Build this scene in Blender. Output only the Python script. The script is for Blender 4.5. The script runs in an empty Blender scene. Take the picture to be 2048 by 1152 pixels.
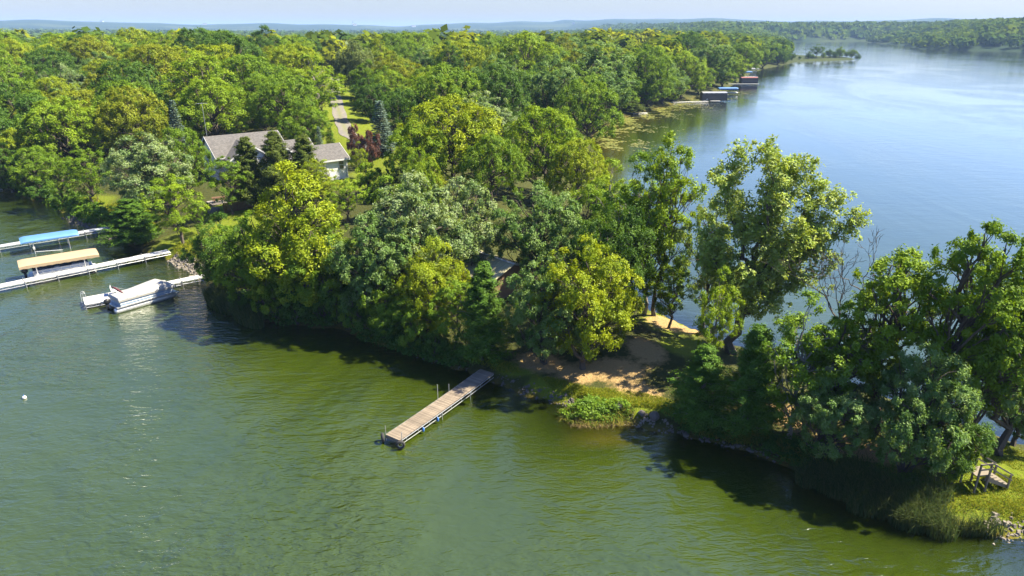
import bpy, math, random
import numpy as np
from mathutils import Vector

scene = bpy.context.scene
R = math.radians
# ---------------------------------------------------------------- camera
cam_d = bpy.data.cameras.new('camera'); cam = bpy.data.objects.new('camera', cam_d)
scene.collection.objects.link(cam); scene.camera = cam
cam.location = (0, 0, 26.0); cam.rotation_euler = (R(90 - 20.78), 0, 0)
cam_d.sensor_width = 36.0; cam_d.lens = 24.0; cam_d.clip_start = 0.5; cam_d.clip_end = 40000
# ---------------------------------------------------------------- light
SUN_AZ, SUN_EL = 8.0, 51.0            # azimuth counted from +X towards +Y
world = bpy.data.worlds.new('World'); scene.world = world; world.use_nodes = True
wt = world.node_tree
sky = wt.nodes.new('ShaderNodeTexSky'); sky.sky_type = 'NISHITA'; sky.sun_disc = False
sky.sun_elevation = R(SUN_EL); sky.sun_rotation = R(90 - SUN_AZ)
sky.air_density = 1.5; sky.dust_density = 0.5; sky.ozone_density = 3.0
tint = wt.nodes.new('ShaderNodeMix'); tint.data_type = 'RGBA'; tint.blend_type = 'MULTIPLY'; tint.inputs[0].default_value = 1.0
tint.inputs[7].default_value = (0.70, 0.82, 1.28, 1)
wt.links.new(sky.outputs[0], tint.inputs[6]); wt.links.new(tint.outputs[2], wt.nodes['Background'].inputs[0])
wt.nodes['Background'].inputs[1].default_value = 0.047
sun_d = bpy.data.lights.new('sun', 'SUN'); sun = bpy.data.objects.new('sun', sun_d)
scene.collection.objects.link(sun)
sun_d.energy = 5.0; sun_d.angle = R(0.53); sun_d.color = (1.0, 0.905, 0.70)
sdir = Vector((math.cos(R(SUN_EL)) * math.cos(R(SUN_AZ)), math.cos(R(SUN_EL)) * math.sin(R(SUN_AZ)), math.sin(R(SUN_EL))))
sun.rotation_euler = (-sdir).to_track_quat('-Z', 'Y').to_euler()
vs = scene.view_settings
vs.view_transform = 'Standard'; vs.look = 'None'; vs.exposure = 1.8; vs.gamma = 1.0; vs.use_curve_mapping = False
scene.cycles.max_bounces = 6; scene.cycles.diffuse_bounces = 1; scene.cycles.glossy_bounces = 2
scene.cycles.transmission_bounces = 3; scene.cycles.transparent_max_bounces = 8; scene.cycles.volume_bounces = 0
scene.cycles.sample_clamp_indirect = 4.0; scene.cycles.sample_clamp_direct = 1.5
scene.cycles.caustics_reflective = False; scene.cycles.caustics_refractive = False

# ---------------------------------------------------------------- helpers
COL = scene.collection
def link(o, parent=None):
    COL.objects.link(o); o.parent = parent
    return o
def tag(o, label=None, cat=None, group=None, kind=None):
    if label: o['label'] = label
    if cat: o['category'] = cat
    if group: o['group'] = group
    if kind: o['kind'] = kind
    return o
def empty(name, loc, rz=0.0, parent=None):
    o = bpy.data.objects.new(name, None); link(o, parent)
    o.location = loc; o.rotation_euler = (0, 0, rz); o.empty_display_size = 0.3
    return o
def heading(d):
    return math.atan2(d[1], d[0])

class NT:
    """small wrapper to write node trees in a few lines"""
    def __init__(s, name):
        s.m = bpy.data.materials.new(name); s.m.use_nodes = True
        s.t = s.m.node_tree; s.t.nodes.clear()
        s.out = s.t.nodes.new('ShaderNodeOutputMaterial')
    def n(s, typ, **kw):
        nd = s.t.nodes.new('ShaderNode' + typ)
        for k, v in kw.items():
            if k[0] == 'i' and k[1:].isdigit(): s.put(nd, int(k[1:]), v)
            elif k.startswith('in_'): s.put(nd, k[3:].replace('_', ' '), v)
            else: setattr(nd, k, v)
        return nd
    def put(s, nd, key, v):
        if isinstance(v, bpy.types.NodeSocket): s.t.links.new(v, nd.inputs[key])
        elif isinstance(v, bpy.types.Node): s.t.links.new(v.outputs[0], nd.inputs[key])
        else: nd.inputs[key].default_value = v
    def mix(s, f, a, b, blend='MIX'):
        nd = s.n('Mix', data_type='RGBA', blend_type=blend)
        for k, v in ((0, f), (6, a), (7, b)):
            s.put(nd, k, (v + (1,) if isinstance(v, tuple) and len(v) == 3 else v))
        return nd.outputs[2]
    def math(s, op, a, b=0.0, clamp=False):
        nd = s.n('Math', operation=op, use_clamp=clamp); s.put(nd, 0, a); s.put(nd, 1, b)
        return nd.outputs[0]
    def noise(s, scale, detail=3.0, rough=0.55, vec=None, dist=0.0):
        nd = s.n('TexNoise'); s.put(nd, 'Scale', scale); s.put(nd, 'Detail', detail); s.put(nd, 'Roughness', rough); s.put(nd, 'Distortion', dist)
        if vec is not None: s.put(nd, 'Vector', vec)
        return nd.outputs[0]
    def ramp(s, f, lo, hi):
        nd = s.n('MapRange'); s.put(nd, 0, f); s.put(nd, 1, lo); s.put(nd, 2, hi)
        nd.clamp = True
        return nd.outputs[0]
    def pos(s, scale=(1, 1, 1), rot=(0, 0, 0)):
        tc = s.n('TexCoord'); mp = s.n('Mapping')
        s.t.links.new(tc.outputs['Object'], mp.inputs[0]); mp.inputs['Scale'].default_value = scale; mp.inputs['Rotation'].default_value = rot
        return mp.outputs[0]
    def attr(s, name):
        return s.n('Attribute', attribute_name=name).outputs['Fac']
    def surf(s, sh): s.t.links.new(sh.outputs[0] if isinstance(sh, bpy.types.Node) else sh, s.out.inputs[0]); return s.m
def simple(name, col, rough=0.6, metal=0.0, var=0.25, scale=4.0, bump=0.0, bscale=None, spec=0.5):
    """painted, weathered or woven surface: base colour broken by two noises"""
    k = NT(name); p = k.pos()
    f = k.noise(scale, 4, 0.6, p); f2 = k.noise(scale * 7.3, 2, 0.5, p)
    dark = tuple(c * (1 - var) for c in col); lite = tuple(min(1, c * (1 + var * 0.6)) for c in col)
    c = k.mix(k.math('ADD', k.math('MULTIPLY', f, 0.7), k.math('MULTIPLY', f2, 0.3)), dark, lite)
    b = k.n('BsdfPrincipled'); k.put(b, 'Base Color', c); k.put(b, 'Roughness', rough); k.put(b, 'Metallic', metal)
    k.put(b, 'Specular IOR Level', spec)
    if bump:
        bn = k.n('Bump'); k.put(bn, 'Strength', 0.8); k.put(bn, 'Distance', bump); k.put(bn, 'Height', k.noise(bscale or scale * 3, 4, 0.6, p)); k.put(b, 'Normal', bn)
    return k.surf(b)

class MB:
    """collects boxes, tubes and sheets and links them as one mesh object"""
    def __init__(s): s.v = []; s.f = []
    def add(s, verts, faces):
        o = len(s.v); s.v += [tuple(p) for p in verts]; s.f += [tuple(i + o for i in q) for q in faces]; return s
    def box(s, c, size, rz=0.0, ry=0.0):
        x, y, z = (d / 2 for d in size); cz, sz, cy, sy = math.cos(rz), math.sin(rz), math.cos(ry), math.sin(ry)
        vs_ = []
        for a in (-x, x):
            for b in (-y, y):
                for d in (-z, z):
                    X, Z = a * cy + d * sy, -a * sy + d * cy
                    vs_.append((c[0] + X * cz - b * sz, c[1] + X * sz + b * cz, c[2] + Z))
        return s.add(vs_, [(0, 1, 3, 2), (4, 6, 7, 5), (0, 4, 5, 1), (2, 3, 7, 6), (0, 2, 6, 4), (1, 5, 7, 3)])
    def tube(s, pts, r, n=6, caps=True):
        pts = [Vector(p) for p in pts]; rs = r if isinstance(r, (list, tuple)) else [r] * len(pts)
        rings = []
        for i, p in enumerate(pts):
            t = (pts[min(i + 1, len(pts) - 1)] - pts[max(i - 1, 0)]).normalized()
            a = t.cross(Vector((0, 0, 1)) if abs(t.z) < 0.9 else Vector((1, 0, 0))).normalized(); b = t.cross(a)
            rings.append([p + (a * math.cos(k * 2 * math.pi / n) + b * math.sin(k * 2 * math.pi / n)) * rs[i] for k in range(n)])
        return s.loft(rings, caps)
    def loft(s, rings, caps=True, closed=True):
        n = len(rings[0]); vs_ = [p for q in rings for p in q]; fs = []
        for i in range(len(rings) - 1):
            for k in range(n if closed else n - 1):
                fs.append((i * n + k, i * n + (k + 1) % n, (i + 1) * n + (k + 1) % n, (i + 1) * n + k))
        if caps and closed:
            fs.append(tuple(range(n))[::-1]); fs.append(tuple((len(rings) - 1) * n + k for k in range(n)))
        return s.add(vs_, fs)
    def prism(s, poly, d):
        """polygon (3-D points) extruded by vector d"""
        n = len(poly); q = [tuple(Vector(p) + Vector(d)) for p in poly]
        return s.add(list(poly) + q, [tuple(range(n))[::-1], tuple(range(n, 2 * n))] + [(i, (i + 1) % n, n + (i + 1) % n, n + i) for i in range(n)])
    def mesh(s, name, mat, smooth=False):
        me = bpy.data.meshes.new(name); me.from_pydata(s.v, [], s.f)
        if mat: me.materials.append(mat)
        import bmesh
        bm = bmesh.new(); bm.from_mesh(me); bmesh.ops.recalc_face_normals(bm, faces=bm.faces); bm.to_mesh(me); bm.free()
        if smooth: me.shade_smooth()
        me.update(); return me
    def build(s, name, mat, parent=None, smooth=False):
        return link(bpy.data.objects.new(name, s.mesh(name, mat, smooth)), parent)

def quad_mesh(name, V, mat, attrs=None, smooth=False):
    """V: (n,k,3) array of loose k-gons"""
    n, k = V.shape[:2]
    me = bpy.data.meshes.new(name)
    me.vertices.add(n * k); me.vertices.foreach_set('co', V.astype(np.float32).ravel())
    me.loops.add(n * k); me.loops.foreach_set('vertex_index', np.arange(n * k, dtype=np.int32))
    me.polygons.add(n); me.polygons.foreach_set('loop_start', np.arange(0, n * k, k, dtype=np.int32))
    for a, vals in (attrs or {}).items():
        at = me.attributes.new(a, 'FLOAT', 'POINT'); at.data.foreach_set('value', np.repeat(vals, k).astype(np.float32))
    if mat: me.materials.append(mat)
    me.update(calc_edges=True); me.validate()
    return me
def grid_mesh(name, X, Y, Z, mat, attrs=None, keep=None, smooth=True):
    ny, nx = X.shape
    idx = np.arange(nx * ny).reshape(ny, nx)
    q = np.stack([idx[:-1, :-1], idx[:-1, 1:], idx[1:, 1:], idx[1:, :-1]], -1).reshape(-1, 4)
    if keep is not None: q = q[keep.ravel()]
    me = bpy.data.meshes.new(name)
    used = np.unique(q); remap = np.full(nx * ny, -1); remap[used] = np.arange(len(used)); q = remap[q]
    co = np.stack([X, Y, Z], -1).reshape(-1, 3)[used]
    me.vertices.add(len(co)); me.vertices.foreach_set('co', co.astype(np.float32).ravel())
    me.loops.add(q.size); me.loops.foreach_set('vertex_index', q.astype(np.int32).ravel())
    me.polygons.add(len(q)); me.polygons.foreach_set('loop_start', np.arange(0, q.size, 4, dtype=np.int32))
    for a, vals in (attrs or {}).items():
        at = me.attributes.new(a, 'FLOAT', 'POINT'); at.data.foreach_set('value', vals.reshape(-1)[used].astype(np.float32))
    me.materials.append(mat); me.update(calc_edges=True)
    if smooth: me.shade_smooth()
    return me

# ---------------------------------------------------------------- terrain
SHORE = [(-9000.0, 330.0), (-221.1, 157.9), (-143.0, 136.7), (-101.8, 122.4), (-88.2, 115.8), (-79.1, 109.9), (-72.6, 105.5), (-63.8, 96.1), (-59.8, 92.9), (-54.3, 88.2), (-50.3, 85.0), (-44.7, 80.4), (-41.3, 78.2), (-36.5, 73.8), (-33.1, 70.1), (-28.4, 65.0), (-23.5, 59.7), (-19.8, 58.4), (-16.0, 57.9), (-13.2, 55.7), (-9.7, 53.2), (-6.9, 51.3), (-4.0, 49.5), (-1.5, 47.6), (0.6, 45.8), (2.8, 44.6), (4.3, 43.7), (3.5, 42.6), (4.4, 41.3), (6.1, 41.1), (8.3, 41.3), (9.9, 40.8), (12.7, 39.5), (15.6, 38.1), (17.2, 37.0), (18.2, 34.7), (19.7, 32.8), (22.0, 31.5), (23.9, 30.9), (25.9, 30.5), (27.9, 29.9), (31.0, 28.7), (36.6, 26.3), (43.1, 32.8), (37.4, 36.6), (34.1, 38.8), (33.1, 39.6), (28.9, 44.4), (23.6, 49.9), (18.2, 55.7), (17.1, 57.2), (15.3, 59.8), (14.1, 61.6), (13.1, 65.0), (12.9, 73.5), (14.0, 93.7), (16.9, 124.6), (19.3, 157.9), (20.0, 177.2), (33.6, 217.0), (54.9, 252.1), (72.7, 284.3), (94.1, 320.2), (112.8, 359.2), (131.7, 404.4), (148.7, 446.3), (175.9, 497.6), (213.9, 562.0), (246.4, 614.8), (278.5, 629.5), (318.2, 655.7), (316.6, 684.2), (280.9, 678.3), (288.9, 742.0), (358.9, 956.8), (467.5, 1258.9), (597.6, 1582.3), (807.0, 1647.3), (716.1, 1440.2), (642.9, 1184.3), (567.3, 1005.2), (580.0, 956.8), (632.8, 892.4), (709.7, 802.2), (2500.0, 620.0), (9000.0, 900.0), (9000.0, 14000.0), (-9000.0, 14000.0)]
SHP = np.array(SHORE)
def shore_dist(x, y):
    """signed distance to the shoreline in metres, positive on land"""
    x = np.asarray(x, float); y = np.asarray(y, float)
    shp = x.shape; x = x.ravel(); y = y.ravel()
    best = np.full(x.shape, 1e12); inside = np.zeros(x.shape, bool)
    n = len(SHP)
    for i in range(n):
        ax, ay = SHP[i]; bx, by = SHP[(i + 1) % n]
        dx, dy = bx - ax, by - ay
        t = np.clip(((x - ax) * dx + (y - ay) * dy) / (dx * dx + dy * dy), 0, 1)
        best = np.minimum(best, (x - ax - t * dx) ** 2 + (y - ay - t * dy) ** 2)
        if ay != by:
            c = ((ay > y) != (by > y)) & (x < (bx - ax) * (y - ay) / (by - ay) + ax)
            inside ^= c
    d = np.sqrt(best)
    return np.where(inside, d, -d).reshape(shp)
def sstep(a, b, v):
    t = np.clip((v - a) / (b - a), 0, 1)
    return t * t * (3 - 2 * t)
def wobble(x, y):
    return (np.sin(x * 0.9 + 1.3 * np.sin(y * 0.53)) * np.cos(y * 0.8 + 1.1 * np.sin(x * 0.41))
            + 0.5 * np.sin(x * 2.1 + y * 1.3) * np.cos(y * 2.3 - x * 0.7))
def ground_z(x, y, sd=None):
    """height of the terrain and lake bed above the water"""
    x = np.asarray(x, float); y = np.asarray(y, float)
    if sd is None: sd = shore_dist(x, y)
    sd = sd + 0.28 * wobble(x * 1.7, y * 1.7) * sstep(200, 60, y)
    land = 0.75 * sstep(0, 1.6, sd) + 9.5 * (1 - np.exp(-np.maximum(sd - 3, 0) / 55.0)) * (1 - 0.85 * sstep(170, 520, y) * sstep(0.14, 0.02, x / np.maximum(y, 1.0))) + 0.05 * wobble(x, y) * sstep(0.5, 3, sd)
    pad = sstep(26, 12, np.hypot(x + 37, y - 110)) * sstep(6, 14, sd)
    land = land * (1 - pad) + np.minimum(land, 2.9) * pad
    hill = 19.0 * sstep(0, 170, sd) * sstep(330, 480, x) * sstep(800, 980, y)
    d = np.hypot(x, y)
    a = np.arctan2(x, np.maximum(y, 1.0))
    ridge = (66 + 12 * np.sin(a * 9 + 0.6) + 8 * np.sin(a * 23 + 2.0) + 4 * np.sin(a * 51) + 2.5 * np.sin(a * 97 + 1)) * sstep(3200, 6400, d)
    roll = 4 * np.sin(x * 0.0016 + 1) * np.sin(y * 0.0021) * sstep(900, 2500, d)
    land = land + hill + (ridge + roll) * sstep(0, 300, sd)
    bed = -np.minimum(2.6, 0.02 + 0.20 * np.maximum(-sd, 0) + 0.012 * sd * sd)
    return np.where(sd > 0, land, bed)
def gz(x, y): return float(ground_z(x, y))

def blob(x, y, cx, cy, rx, ry, rot=0.0):
    c, s = math.cos(rot), math.sin(rot); dx, dy = x - cx, y - cy
    return np.clip(1.35 - np.sqrt(((dx * c + dy * s) / rx) ** 2 + ((-dx * s + dy * c) / ry) ** 2), 0, 1)
DRIVE = [(-72.1, 291.4), (-61.7, 247.9), (-51.9, 207.8), (-45.0, 181.5), (-39.7, 161.7), (-36.0, 149.1), (-32.6, 138.5), (-27.7, 131.0), (-22.9, 125.8)]
def poly_dist(x, y, pts):
    best = np.full(np.shape(x), 1e12)
    for (ax, ay), (bx, by) in zip(pts[:-1], pts[1:]):
        dx, dy = bx - ax, by - ay
        t = np.clip(((x - ax) * dx + (y - ay) * dy) / (dx * dx + dy * dy), 0, 1)
        best = np.minimum(best, (x - ax - t * dx) ** 2 + (y - ay - t * dy) ** 2)
    return np.sqrt(best)

def axis(lo, a, b, hi, step, growth):
    mid = list(np.arange(a, b, step)); out = mid[:]
    s = step; v = mid[-1]
    while v < hi: s *= growth; v += s; out.append(v)
    s = step; v = a; left = []
    while v > lo: s *= growth; v -= s; left.append(v)
    return np.array(left[::-1] + out)
gx = axis(-9000, -72, 46, 9000, 0.75, 1.05); gy = axis(-60, 24, 100, 12500, 0.75, 1.028)
GX, GY = np.meshgrid(gx, gy)
SD = shore_dist(GX, GY); GZ = ground_z(GX, GY, SD)
m_dirt = np.maximum.reduce([blob(GX, GY, *b) for b in [(2.3, 49.2, 2.6, 1.5, -0.5), (8.1, 47.5, 2.6, 1.8, -0.3), (9.3, 44.8, 2.2, 1.1, -0.5), (10.9, 50.1, 1.6, 2.6, 0.2), (14.8, 57.8, 2.6, 2.6, 0), (15.8, 56.1, 2.4, 1.2, -0.6), (5.3, 47.5, 2.5, 1.5, 0), (18.6, 41.2, 3.5, 1.2, -0.5), (-2.5, 47.7, 0.9, 0.9, 0), (22.2, 37.0, 3.5, 1.2, -0.5)]])
m_lawn = np.maximum.reduce([blob(GX, GY, *b) for b in [(8.2, 43.3, 3.5, 1.6, -0.3), (3.6, 45.5, 3, 1.2, -0.5), (14.5, 51.5, 2.6, 2.6, 0), (14.8, 57.8, 3.4, 3.6, 0), (28.6, 33.9, 6, 5, -0.4), (0.2, 48.6, 2, 1.2, -0.5), (-57.5, 96, 9, 5, -0.66), (-38, 84, 6, 9, -0.6), (-40, 93, 5, 4, 0), (-22, 108, 8, 6, 0.3), (-20, 116, 8, 6, 0.3), (-66, 103, 6, 4, -0.6), (26.1, 34.9, 6, 2, -0.4)]])
dd = poly_dist(GX, GY, DRIVE)
m_lawn = np.maximum(m_lawn, sstep(9, 4, dd))
m_dirt = m_dirt * (SD > 0.8)

k = NT('ground_soil'); p = k.pos()
n1 = k.noise(0.35, 5, 0.6, p); n2 = k.noise(2.2, 5, 0.65, p); n3 = k.noise(11.0, 3, 0.6, p)
woods = k.mix(n2, (0.028, 0.040, 0.010), (0.075, 0.075, 0.022))
grass = k.mix(n2, (0.07, 0.13, 0.007), (0.165, 0.20, 0.012))
grass = k.mix(k.ramp(n3, 0.45, 0.75), grass, (0.18, 0.165, 0.03))
dirt = k.mix(n3, (0.21, 0.135, 0.055), (0.47, 0.325, 0.15))
bed = k.mix(n2, (0.07, 0.052, 0.010), (0.20, 0.15, 0.028))
far = k.mix(k.ramp(k.noise(0.0016, 4, 0.6, p), 0.52, 0.60), (0.016, 0.034, 0.014), (0.05, 0.068, 0.025))
c = k.mix(k.ramp(k.math('ADD', k.attr('lawn'), k.math('MULTIPLY', k.math('SUBTRACT', n1, 0.5), 0.9)), 0.25, 0.6), woods, grass)
c = k.mix(k.ramp(k.math('ADD', k.attr('dirt'), k.math('MULTIPLY', k.math('SUBTRACT', n2, 0.5), 1.1)), 0.25, 0.7), c, dirt)
c = k.mix(k.attr('far'), c, far)
c = k.mix(k.attr('bed'), c, bed)
b = k.n('BsdfPrincipled'); k.put(b, 'Base Color', c); k.put(b, 'Roughness', 0.95); k.put(b, 'Specular IOR Level', 0.1)
bn = k.n('Bump'); k.put(bn, 'Strength', 0.9); k.put(bn, 'Distance', 0.12); k.put(bn, 'Height', k.math('ADD', n3, k.math('MULTIPLY', n2, 1.5))); k.put(b, 'Normal', bn)
M_GROUND = k.surf(b)
gm = grid_mesh('ground', GX, GY, GZ, M_GROUND, dict(dirt=m_dirt, lawn=m_lawn, far=sstep(420, 800, GY), bed=sstep(0.4, -0.3, SD) * sstep(420, 160, GY)))
tag(link(bpy.data.objects.new('ground', gm)), 'wooded peninsula and the land behind it', kind='structure')

# water: turbid green body, clearer over the shallow bed, mirror film with wind ripples
k = NT('lake_water'); p = k.pos()
pr = k.pos((0.55, 1.25, 1), (0, 0, R(-14)))
h1 = k.noise(0.42, 2, 0.5, pr, 0.4); h2 = k.noise(1.7, 3, 0.55, pr, 0.5); h3 = k.noise(5.0, 2, 0.5, pr)
calm = k.ramp(k.noise(0.03, 4, 0.6, k.pos((1, 0.5, 1), (0, 0, R(-30))), 1.2), 0.40, 0.60)
hh = k.math('ADD', k.math('MULTIPLY', h1, 0.16), k.math('ADD', k.math('MULTIPLY', h2, 0.115), k.math('MULTIPLY', h3, 0.034)))
hh = k.math('MULTIPLY', k.math('MULTIPLY', hh, k.attr('ripple')), k.math('ADD', 0.45, k.math('MULTIPLY', calm, 1.05)))
bn = k.n('Bump'); k.put(bn, 'Strength', 1.0); k.put(bn, 'Distance', 1.0); k.put(bn, 'Height', hh)
body = k.mix(k.noise(0.05, 4, 0.65, p, 1.0), (0.018, 0.036, 0.003), (0.046, 0.064, 0.004))
body = k.mix(k.attr('weed'), body, (0.13, 0.105, 0.010))
df = k.n('BsdfDiffuse'); k.put(df, 'Color', body)
bn2 = k.n('Bump'); k.put(bn2, 'Strength', 1.0); k.put(bn2, 'Distance', 2.4); k.put(bn2, 'Height', hh); k.put(df, 'Normal', bn2)
tr = k.n('BsdfTransparent'); k.put(tr, 'Color', (0.80, 0.74, 0.36, 1))
ms = k.n('MixShader'); k.put(ms, 0, k.attr('shallow')); k.put(ms, 1, df); k.put(ms, 2, tr)
gl = k.n('BsdfGlossy'); k.put(gl, 'Roughness', 0.07); k.put(gl, 'Normal', bn); k.put(gl, 'Color', (1, 1, 1, 1))
fr = k.n('Fresnel'); k.put(fr, 'IOR', 1.9); k.put(fr, 'Normal', bn)
m2 = k.n('MixShader'); k.put(m2, 0, k.math('MULTIPLY', fr.outputs[0], k.math('ADD', 1.0, fr.outputs[0]), True)); k.put(m2, 1, ms); k.put(m2, 2, gl)
M_WATER = k.surf(m2)
keep = np.minimum.reduce([SD[:-1, :-1], SD[1:, :-1], SD[:-1, 1:], SD[1:, 1:]]) < 1.5
weed = np.maximum.reduce([blob(GX, GY, *b_) for b_ in [(24, 190, 9, 22, -0.25), (36, 214, 9, 14, -0.6), (60, 252, 8, 16, -0.7), (22, 165, 6, 20, -0.1), (19, 140, 4, 16, -0.1), (6.6, 40.4, 2.6, 1.1, 0), (-0.8, 40.8, 0.1, 0.1, 0)]])
sl_ = (slice(None, None, 2), slice(None, None, 2)); keep = np.minimum.reduce([SD[sl_][:-1, :-1], SD[sl_][1:, :-1], SD[sl_][:-1, 1:], SD[sl_][1:, 1:]]) < 1.5
lake_attr = dict(shallow=0.9 * np.exp(np.minimum(SD, 0) / 3.2) * sstep(700, 300, GY), weed=weed * 0.8, ripple=1 - 0.84 * sstep(-3, 12, (GX - 36) * 0.843 + (GY - 29) * 0.54))
wm = grid_mesh('lake', GX[sl_], GY[sl_], GX[sl_] * 0.0, M_WATER, {n_: a_[sl_] for n_, a_ in lake_attr.items()}, keep)
tag(link(bpy.data.objects.new('lake', wm)), 'green rippled lake water', kind='structure')

# gravel drive
k = NT('gravel'); p = k.pos(); n = k.noise(1.2, 5, 0.65, p); n2 = k.noise(14, 3, 0.6, p)
cc = k.mix(n2, (0.095, 0.088, 0.08), (0.20, 0.185, 0.165)); cc = k.mix(k.ramp(n, 0.5, 0.75), cc, (0.26, 0.22, 0.15))
cc = k.mix(k.math('MULTIPLY', k.attr('middle'), k.ramp(n, 0.35, 0.6)), cc, (0.13, 0.14, 0.035))
b = k.n('BsdfPrincipled'); k.put(b, 'Base Color', cc); k.put(b, 'Roughness', 0.95)
M_GRAVEL = k.surf(b)
def ribbon(name, pts, width, mat, lift=0.07):
    P = [Vector((x, y, 0)) for x, y in pts]; fine = []
    for i in range(len(P) - 1):
        p0, p1, p2, p3 = P[max(i - 1, 0)], P[i], P[i + 1], P[min(i + 2, len(P) - 1)]
        for j in range(8):
            t = j / 8
            fine.append(0.5 * ((2 * p1) + (p2 - p0) * t + (2 * p0 - 5 * p1 + 4 * p2 - p3) * t * t + (3 * p1 - p0 - 3 * p2 + p3) * t ** 3))
    fine.append(P[-1]); X = []; Y = []; M = []
    rng = random.Random(3)
    for i, q in enumerate(fine):
        t = (fine[min(i + 1, len(fine) - 1)] - fine[max(i - 1, 0)]).normalized(); s = Vector((-t.y, t.x, 0)); w = width * (1 + 0.08 * math.sin(i * 0.7)) / 2
        row = [q + s * w * e for e in (-1, -0.6, -0.3, 0, 0.3, 0.6, 1)]
        X.append([r.x for r in row]); Y.append([r.y for r in row]); M.append([0, 0, 0.4, 1, 0.4, 0, 0])
    X, Y, M = np.array(X), np.array(Y), np.array(M, float)
    return grid_mesh(name, X, Y, ground_z(X, Y) + lift, mat, dict(middle=M))
tag(link(bpy.data.objects.new('driveway', ribbon('driveway', DRIVE, 3.1, M_GRAVEL))), 'gravel driveway leading away from the house', kind='structure')
# ---------------------------------------------------------------- trees
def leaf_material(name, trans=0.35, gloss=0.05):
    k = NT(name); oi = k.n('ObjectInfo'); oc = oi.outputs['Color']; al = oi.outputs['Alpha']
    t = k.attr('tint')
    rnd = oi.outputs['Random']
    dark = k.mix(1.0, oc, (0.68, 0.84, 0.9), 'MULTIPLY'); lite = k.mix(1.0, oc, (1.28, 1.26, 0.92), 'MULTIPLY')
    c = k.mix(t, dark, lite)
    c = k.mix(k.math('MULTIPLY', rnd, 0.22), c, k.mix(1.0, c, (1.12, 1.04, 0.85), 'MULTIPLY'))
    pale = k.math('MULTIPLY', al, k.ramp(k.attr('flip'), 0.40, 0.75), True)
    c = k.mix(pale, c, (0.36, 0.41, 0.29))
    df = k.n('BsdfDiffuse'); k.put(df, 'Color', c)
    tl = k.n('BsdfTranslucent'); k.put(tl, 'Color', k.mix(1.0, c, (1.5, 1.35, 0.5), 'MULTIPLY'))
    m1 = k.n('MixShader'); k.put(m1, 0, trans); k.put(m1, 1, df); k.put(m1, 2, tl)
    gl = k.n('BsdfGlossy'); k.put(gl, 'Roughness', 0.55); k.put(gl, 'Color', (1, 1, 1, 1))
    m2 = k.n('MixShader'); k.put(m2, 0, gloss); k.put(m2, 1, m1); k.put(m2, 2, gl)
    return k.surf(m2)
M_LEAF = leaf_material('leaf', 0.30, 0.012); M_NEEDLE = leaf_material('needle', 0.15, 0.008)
def bark_material(name, a, b_):
    k = NT(name); p = k.pos((6, 6, 1.2)); f = k.noise(2.2, 5, 0.7, p)
    c = k.mix(f, a, b_); b = k.n('BsdfPrincipled'); k.put(b, 'Base Color', c); k.put(b, 'Roughness', 0.95)
    bn = k.n('Bump'); k.put(bn, 'Strength', 1.0); k.put(bn, 'Distance', 0.06); k.put(bn, 'Height', f); k.put(b, 'Normal', bn)
    return k.surf(b)
M_BARK = bark_material('bark', (0.035, 0.027, 0.018), (0.13, 0.105, 0.08))
M_PALE_BARK = bark_material('pale_bark', (0.09, 0.08, 0.065), (0.30, 0.28, 0.24))

def unit(v): return v / np.maximum(np.linalg.norm(v, axis=-1, keepdims=True), 1e-9)
def leaves(rng, cen, nor, rad, per, leaf, flat=0.6, jit=0.95, slim=0.62, tint_spread=0.78, up=0.35):
    """leaf quads gathered in clumps: cen, nor (n,3); rad (n,)"""
    n = len(cen); N = n * per
    d = np.clip(rng.normal(size=(n, per, 3)) * 0.40, -1.3, 1.3)
    nn = nor[:, None, :]
    along = (d * nn).sum(-1, keepdims=True)
    d = d - nn * along * (1 - flat)
    P = cen[:, None, :] + d * rad[:, None, None]
    nv = unit(nn * 0.75 + d * 0.5 + np.array([0, 0, up]) + rng.normal(size=(n, per, 3)) * jit * 0.6)
    t = unit(np.cross(nv, rng.normal(size=(n, per, 3)))); b = np.cross(nv, t)
    L = leaf * rng.uniform(0.65, 1.25, (n, per, 1)); W = L * slim
    fold = nv * L * 0.22
    V = np.stack([P - t * L * 0.85 + b * W, P + t * L * 1.25 + fold, P - t * L * 0.85 - b * W], 2).reshape(N, 3, 3)
    ct = rng.random((n, 1)); tint = ct * tint_spread + rng.random((n, per)) * (1 - tint_spread)
    return V, tint.ravel(), rng.random(N) * 0.6 + np.repeat(ct[:, 0], per) * 0.4
def tubes(paths, n=5):
    """paths: list of (points (k,3), radii (k,)) -> one quad array"""
    out = []
    ang = np.arange(n) * 2 * np.pi / n
    for P, r in paths:
        P = np.asarray(P, float); r = np.asarray(r, float)
        T = unit(np.gradient(P, axis=0)); ref = np.where(np.abs(T[:, 2:3]) < 0.9, np.array([[0, 0, 1.0]]), np.array([[1.0, 0, 0]]))
        A = unit(np.cross(T, ref)); B_ = np.cross(T, A)
        ring = P[:, None] + (A[:, None] * np.cos(ang)[None, :, None] + B_[:, None] * np.sin(ang)[None, :, None]) * r[:, None, None]
        nx = np.roll(ring, -1, axis=1)
        out.append(np.stack([ring[:-1], nx[:-1], nx[1:], ring[1:]], 2).reshape(-1, 4, 3))
    return np.concatenate(out)
def limb(rng, a, b, r0, r1, sag=0.12, n=6):
    a, b = np.asarray(a, float), np.asarray(b, float); t = np.linspace(0, 1, n)[:, None]
    L = np.linalg.norm(b - a)
    P = a + (b - a) * t + np.sin(t * np.pi) * rng.normal(size=3) * sag * L * 0.5
    P[1:-1] += rng.normal(size=(n - 2, 3)) * 0.03 * L
    return P, np.linspace(r0, r1, n)
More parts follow.
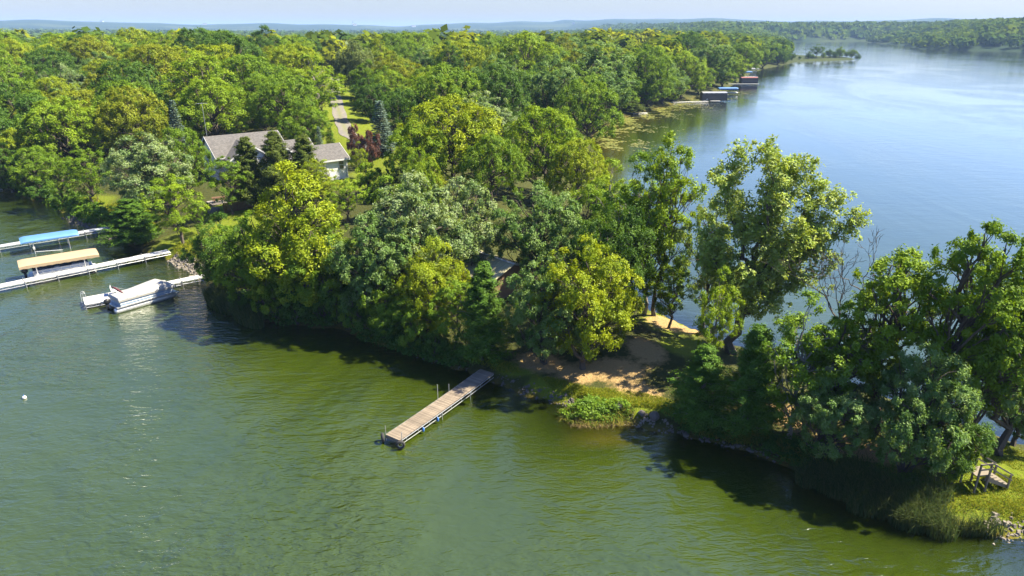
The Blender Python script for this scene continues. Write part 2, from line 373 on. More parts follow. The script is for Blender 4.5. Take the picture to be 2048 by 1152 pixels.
def lobe_crown(rng, lobes, spec, h, leaf, per, dens, crad, trunk_r, inner=0.12, bark=None, trunk_top=None, bare=0.0, twig=6):
    """lobes: (n,4) centre + radius"""
    lobes = np.asarray(lobes, float); C = []; Nn = []; paths = []
    top = trunk_top if trunk_top is not None else np.array([0, 0, h * 0.62])
    tp, tr = limb(rng, (0, 0, -0.5), top, trunk_r * 1.15, trunk_r * 0.45, 0.05, 9); tr[0] *= 1.5; tr[1] *= 1.1
    paths.append((tp, tr))
    for i, (x, y, z, r) in enumerate(lobes):
        m = max(5, int(dens * r * r))
        d = unit(rng.normal(size=(m, 3)) + np.array([0, 0, 0.35]))
        c = np.array([x, y, z]) + d * np.array([1, 1, 0.82]) * r * rng.uniform(0.7, 1.06, (m, 1))
        oth = np.delete(lobes, i, 0)
        if len(oth):
            q = (np.linalg.norm(c[:, None] - oth[None, :, :3], axis=2) / oth[None, :, 3]).min(1)
            ok = (q > 0.72) | (rng.random(m) < inner); c, d = c[ok], d[ok]
        C.append(c); Nn.append(d)
        f = np.clip((z - 1.2) / max(h, 1), 0.12, 0.62) * rng.uniform(0.6, 0.95)
        s = tp[min(8, max(1, int(f / 0.62 * 8)))]
        P, rr = limb(rng, s, (x, y, z), trunk_r * 0.42, trunk_r * 0.12, 0.16)
        paths.append((P, rr))
        for e in c[rng.permutation(len(c))[:twig]]:
            paths.append(limb(rng, P[rng.integers(3, 6)], e, trunk_r * 0.13, 0.012, 0.1, 4))
    C = np.concatenate(C); Nn = np.concatenate(Nn)
    ok = C[:, 2] > 0.5
    if bare: ok &= rng.random(len(C)) > bare
    C, Nn = C[ok], Nn[ok]
    V, t, fl = leaves(rng, C, Nn, crad * rng.uniform(0.5, 1.35, len(C)), per, leaf)
    return (quad_mesh('trunk', tubes(paths), bark or M_BARK), quad_mesh('crown', V, M_LEAF, dict(tint=t, flip=fl)))
def envelope(rng, h, w, zlow, nl, rlo, rhi, gap, shape='round'):
    out = [(0, 0, h - rlo * w * 0.9, rlo * w)]
    zc, bz = (h + zlow) / 2, (h - zlow) / 2
    tries = 0
    while len(out) < nl and tries < 4000:
        tries += 1
        d = unit(rng.normal(size=3)) * rng.random() ** 0.4
        r = rng.uniform(rlo, rhi) * w
        z = zc + d[2] * (bz - r * 0.8)
        f = (z - zlow) / (h - zlow)
        wid = {'round': 1.0, 'oval': 0.85 + 0.25 * math.sin(f * 3.1), 'vase': 0.55 + 0.55 * f, 'cone': 1.1 - 0.65 * f}[shape]
        x, y = d[0] * (w / 2 - r * 0.85) * wid, d[1] * (w / 2 - r * 0.85) * wid
        if all((x - q[0]) ** 2 + (y - q[1]) ** 2 + (z - q[2]) ** 2 > (gap * (r + q[3])) ** 2 for q in out):
            out.append((x, y, z, r))
    return out
def lod(fine): return (0.105, 150, 4.2, 0.68) if fine else (0.20, 56, 3.3, 0.80)     # leaf, per clump, clumps per m2, clump radius
def mk_maple(seed, fine):
    rng = np.random.default_rng(seed); h, w = 13.0, 10.5; leaf, per, dens, cr = lod(fine)
    L = envelope(rng, h, w * 1.06, 0.2, 38, 0.12, 0.20, 0.42, ['round', 'oval', 'cone'][seed % 3])
    return (*lobe_crown(rng, L, None, h, leaf, per, dens, cr, 0.26), h, w)
def mk_dome(seed, fine):
    """broad rounded crown of a full-grown tree: lobes packed close under one dome"""
    rng = np.random.default_rng(seed); h, w = 14.0, 14.0; leaf, per, dens, cr = lod(fine); L = [(0, 0, h - 2.2, 2.2)]; tries = 0
    while len(L) < 42 and tries < 6000:
        tries += 1; d = unit(rng.normal(size=3) + np.array([0, 0, 0.25])); r = rng.uniform(1.5, 2.5)
        if d[2] < -0.55: continue
        s = rng.uniform(0.86, 1.04); x, y, z = d[0] * (w / 2 - r * 0.9) * s, d[1] * (w / 2 - r * 0.9) * s, 6.6 + d[2] * (7.4 - r * 0.9) * s
        if all((x - q[0]) ** 2 + (y - q[1]) ** 2 + (z - q[2]) ** 2 > (0.36 * (r + q[3])) ** 2 for q in L): L.append((x, y, z, r))
    return (*lobe_crown(rng, L, None, h, leaf * 1.3, int(per * 0.62), dens * 0.85, cr * 1.12, 0.32, 0.05, twig=3), h, w)
def mk_oak(seed, fine):
    rng = np.random.default_rng(seed); h, w = 13.0, 11.0; leaf, per, dens, cr = lod(fine)
    L = envelope(rng, h, w * 1.08, 0.8, 44, 0.10, 0.16, 0.48, 'round')
    return (*lobe_crown(rng, L, None, h, leaf * 1.05, per, dens * 1.05, cr * 0.9, 0.28), h, w)
def mk_openoak(seed, fine):
    rng = np.random.default_rng(seed); h, w = 15.0, 7.0; leaf, per, dens, cr = lod(fine)
    L = envelope(rng, h, w * 1.12, 2.6, 38, 0.105, 0.165, 0.66, 'vase')
    return (*lobe_crown(rng, L, None, h, leaf, int(per * 0.9), dens * 0.9, cr * 0.85, 0.30, 0.2, twig=9, trunk_top=np.array([0.3, 0, h * 0.8])), h, w)
def mk_ash(seed, fine):
    rng = np.random.default_rng(seed); h, w = 13.0, 7.0; leaf, per, dens, cr = lod(fine)
    L = envelope(rng, h, w * 1.05, 1.6, 32, 0.13, 0.20, 0.50, 'oval')
    return (*lobe_crown(rng, L, None, h, leaf * 0.95, int(per * 0.8), dens * 0.75, cr * 0.88, 0.17, bark=M_PALE_BARK if seed % 2 else M_BARK, trunk_top=np.array([0.2, 0, h * 0.75])), h, w)
def mk_cottonwood(seed, fine):
    """several long leaders swept to the right, leaves in loose sprays along them"""
    rng = np.random.default_rng(seed); h, w = 18.0, 10.5; paths = []; C = []; N = []
    tp, tr = limb(rng, (0, 0, -0.5), (0.5, 0, 8.5), 0.42, 0.26, 0.03, 8); tr[0] *= 1.4; paths.append((tp, tr))
    ends = [(-3.0, 0, 15.6), (-1.7, 1.2, 17.6), (0.0, -1.0, 18), (1.4, 0.8, 17.2), (3.2, -0.6, 16.8), (4.6, 0.6, 15.2), (6.4, 0.2, 14.0), (7.6, -0.4, 12.4), (-3.4, -1, 11.5), (-2.4, 1.5, 9.6), (4.8, 1.2, 10.6), (2.6, -2.2, 12), (5.8, -1.4, 8.8), (-1.5, -2.2, 8.4), (2.5, 2.4, 8.0)]
    for e in ends:
        s = tp[min(7, max(3, int(e[2] * 0.42)))]; P, rr = limb(rng, s, e, 0.15, 0.02, 0.16, 10); paths.append((P, rr))
        for j in range(2, 10):
            for _ in range(4):
                d = unit(rng.normal(size=3) * np.array([1, 1, 0.6]) + np.array([0.5, 0, 0.5])); L = rng.uniform(0.5, 1.9) * (1.25 - 0.07 * j); q_ = P[j] + d * L
                paths.append(limb(rng, P[j], q_, 0.03, 0.008, 0.12, 4))
                for _ in range(5): C.append(P[j] + (q_ - P[j]) * rng.uniform(0.35, 1.1) + rng.normal(size=3) * 0.38); N.append(d)
    C, N = np.array(C), np.array(N)
    V, t, fl = leaves(rng, C, N, 0.5 * rng.uniform(0.6, 1.3, len(C)), 25, 0.12)
    return quad_mesh('trunk', tubes(paths), M_BARK), quad_mesh('crown', V, M_LEAF, dict(tint=t, flip=fl)), h, w
def mk_shrub(seed, fine):
    rng = np.random.default_rng(seed); h, w = 4.0, 4.4; leaf, per, dens, cr = lod(fine)
    L = envelope(rng, h, w, 0.2, 14, 0.14, 0.22, 0.5, 'round')
    return (*lobe_crown(rng, L, None, h, leaf * 0.85, per, dens * 1.9, cr * 0.55, 0.07), h, w)
def mk_cedar(seed, fine):
    """ragged conical juniper: ascending branches of unequal length with feathery sprays"""
    rng = np.random.default_rng(seed); h, w = 10.0, 4.6; paths = [limb(rng, (0, 0, -0.5), (0, 0, h - 0.5), 0.17, 0.02, 0.02, 8)]; C = []; N = []; R_ = []
    nb = 190 if fine else 110
    for i in range(nb):
        t = ((i + rng.random()) / nb) ** 1.1; a = rng.random() * 6.283; z0 = 0.5 + t * (h - 1.1)
        L = (w / 2) * (1.04 - t) ** 0.75 * rng.choice([0.62, 0.85, 1.0, 1.22], p=[0.2, 0.35, 0.33, 0.12]) * (0.8 if t < 0.06 else 1) + 0.15
        up = rng.uniform(0.25, 0.75) + t * 0.5; d = unit(np.array([np.cos(a), np.sin(a), up])); e = np.array([0, 0, z0]) + d * np.array([1, 1, 0.8]) * L
        P, rr = limb(rng, (0, 0, z0), e, 0.035, 0.008, 0.1, 5); paths.append((P, rr))
        for f in np.linspace(0.3, 1.0, 6 if fine else 4):
            C.append(np.array([0, 0, z0]) * (1 - f) + e * f + rng.normal(size=3) * 0.13 * (1.3 - t)); N.append(d); R_.append(0.36 * (1.3 - 0.8 * t) * rng.uniform(0.6, 1.3))
    C, N, R_ = np.array(C), np.array(N), np.array(R_)
    V, ti, fl = leaves(rng, C, N, R_, 52 if fine else 30, 0.09 if fine else 0.16, flat=1.35, slim=0.36, up=0.2)
    return quad_mesh('trunk', tubes(paths), M_PALE_BARK), quad_mesh('crown', V, M_NEEDLE, dict(tint=ti, flip=fl)), h, w
def mk_spruce(seed, fine):
    rng = np.random.default_rng(seed); h, w = 12.0, 5.6; Vs = []; T = []; F = []; paths = [limb(rng, (0, 0, -0.4), (0, 0, h - 0.2), 0.16, 0.015, 0.01, 8)]
    z = 0.5
    while z < h - 0.25:
        f = z / h; R_ = (w / 2) * (1 - f) ** 0.9 * rng.uniform(0.85, 1.1) + 0.12; nb = int(8 + 6 * (1 - f)); a0 = rng.random() * 6
        for i in range(nb):
            a = a0 + i * 2 * np.pi / nb + rng.normal() * 0.12; L = R_ * rng.uniform(0.8, 1.1); d = np.array([np.cos(a), np.sin(a), 0])
            m = int(11 * L) + 6; s = rng.random(m) ** 0.7
            P = d * (s * L)[:, None] + np.array([0, 0, z]) + np.array([0, 0, 1.0]) * (-0.30 * s * L + 0.16 * L * s * s)[:, None]
            side = np.array([-d[1], d[0], 0]) * rng.choice([-1, 1], m)[:, None]
            t = unit(d * 0.8 + side * rng.uniform(0.2, 1.1, (m, 1)) + np.array([0, 0, 0.1]) + rng.normal(size=(m, 3)) * 0.2)
            nv = unit(np.array([0, 0, 1.0]) + rng.normal(size=(m, 3)) * 0.35); b = unit(np.cross(nv, t)); LL = rng.uniform(0.18, 0.34, (m, 1)); 
            Q = P + t * LL
            Vs.append(np.stack([Q - t * LL, Q + b * LL * 0.3, Q + t * LL, Q - b * LL * 0.3], 1))
            T.append(np.clip(s * 0.8 + rng.random(m) * 0.3, 0, 1)); F.append(rng.random(m))
            paths.append((np.stack([np.array([0, 0, z]), P[np.argmax(s)]]), np.array([0.03, 0.008])))
        z += 0.36 + 0.16 * (1 - f)
    return quad_mesh('trunk', tubes(paths, 4), M_BARK), quad_mesh('crown', np.concatenate(Vs), M_NEEDLE, dict(tint=np.concatenate(T), flip=np.concatenate(F))), h, w
def mk_willow(seed, fine):
    rng = np.random.default_rng(seed); h, w = 16.0, 11.0
    L = np.array(envelope(rng, h, w, 5.0, 18, 0.12, 0.19, 0.6, 'round')); C = []
    for x, y, z, r in L:
        for _ in range(34):
            d = unit(rng.normal(size=3) + np.array([0, 0, 0.3])); s = np.array([x, y, z]) + d * r; n = rng.integers(4, 13)
            for j in range(n): C.append(s + np.array([d[0] * 0.12 * j, d[1] * 0.12 * j, -0.42 * j]))
    C = np.array(C); C = C[C[:, 2] > 0.6]
    V, t, fl = leaves(rng, C, np.tile([0.0, 0, 1], (len(C), 1)), np.full(len(C), 0.34), 9, 0.22, flat=1.5, slim=0.3, up=0.1)
    paths = [limb(rng, (0, 0, -0.5), (0, 0, 9), 0.4, 0.2, 0.05, 8)] + [limb(rng, (0, 0, rng.uniform(3, 8)), q[:3], 0.16, 0.04, 0.2) for q in L]
    return quad_mesh('trunk', tubes(paths), M_BARK), quad_mesh('crown', V, M_LEAF, dict(tint=t, flip=fl)), h, w
def mk_dead(seed, fine):
    rng = np.random.default_rng(seed); h, w = 13.0, 5.0; paths = []; twigs = []
    def grow(p, d, L, r, lev):
        e = p + d * L; P, rr = limb(rng, p, e, r, r * 0.55, 0.10, 6); (paths if lev < 2 else twigs).append((P, rr))
        if lev >= 5: return
        for i in range(3 if lev < 4 else 2):
            nd = unit(d + rng.normal(size=3) * 0.42 + np.array([0, 0, 0.18])); s = P[rng.integers(3, 6)] if i else P[-1]
            grow(s, nd, L * rng.uniform(0.52, 0.75), max(r * 0.52, 0.017), lev + 1)
    grow(np.array([0, 0, -0.5]), np.array([0.03, 0, 1.0]), 6.2, 0.17, 0)
    for i in range(2): grow(np.array([0.05, 0, 3.6 + i]), unit(np.array([0.5 - i, 0.1, 1.0])), 3.6, 0.10, 1)
    A, B_ = tubes(paths), tubes(twigs, 4)
    s = h / max(A[..., 2].max(), B_[..., 2].max()); A[..., 2] *= s; B_[..., 2] *= s
    return quad_mesh('trunk', A, M_BARK), quad_mesh('branches', B_, M_BARK), h, w
MAKERS = dict(dome=(mk_dome, (3, 8, 15, 21)), maple=(mk_maple, (3, 7, 11, 13)), oak=(mk_oak, (2, 5, 9)), openoak=(mk_openoak, (4, 8)), ash=(mk_ash, (1, 6, 12)), cottonwood=(mk_cottonwood, (2,)),
              shrub=(mk_shrub, (1, 4)), cedar=(mk_cedar, (1, 2, 5)), spruce=(mk_spruce, (3,)), willow=(mk_willow, (1,)), dead=(mk_dead, (5,)))
PROTO = {}
def proto(t, i, fine):
    mk, seeds = MAKERS[t]; s = seeds[i % len(seeds)]
    if t in ('spruce', 'willow', 'dead', 'cottonwood'): fine = True
    if (t, s, fine) not in PROTO: PROTO[t, s, fine] = mk(s, fine)
    return PROTO[t, s, fine]
TREES = [
('broadleaf_tree', 'maple', -29.5, 66.7, 8.7, 7.7, (0.072, 0.138, 0.016, 0), 0.00, 'low dark green tree at the left end of the front bank, beside the reeds', None),
('broadleaf_tree', 'maple', -24.3, 61.7, 10.0, 8.5, (0.135, 0.215, 0.012, 0), 0.00, 'dark green bushy tree leaning over the reeds, left of the yellow-green maple', None),
('broadleaf_tree', 'maple', -20.1, 60.4, 14.1, 12.0, (0.23, 0.28, 0.01, 0), 0.00, 'largest yellow-green maple in front of the white house, on the left front bank', None),
('broadleaf_tree', 'maple', -17.6, 59.7, 8.5, 8.8, (0.135, 0.215, 0.012, 0), 0.00, "deep green tree at the water's edge below the yellow-green maple", None),
('broadleaf_tree', 'oak', -12.6, 57.3, 10.5, 8.4, (0.115, 0.2, 0.036, 0.22), 0.00, 'grey-green oak on the front bank between the yellow-green maple and the silver oak', None),
('broadleaf_tree', 'oak', -9.0, 60.4, 12.9, 10.8, (0.16, 0.23, 0.065, 0.45), 0.00, 'tall silver-leaved oak with the palest crown, left of the cabin roof', None),
('broadleaf_tree', 'oak', -5.0, 64.3, 10.8, 8.8, (0.16, 0.23, 0.065, 0.45), 0.00, 'silver-leaved oak right behind the cabin roof, second palest crown', None),
('broadleaf_tree', 'oak', 2.4, 63.5, 10.7, 9.7, (0.115, 0.2, 0.036, 0.22), 0.00, 'grey-green round oak above the cabin roof, left of the bright maple', None),
('broadleaf_tree', 'maple', -6.7, 54.6, 9.2, 6.4, (0.23, 0.28, 0.01, 0), 0.00, 'yellow-green vine-covered tree just left of the cabin roof', None),
('broadleaf_tree', 'maple', -10.0, 55.1, 4.9, 5.7, (0.135, 0.215, 0.012, 0), 0.00, 'low leafy tree overhanging the dark water left of the wooden dock', None),
('broadleaf_tree', 'ash', -4.6, 51.9, 6.3, 5.1, (0.135, 0.215, 0.012, 0), 0.00, 'tree with a thick pale grey trunk on the bank left of the wooden dock', None),
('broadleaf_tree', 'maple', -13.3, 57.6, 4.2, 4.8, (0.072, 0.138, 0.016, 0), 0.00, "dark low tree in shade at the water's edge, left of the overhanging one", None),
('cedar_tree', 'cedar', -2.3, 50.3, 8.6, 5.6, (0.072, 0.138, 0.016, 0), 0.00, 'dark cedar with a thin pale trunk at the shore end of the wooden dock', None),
('broadleaf_tree', 'maple', 5.6, 48.0, 11.1, 8.1, (0.23, 0.28, 0.01, 0), 0.00, 'bright yellow-green maple standing by the dirt clearing beside the wooden dock', None),
('broadleaf_tree', 'oak', 2.6, 49.1, 9.2, 6.8, (0.115, 0.2, 0.036, 0.22), 0.00, 'dark grey-green oak right against the bright maple, above the wooden dock', None),
('broadleaf_tree', 'ash', 12.4, 59.5, 14.1, 6.1, (0.135, 0.215, 0.012, 0), 0.00, 'green tree with a leaning trunk at the right lake edge behind the bright maple', None),
('broadleaf_tree', 'ash', 13.5, 59.1, 17.0, 6.7, (0.185, 0.265, 0.012, 0), 0.02, "tallest slender tree on the clearing's lakeside edge with a brown trunk", None),
('broadleaf_tree', 'cottonwood', 18.5, 51.0, 16.8, 10.5, (0.25, 0.32, 0.045, 0.3), -0.07, 'big airy cottonwood leaning right over the lake, tallest on the point', None),
('broadleaf_tree', 'ash', 11.4, 61.5, 14.9, 7.7, (0.135, 0.215, 0.012, 0), 0.00, 'green tree filling the gap left of the tallest slender tree at the lake edge', None),
('broadleaf_tree', 'maple', 8.7, 55.1, 11.4, 6.8, (0.072, 0.138, 0.016, 0), 0.00, 'dark green tree behind the bright maple, right of the cabin', None),
('broadleaf_tree', 'ash', 14.1, 56.4, 6.8, 4.9, (0.185, 0.265, 0.012, 0), 0.00, 'small forked young tree alone on the brown lawn of the clearing', None),
('broadleaf_tree', 'ash', 15.3, 46.6, 8.4, 3.9, (0.185, 0.265, 0.012, 0), 0.00, 'young oak with a bare trunk right of the clearing, under the cottonwood', None),
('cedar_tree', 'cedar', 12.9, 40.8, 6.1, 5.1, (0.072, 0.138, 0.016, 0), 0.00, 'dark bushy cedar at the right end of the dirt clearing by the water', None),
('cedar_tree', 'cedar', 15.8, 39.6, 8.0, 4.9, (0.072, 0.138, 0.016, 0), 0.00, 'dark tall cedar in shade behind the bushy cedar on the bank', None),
('broadleaf_tree', 'ash', 18.1, 38.4, 10.4, 6.0, (0.135, 0.215, 0.012, 0), 0.00, 'green airy tree between the shaded cedars and the bare dead branches', None),
('bare_tree', 'dead', 23.7, 43.2, 13.0, 4.4, (0.135, 0.215, 0.012, 0), 0.00, 'leafless dead tree with bare grey branches against the lake', None),
('broadleaf_tree', 'openoak', 23.4, 38.7, 12.7, 5.9, (0.185, 0.265, 0.012, 0), 0.00, 'yellowish green oak right of the bare dead tree', None),
('broadleaf_tree', 'openoak', 20.5, 38.2, 9.5, 5.3, (0.135, 0.215, 0.012, 0), 0.00, 'green oak below the bare dead tree, behind the silver-leaved one', None),
('broadleaf_tree', 'openoak', 26.1, 36.3, 15.0, 5.8, (0.135, 0.215, 0.012, 0), 0.00, 'tallest open-crowned oak of the right-hand group, dark limbs against the lake', None),
('broadleaf_tree', 'openoak', 28.9, 36.4, 14.2, 5.3, (0.135, 0.215, 0.012, 0), 0.00, 'open-crowned oak second from the right edge with dark limbs', None),
('broadleaf_tree', 'openoak', 30.9, 36.9, 11.9, 5.7, (0.115, 0.2, 0.036, 0.22), -0.17, 'oak at the right edge of the picture with a dark leaning trunk', None),
('broadleaf_tree', 'oak', 19.4, 35.9, 6.6, 5.5, (0.115, 0.2, 0.036, 0.22), 0.00, 'silver-green low oak above the reeds, leftmost of the shaded pair', None),
('broadleaf_tree', 'oak', 23.4, 34.4, 8.8, 6.7, (0.115, 0.2, 0.036, 0.22), 0.00, 'broad silver-green oak above the reeds in front of the tall oaks', None),
('broadleaf_tree', 'maple', 25.5, 34.1, 5.4, 4.8, (0.072, 0.138, 0.016, 0), 0.00, 'dark low tree behind the leafy bush beside the wooden steps', None),
('broadleaf_tree', 'oak', 32.6, 37.9, 6.3, 4.8, (0.115, 0.2, 0.036, 0.22), 0.00, 'low silver-green foliage at the right picture edge above the sunny grass', None),
('broadleaf_tree', 'ash', 16.9, 54.9, 12.8, 5.7, (0.25, 0.32, 0.045, 0.3), 0.00, 'thin pale green tree between the tallest slender tree and the cottonwood', None),
('leafy_bush', 'shrub', 25.9, 33.7, 3.4, 2.5, (0.185, 0.265, 0.012, 0), 0.00, 'pale green leafy bush left of the wooden steps', None),
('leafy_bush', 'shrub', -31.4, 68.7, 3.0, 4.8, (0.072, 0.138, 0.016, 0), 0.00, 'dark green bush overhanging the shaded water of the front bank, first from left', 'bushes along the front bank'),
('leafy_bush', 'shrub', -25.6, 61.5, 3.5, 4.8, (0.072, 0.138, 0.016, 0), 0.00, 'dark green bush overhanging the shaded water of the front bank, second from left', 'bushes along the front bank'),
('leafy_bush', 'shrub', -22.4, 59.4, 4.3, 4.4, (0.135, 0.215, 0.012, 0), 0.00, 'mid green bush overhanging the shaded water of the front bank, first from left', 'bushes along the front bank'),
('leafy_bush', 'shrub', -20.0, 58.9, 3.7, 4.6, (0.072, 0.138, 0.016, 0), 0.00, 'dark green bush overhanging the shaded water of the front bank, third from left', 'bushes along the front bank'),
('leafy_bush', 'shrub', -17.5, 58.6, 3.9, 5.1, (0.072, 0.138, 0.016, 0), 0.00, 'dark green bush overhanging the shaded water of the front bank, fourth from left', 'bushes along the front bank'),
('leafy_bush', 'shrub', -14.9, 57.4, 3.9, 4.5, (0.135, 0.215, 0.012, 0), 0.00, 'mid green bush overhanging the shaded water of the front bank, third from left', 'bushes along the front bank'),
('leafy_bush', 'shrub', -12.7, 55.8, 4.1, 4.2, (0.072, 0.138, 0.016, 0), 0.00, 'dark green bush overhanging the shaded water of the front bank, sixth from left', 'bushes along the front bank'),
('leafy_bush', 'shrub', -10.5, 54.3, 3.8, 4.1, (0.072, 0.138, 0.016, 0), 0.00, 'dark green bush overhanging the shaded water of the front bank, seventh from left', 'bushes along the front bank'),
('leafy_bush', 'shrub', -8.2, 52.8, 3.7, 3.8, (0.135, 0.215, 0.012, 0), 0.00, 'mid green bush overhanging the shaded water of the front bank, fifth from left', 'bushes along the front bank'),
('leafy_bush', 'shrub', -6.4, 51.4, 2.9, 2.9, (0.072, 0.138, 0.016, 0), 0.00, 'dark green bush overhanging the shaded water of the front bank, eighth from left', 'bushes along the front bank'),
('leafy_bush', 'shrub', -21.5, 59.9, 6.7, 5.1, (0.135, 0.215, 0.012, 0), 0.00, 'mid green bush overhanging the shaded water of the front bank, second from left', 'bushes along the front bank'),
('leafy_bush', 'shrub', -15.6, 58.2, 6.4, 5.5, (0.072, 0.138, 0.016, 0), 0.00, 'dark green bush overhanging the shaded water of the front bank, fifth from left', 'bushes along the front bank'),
('leafy_bush', 'shrub', -11.6, 55.5, 6.1, 4.8, (0.135, 0.215, 0.012, 0), 0.00, 'mid green bush overhanging the shaded water of the front bank, fourth from left', 'bushes along the front bank'),
('broadleaf_tree', 'maple', 8.0, 70.0, 9.7, 8.0, (0.135, 0.215, 0.012, 0), 0.00, 'green tree directly behind the bright maple of the clearing', None),
('broadleaf_tree', 'ash', 11.3, 76.0, 11.7, 8.0, (0.185, 0.265, 0.012, 0), 0.00, 'light green tree behind the cabin near the right lake shore', None),
('broadleaf_tree', 'dome', 9.4, 96.0, 11.0, 9.3, (0.23, 0.28, 0.01, 0), 0.00, 'yellow-green low tree beside the weedy bay of the right lake', None),
('broadleaf_tree', 'dome', 4.4, 102.0, 14.0, 13.2, (0.185, 0.265, 0.012, 0), 0.00, 'rounded light green tree, right one of the two big crowns above the cabin', None),
('broadleaf_tree', 'dome', -8.6, 100.0, 13.8, 15.9, (0.23, 0.28, 0.01, 0), 0.00, 'broad yellow-green crown right of the blue spruce, biggest in the middle', None),
('broadleaf_tree', 'dome', -13.1, 95.0, 10.4, 9.9, (0.185, 0.265, 0.012, 0), 0.00, 'pale-topped yellow-green tree right behind the blue spruce', None),
('broadleaf_tree', 'dome', -2.6, 92.0, 10.5, 8.9, (0.135, 0.215, 0.012, 0), 0.00, 'green tree in the gap between the two big crowns above the cabin', None),
('cedar_tree', 'cedar', -10.2, 86.0, 7.6, 4.5, (0.195, 0.22, 0.01, 0), 0.00, 'brownish green cedar top in front of the biggest yellow-green crown', None),
('cedar_tree', 'cedar', -14.5, 88.0, 5.6, 4.0, (0.085, 0.11, 0.02, 0), 0.00, "small dark cedar in front of the house's right-hand lawn", None),
('broadleaf_tree', 'maple', -11.0, 82.0, 9.2, 4.9, (0.185, 0.265, 0.012, 0), 0.00, 'light green young tree right of the small dark cedar', None),
('young_tree', 'ash', -25.0, 112.0, 6.1, 2.8, (0.23, 0.28, 0.01, 0), 0.00, 'slim young yellow-green tree on the lawn beside the house', None),
('round_bush', 'shrub', -20.5, 97.0, 4.4, 5.8, (0.185, 0.265, 0.012, 0), 0.00, 'rounded green bush on the lawn right of the house wing', None),
('broadleaf_tree', 'ash', -20.8, 84.0, 5.9, 5.4, (0.185, 0.265, 0.012, 0), 0.00, 'light green low tree in front of the right-hand lawn of the house', None),
('round_bush', 'shrub', -15.9, 85.0, 5.2, 5.7, (0.135, 0.215, 0.012, 0), 0.00, 'mid green bush below the rounded bush on the house lawn', None),
('cedar_tree', 'cedar', -36.4, 94.0, 10.0, 7.6, (0.085, 0.11, 0.02, 0), 0.00, 'pointed cedar in front of the house, leftmost of the three', None),
('cedar_tree', 'cedar', -32.5, 94.0, 10.5, 7.8, (0.085, 0.11, 0.02, 0), 0.00, 'pointed cedar in front of the house, middle and tallest of the three', None),
('cedar_tree', 'cedar', -28.9, 95.0, 9.8, 7.4, (0.085, 0.11, 0.02, 0), 0.00, 'pointed cedar in front of the house, rightmost of the three', None),
('broadleaf_tree', 'ash', -38.3, 91.0, 8.0, 5.8, (0.135, 0.215, 0.012, 0), 0.00, 'small green tree at the left corner of the house, left of the cedars', None),
('broadleaf_tree', 'ash', -25.8, 90.0, 7.3, 5.4, (0.23, 0.28, 0.01, 0), 0.00, 'yellow-green small tree hiding the middle of the house front', None),
('spruce_tree', 'spruce', -23.8, 126.0, 9.7, 6.1, (0.1, 0.155, 0.165, 0.3), 0.00, 'large blue spruce beside the driveway', None),
('spruce_tree', 'spruce', -34.6, 124.0, 6.9, 2.4, (0.1, 0.155, 0.165, 0.3), 0.00, 'small blue spruce behind the house roof', None),
('spruce_tree', 'spruce', -33.4, 127.0, 5.6, 3.2, (0.072, 0.138, 0.016, 0), 0.00, 'small dark green spruce beside the small blue one behind the house', None),
('spruce_tree', 'spruce', -58.9, 122.0, 11.4, 4.1, (0.1, 0.155, 0.165, 0.3), 0.00, 'blue-grey spruce in the woods left of the house', None),
('plum_tree', 'shrub', -27.7, 122.0, 7.0, 4.3, (0.13, 0.058, 0.052, 0), 0.00, 'purple-leaved plum tree beside the driveway, left one of the pair', None),
('plum_tree', 'shrub', -24.7, 120.0, 6.6, 3.9, (0.13, 0.058, 0.052, 0), 0.00, 'purple-leaved plum tree beside the driveway, right one of the pair', None),
('broadleaf_tree', 'oak', -50.3, 94.0, 11.5, 12.5, (0.16, 0.23, 0.065, 0.45), 0.00, 'big silver-leaved tree on the left shore behind the docks', None),
('broadleaf_tree', 'ash', -41.2, 81.2, 9.0, 7.3, (0.185, 0.265, 0.012, 0), 0.00, 'light green tree with thin trunks on the lawn above the long white dock', None),
('broadleaf_tree', 'dome', -49.7, 103.0, 10.2, 8.8, (0.135, 0.215, 0.012, 0), 0.00, 'green round tree behind the big silver-leaved tree on the left shore', None),
('cedar_tree', 'cedar', -48.2, 83.7, 6.2, 7.6, (0.072, 0.138, 0.016, 0), 0.00, 'dark cedar low on the left bank between two docks', None),
('young_tree', 'ash', -40.4, 84.8, 4.5, 2.6, (0.135, 0.215, 0.012, 0), 0.00, 'thin sapling on the sunny lawn left of the front bank', None),
('broadleaf_tree', 'ash', -62.4, 100.0, 9.4, 6.7, (0.135, 0.215, 0.012, 0), 0.00, 'slim green tree above the grassy bank behind the blue boat canopy', None),
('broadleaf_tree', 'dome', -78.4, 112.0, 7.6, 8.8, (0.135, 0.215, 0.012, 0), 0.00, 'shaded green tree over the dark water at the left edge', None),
('broadleaf_tree', 'dome', -85.2, 118.0, 9.6, 10.5, (0.23, 0.28, 0.01, 0), 0.00, 'yellow-green tree at the left picture edge above the water', None),
('broadleaf_tree', 'dome', -78.7, 122.0, 13.4, 15.3, (0.185, 0.265, 0.012, 0), 0.00, 'broad yellowish tree on the left, above the blue boat canopy', None),
('broadleaf_tree', 'dome', -67.9, 125.0, 13.8, 12.9, (0.195, 0.22, 0.01, 0), 0.00, 'olive tinged round tree left of the blue-grey spruce', None),
('broadleaf_tree', 'dome', -56.3, 132.0, 13.3, 14.6, (0.185, 0.265, 0.012, 0), 0.00, 'sunlit light green crown directly left behind the house', None),
('broadleaf_tree', 'dome', -43.6, 136.0, 12.9, 14.8, (0.135, 0.215, 0.012, 0), 0.00, 'wide dark green crown directly behind the house roof', None),
('broadleaf_tree', 'ash', -43.4, 155.0, 14.1, 13.7, (0.185, 0.265, 0.012, 0), 0.00, 'light feathery tree left of the driveway', None),
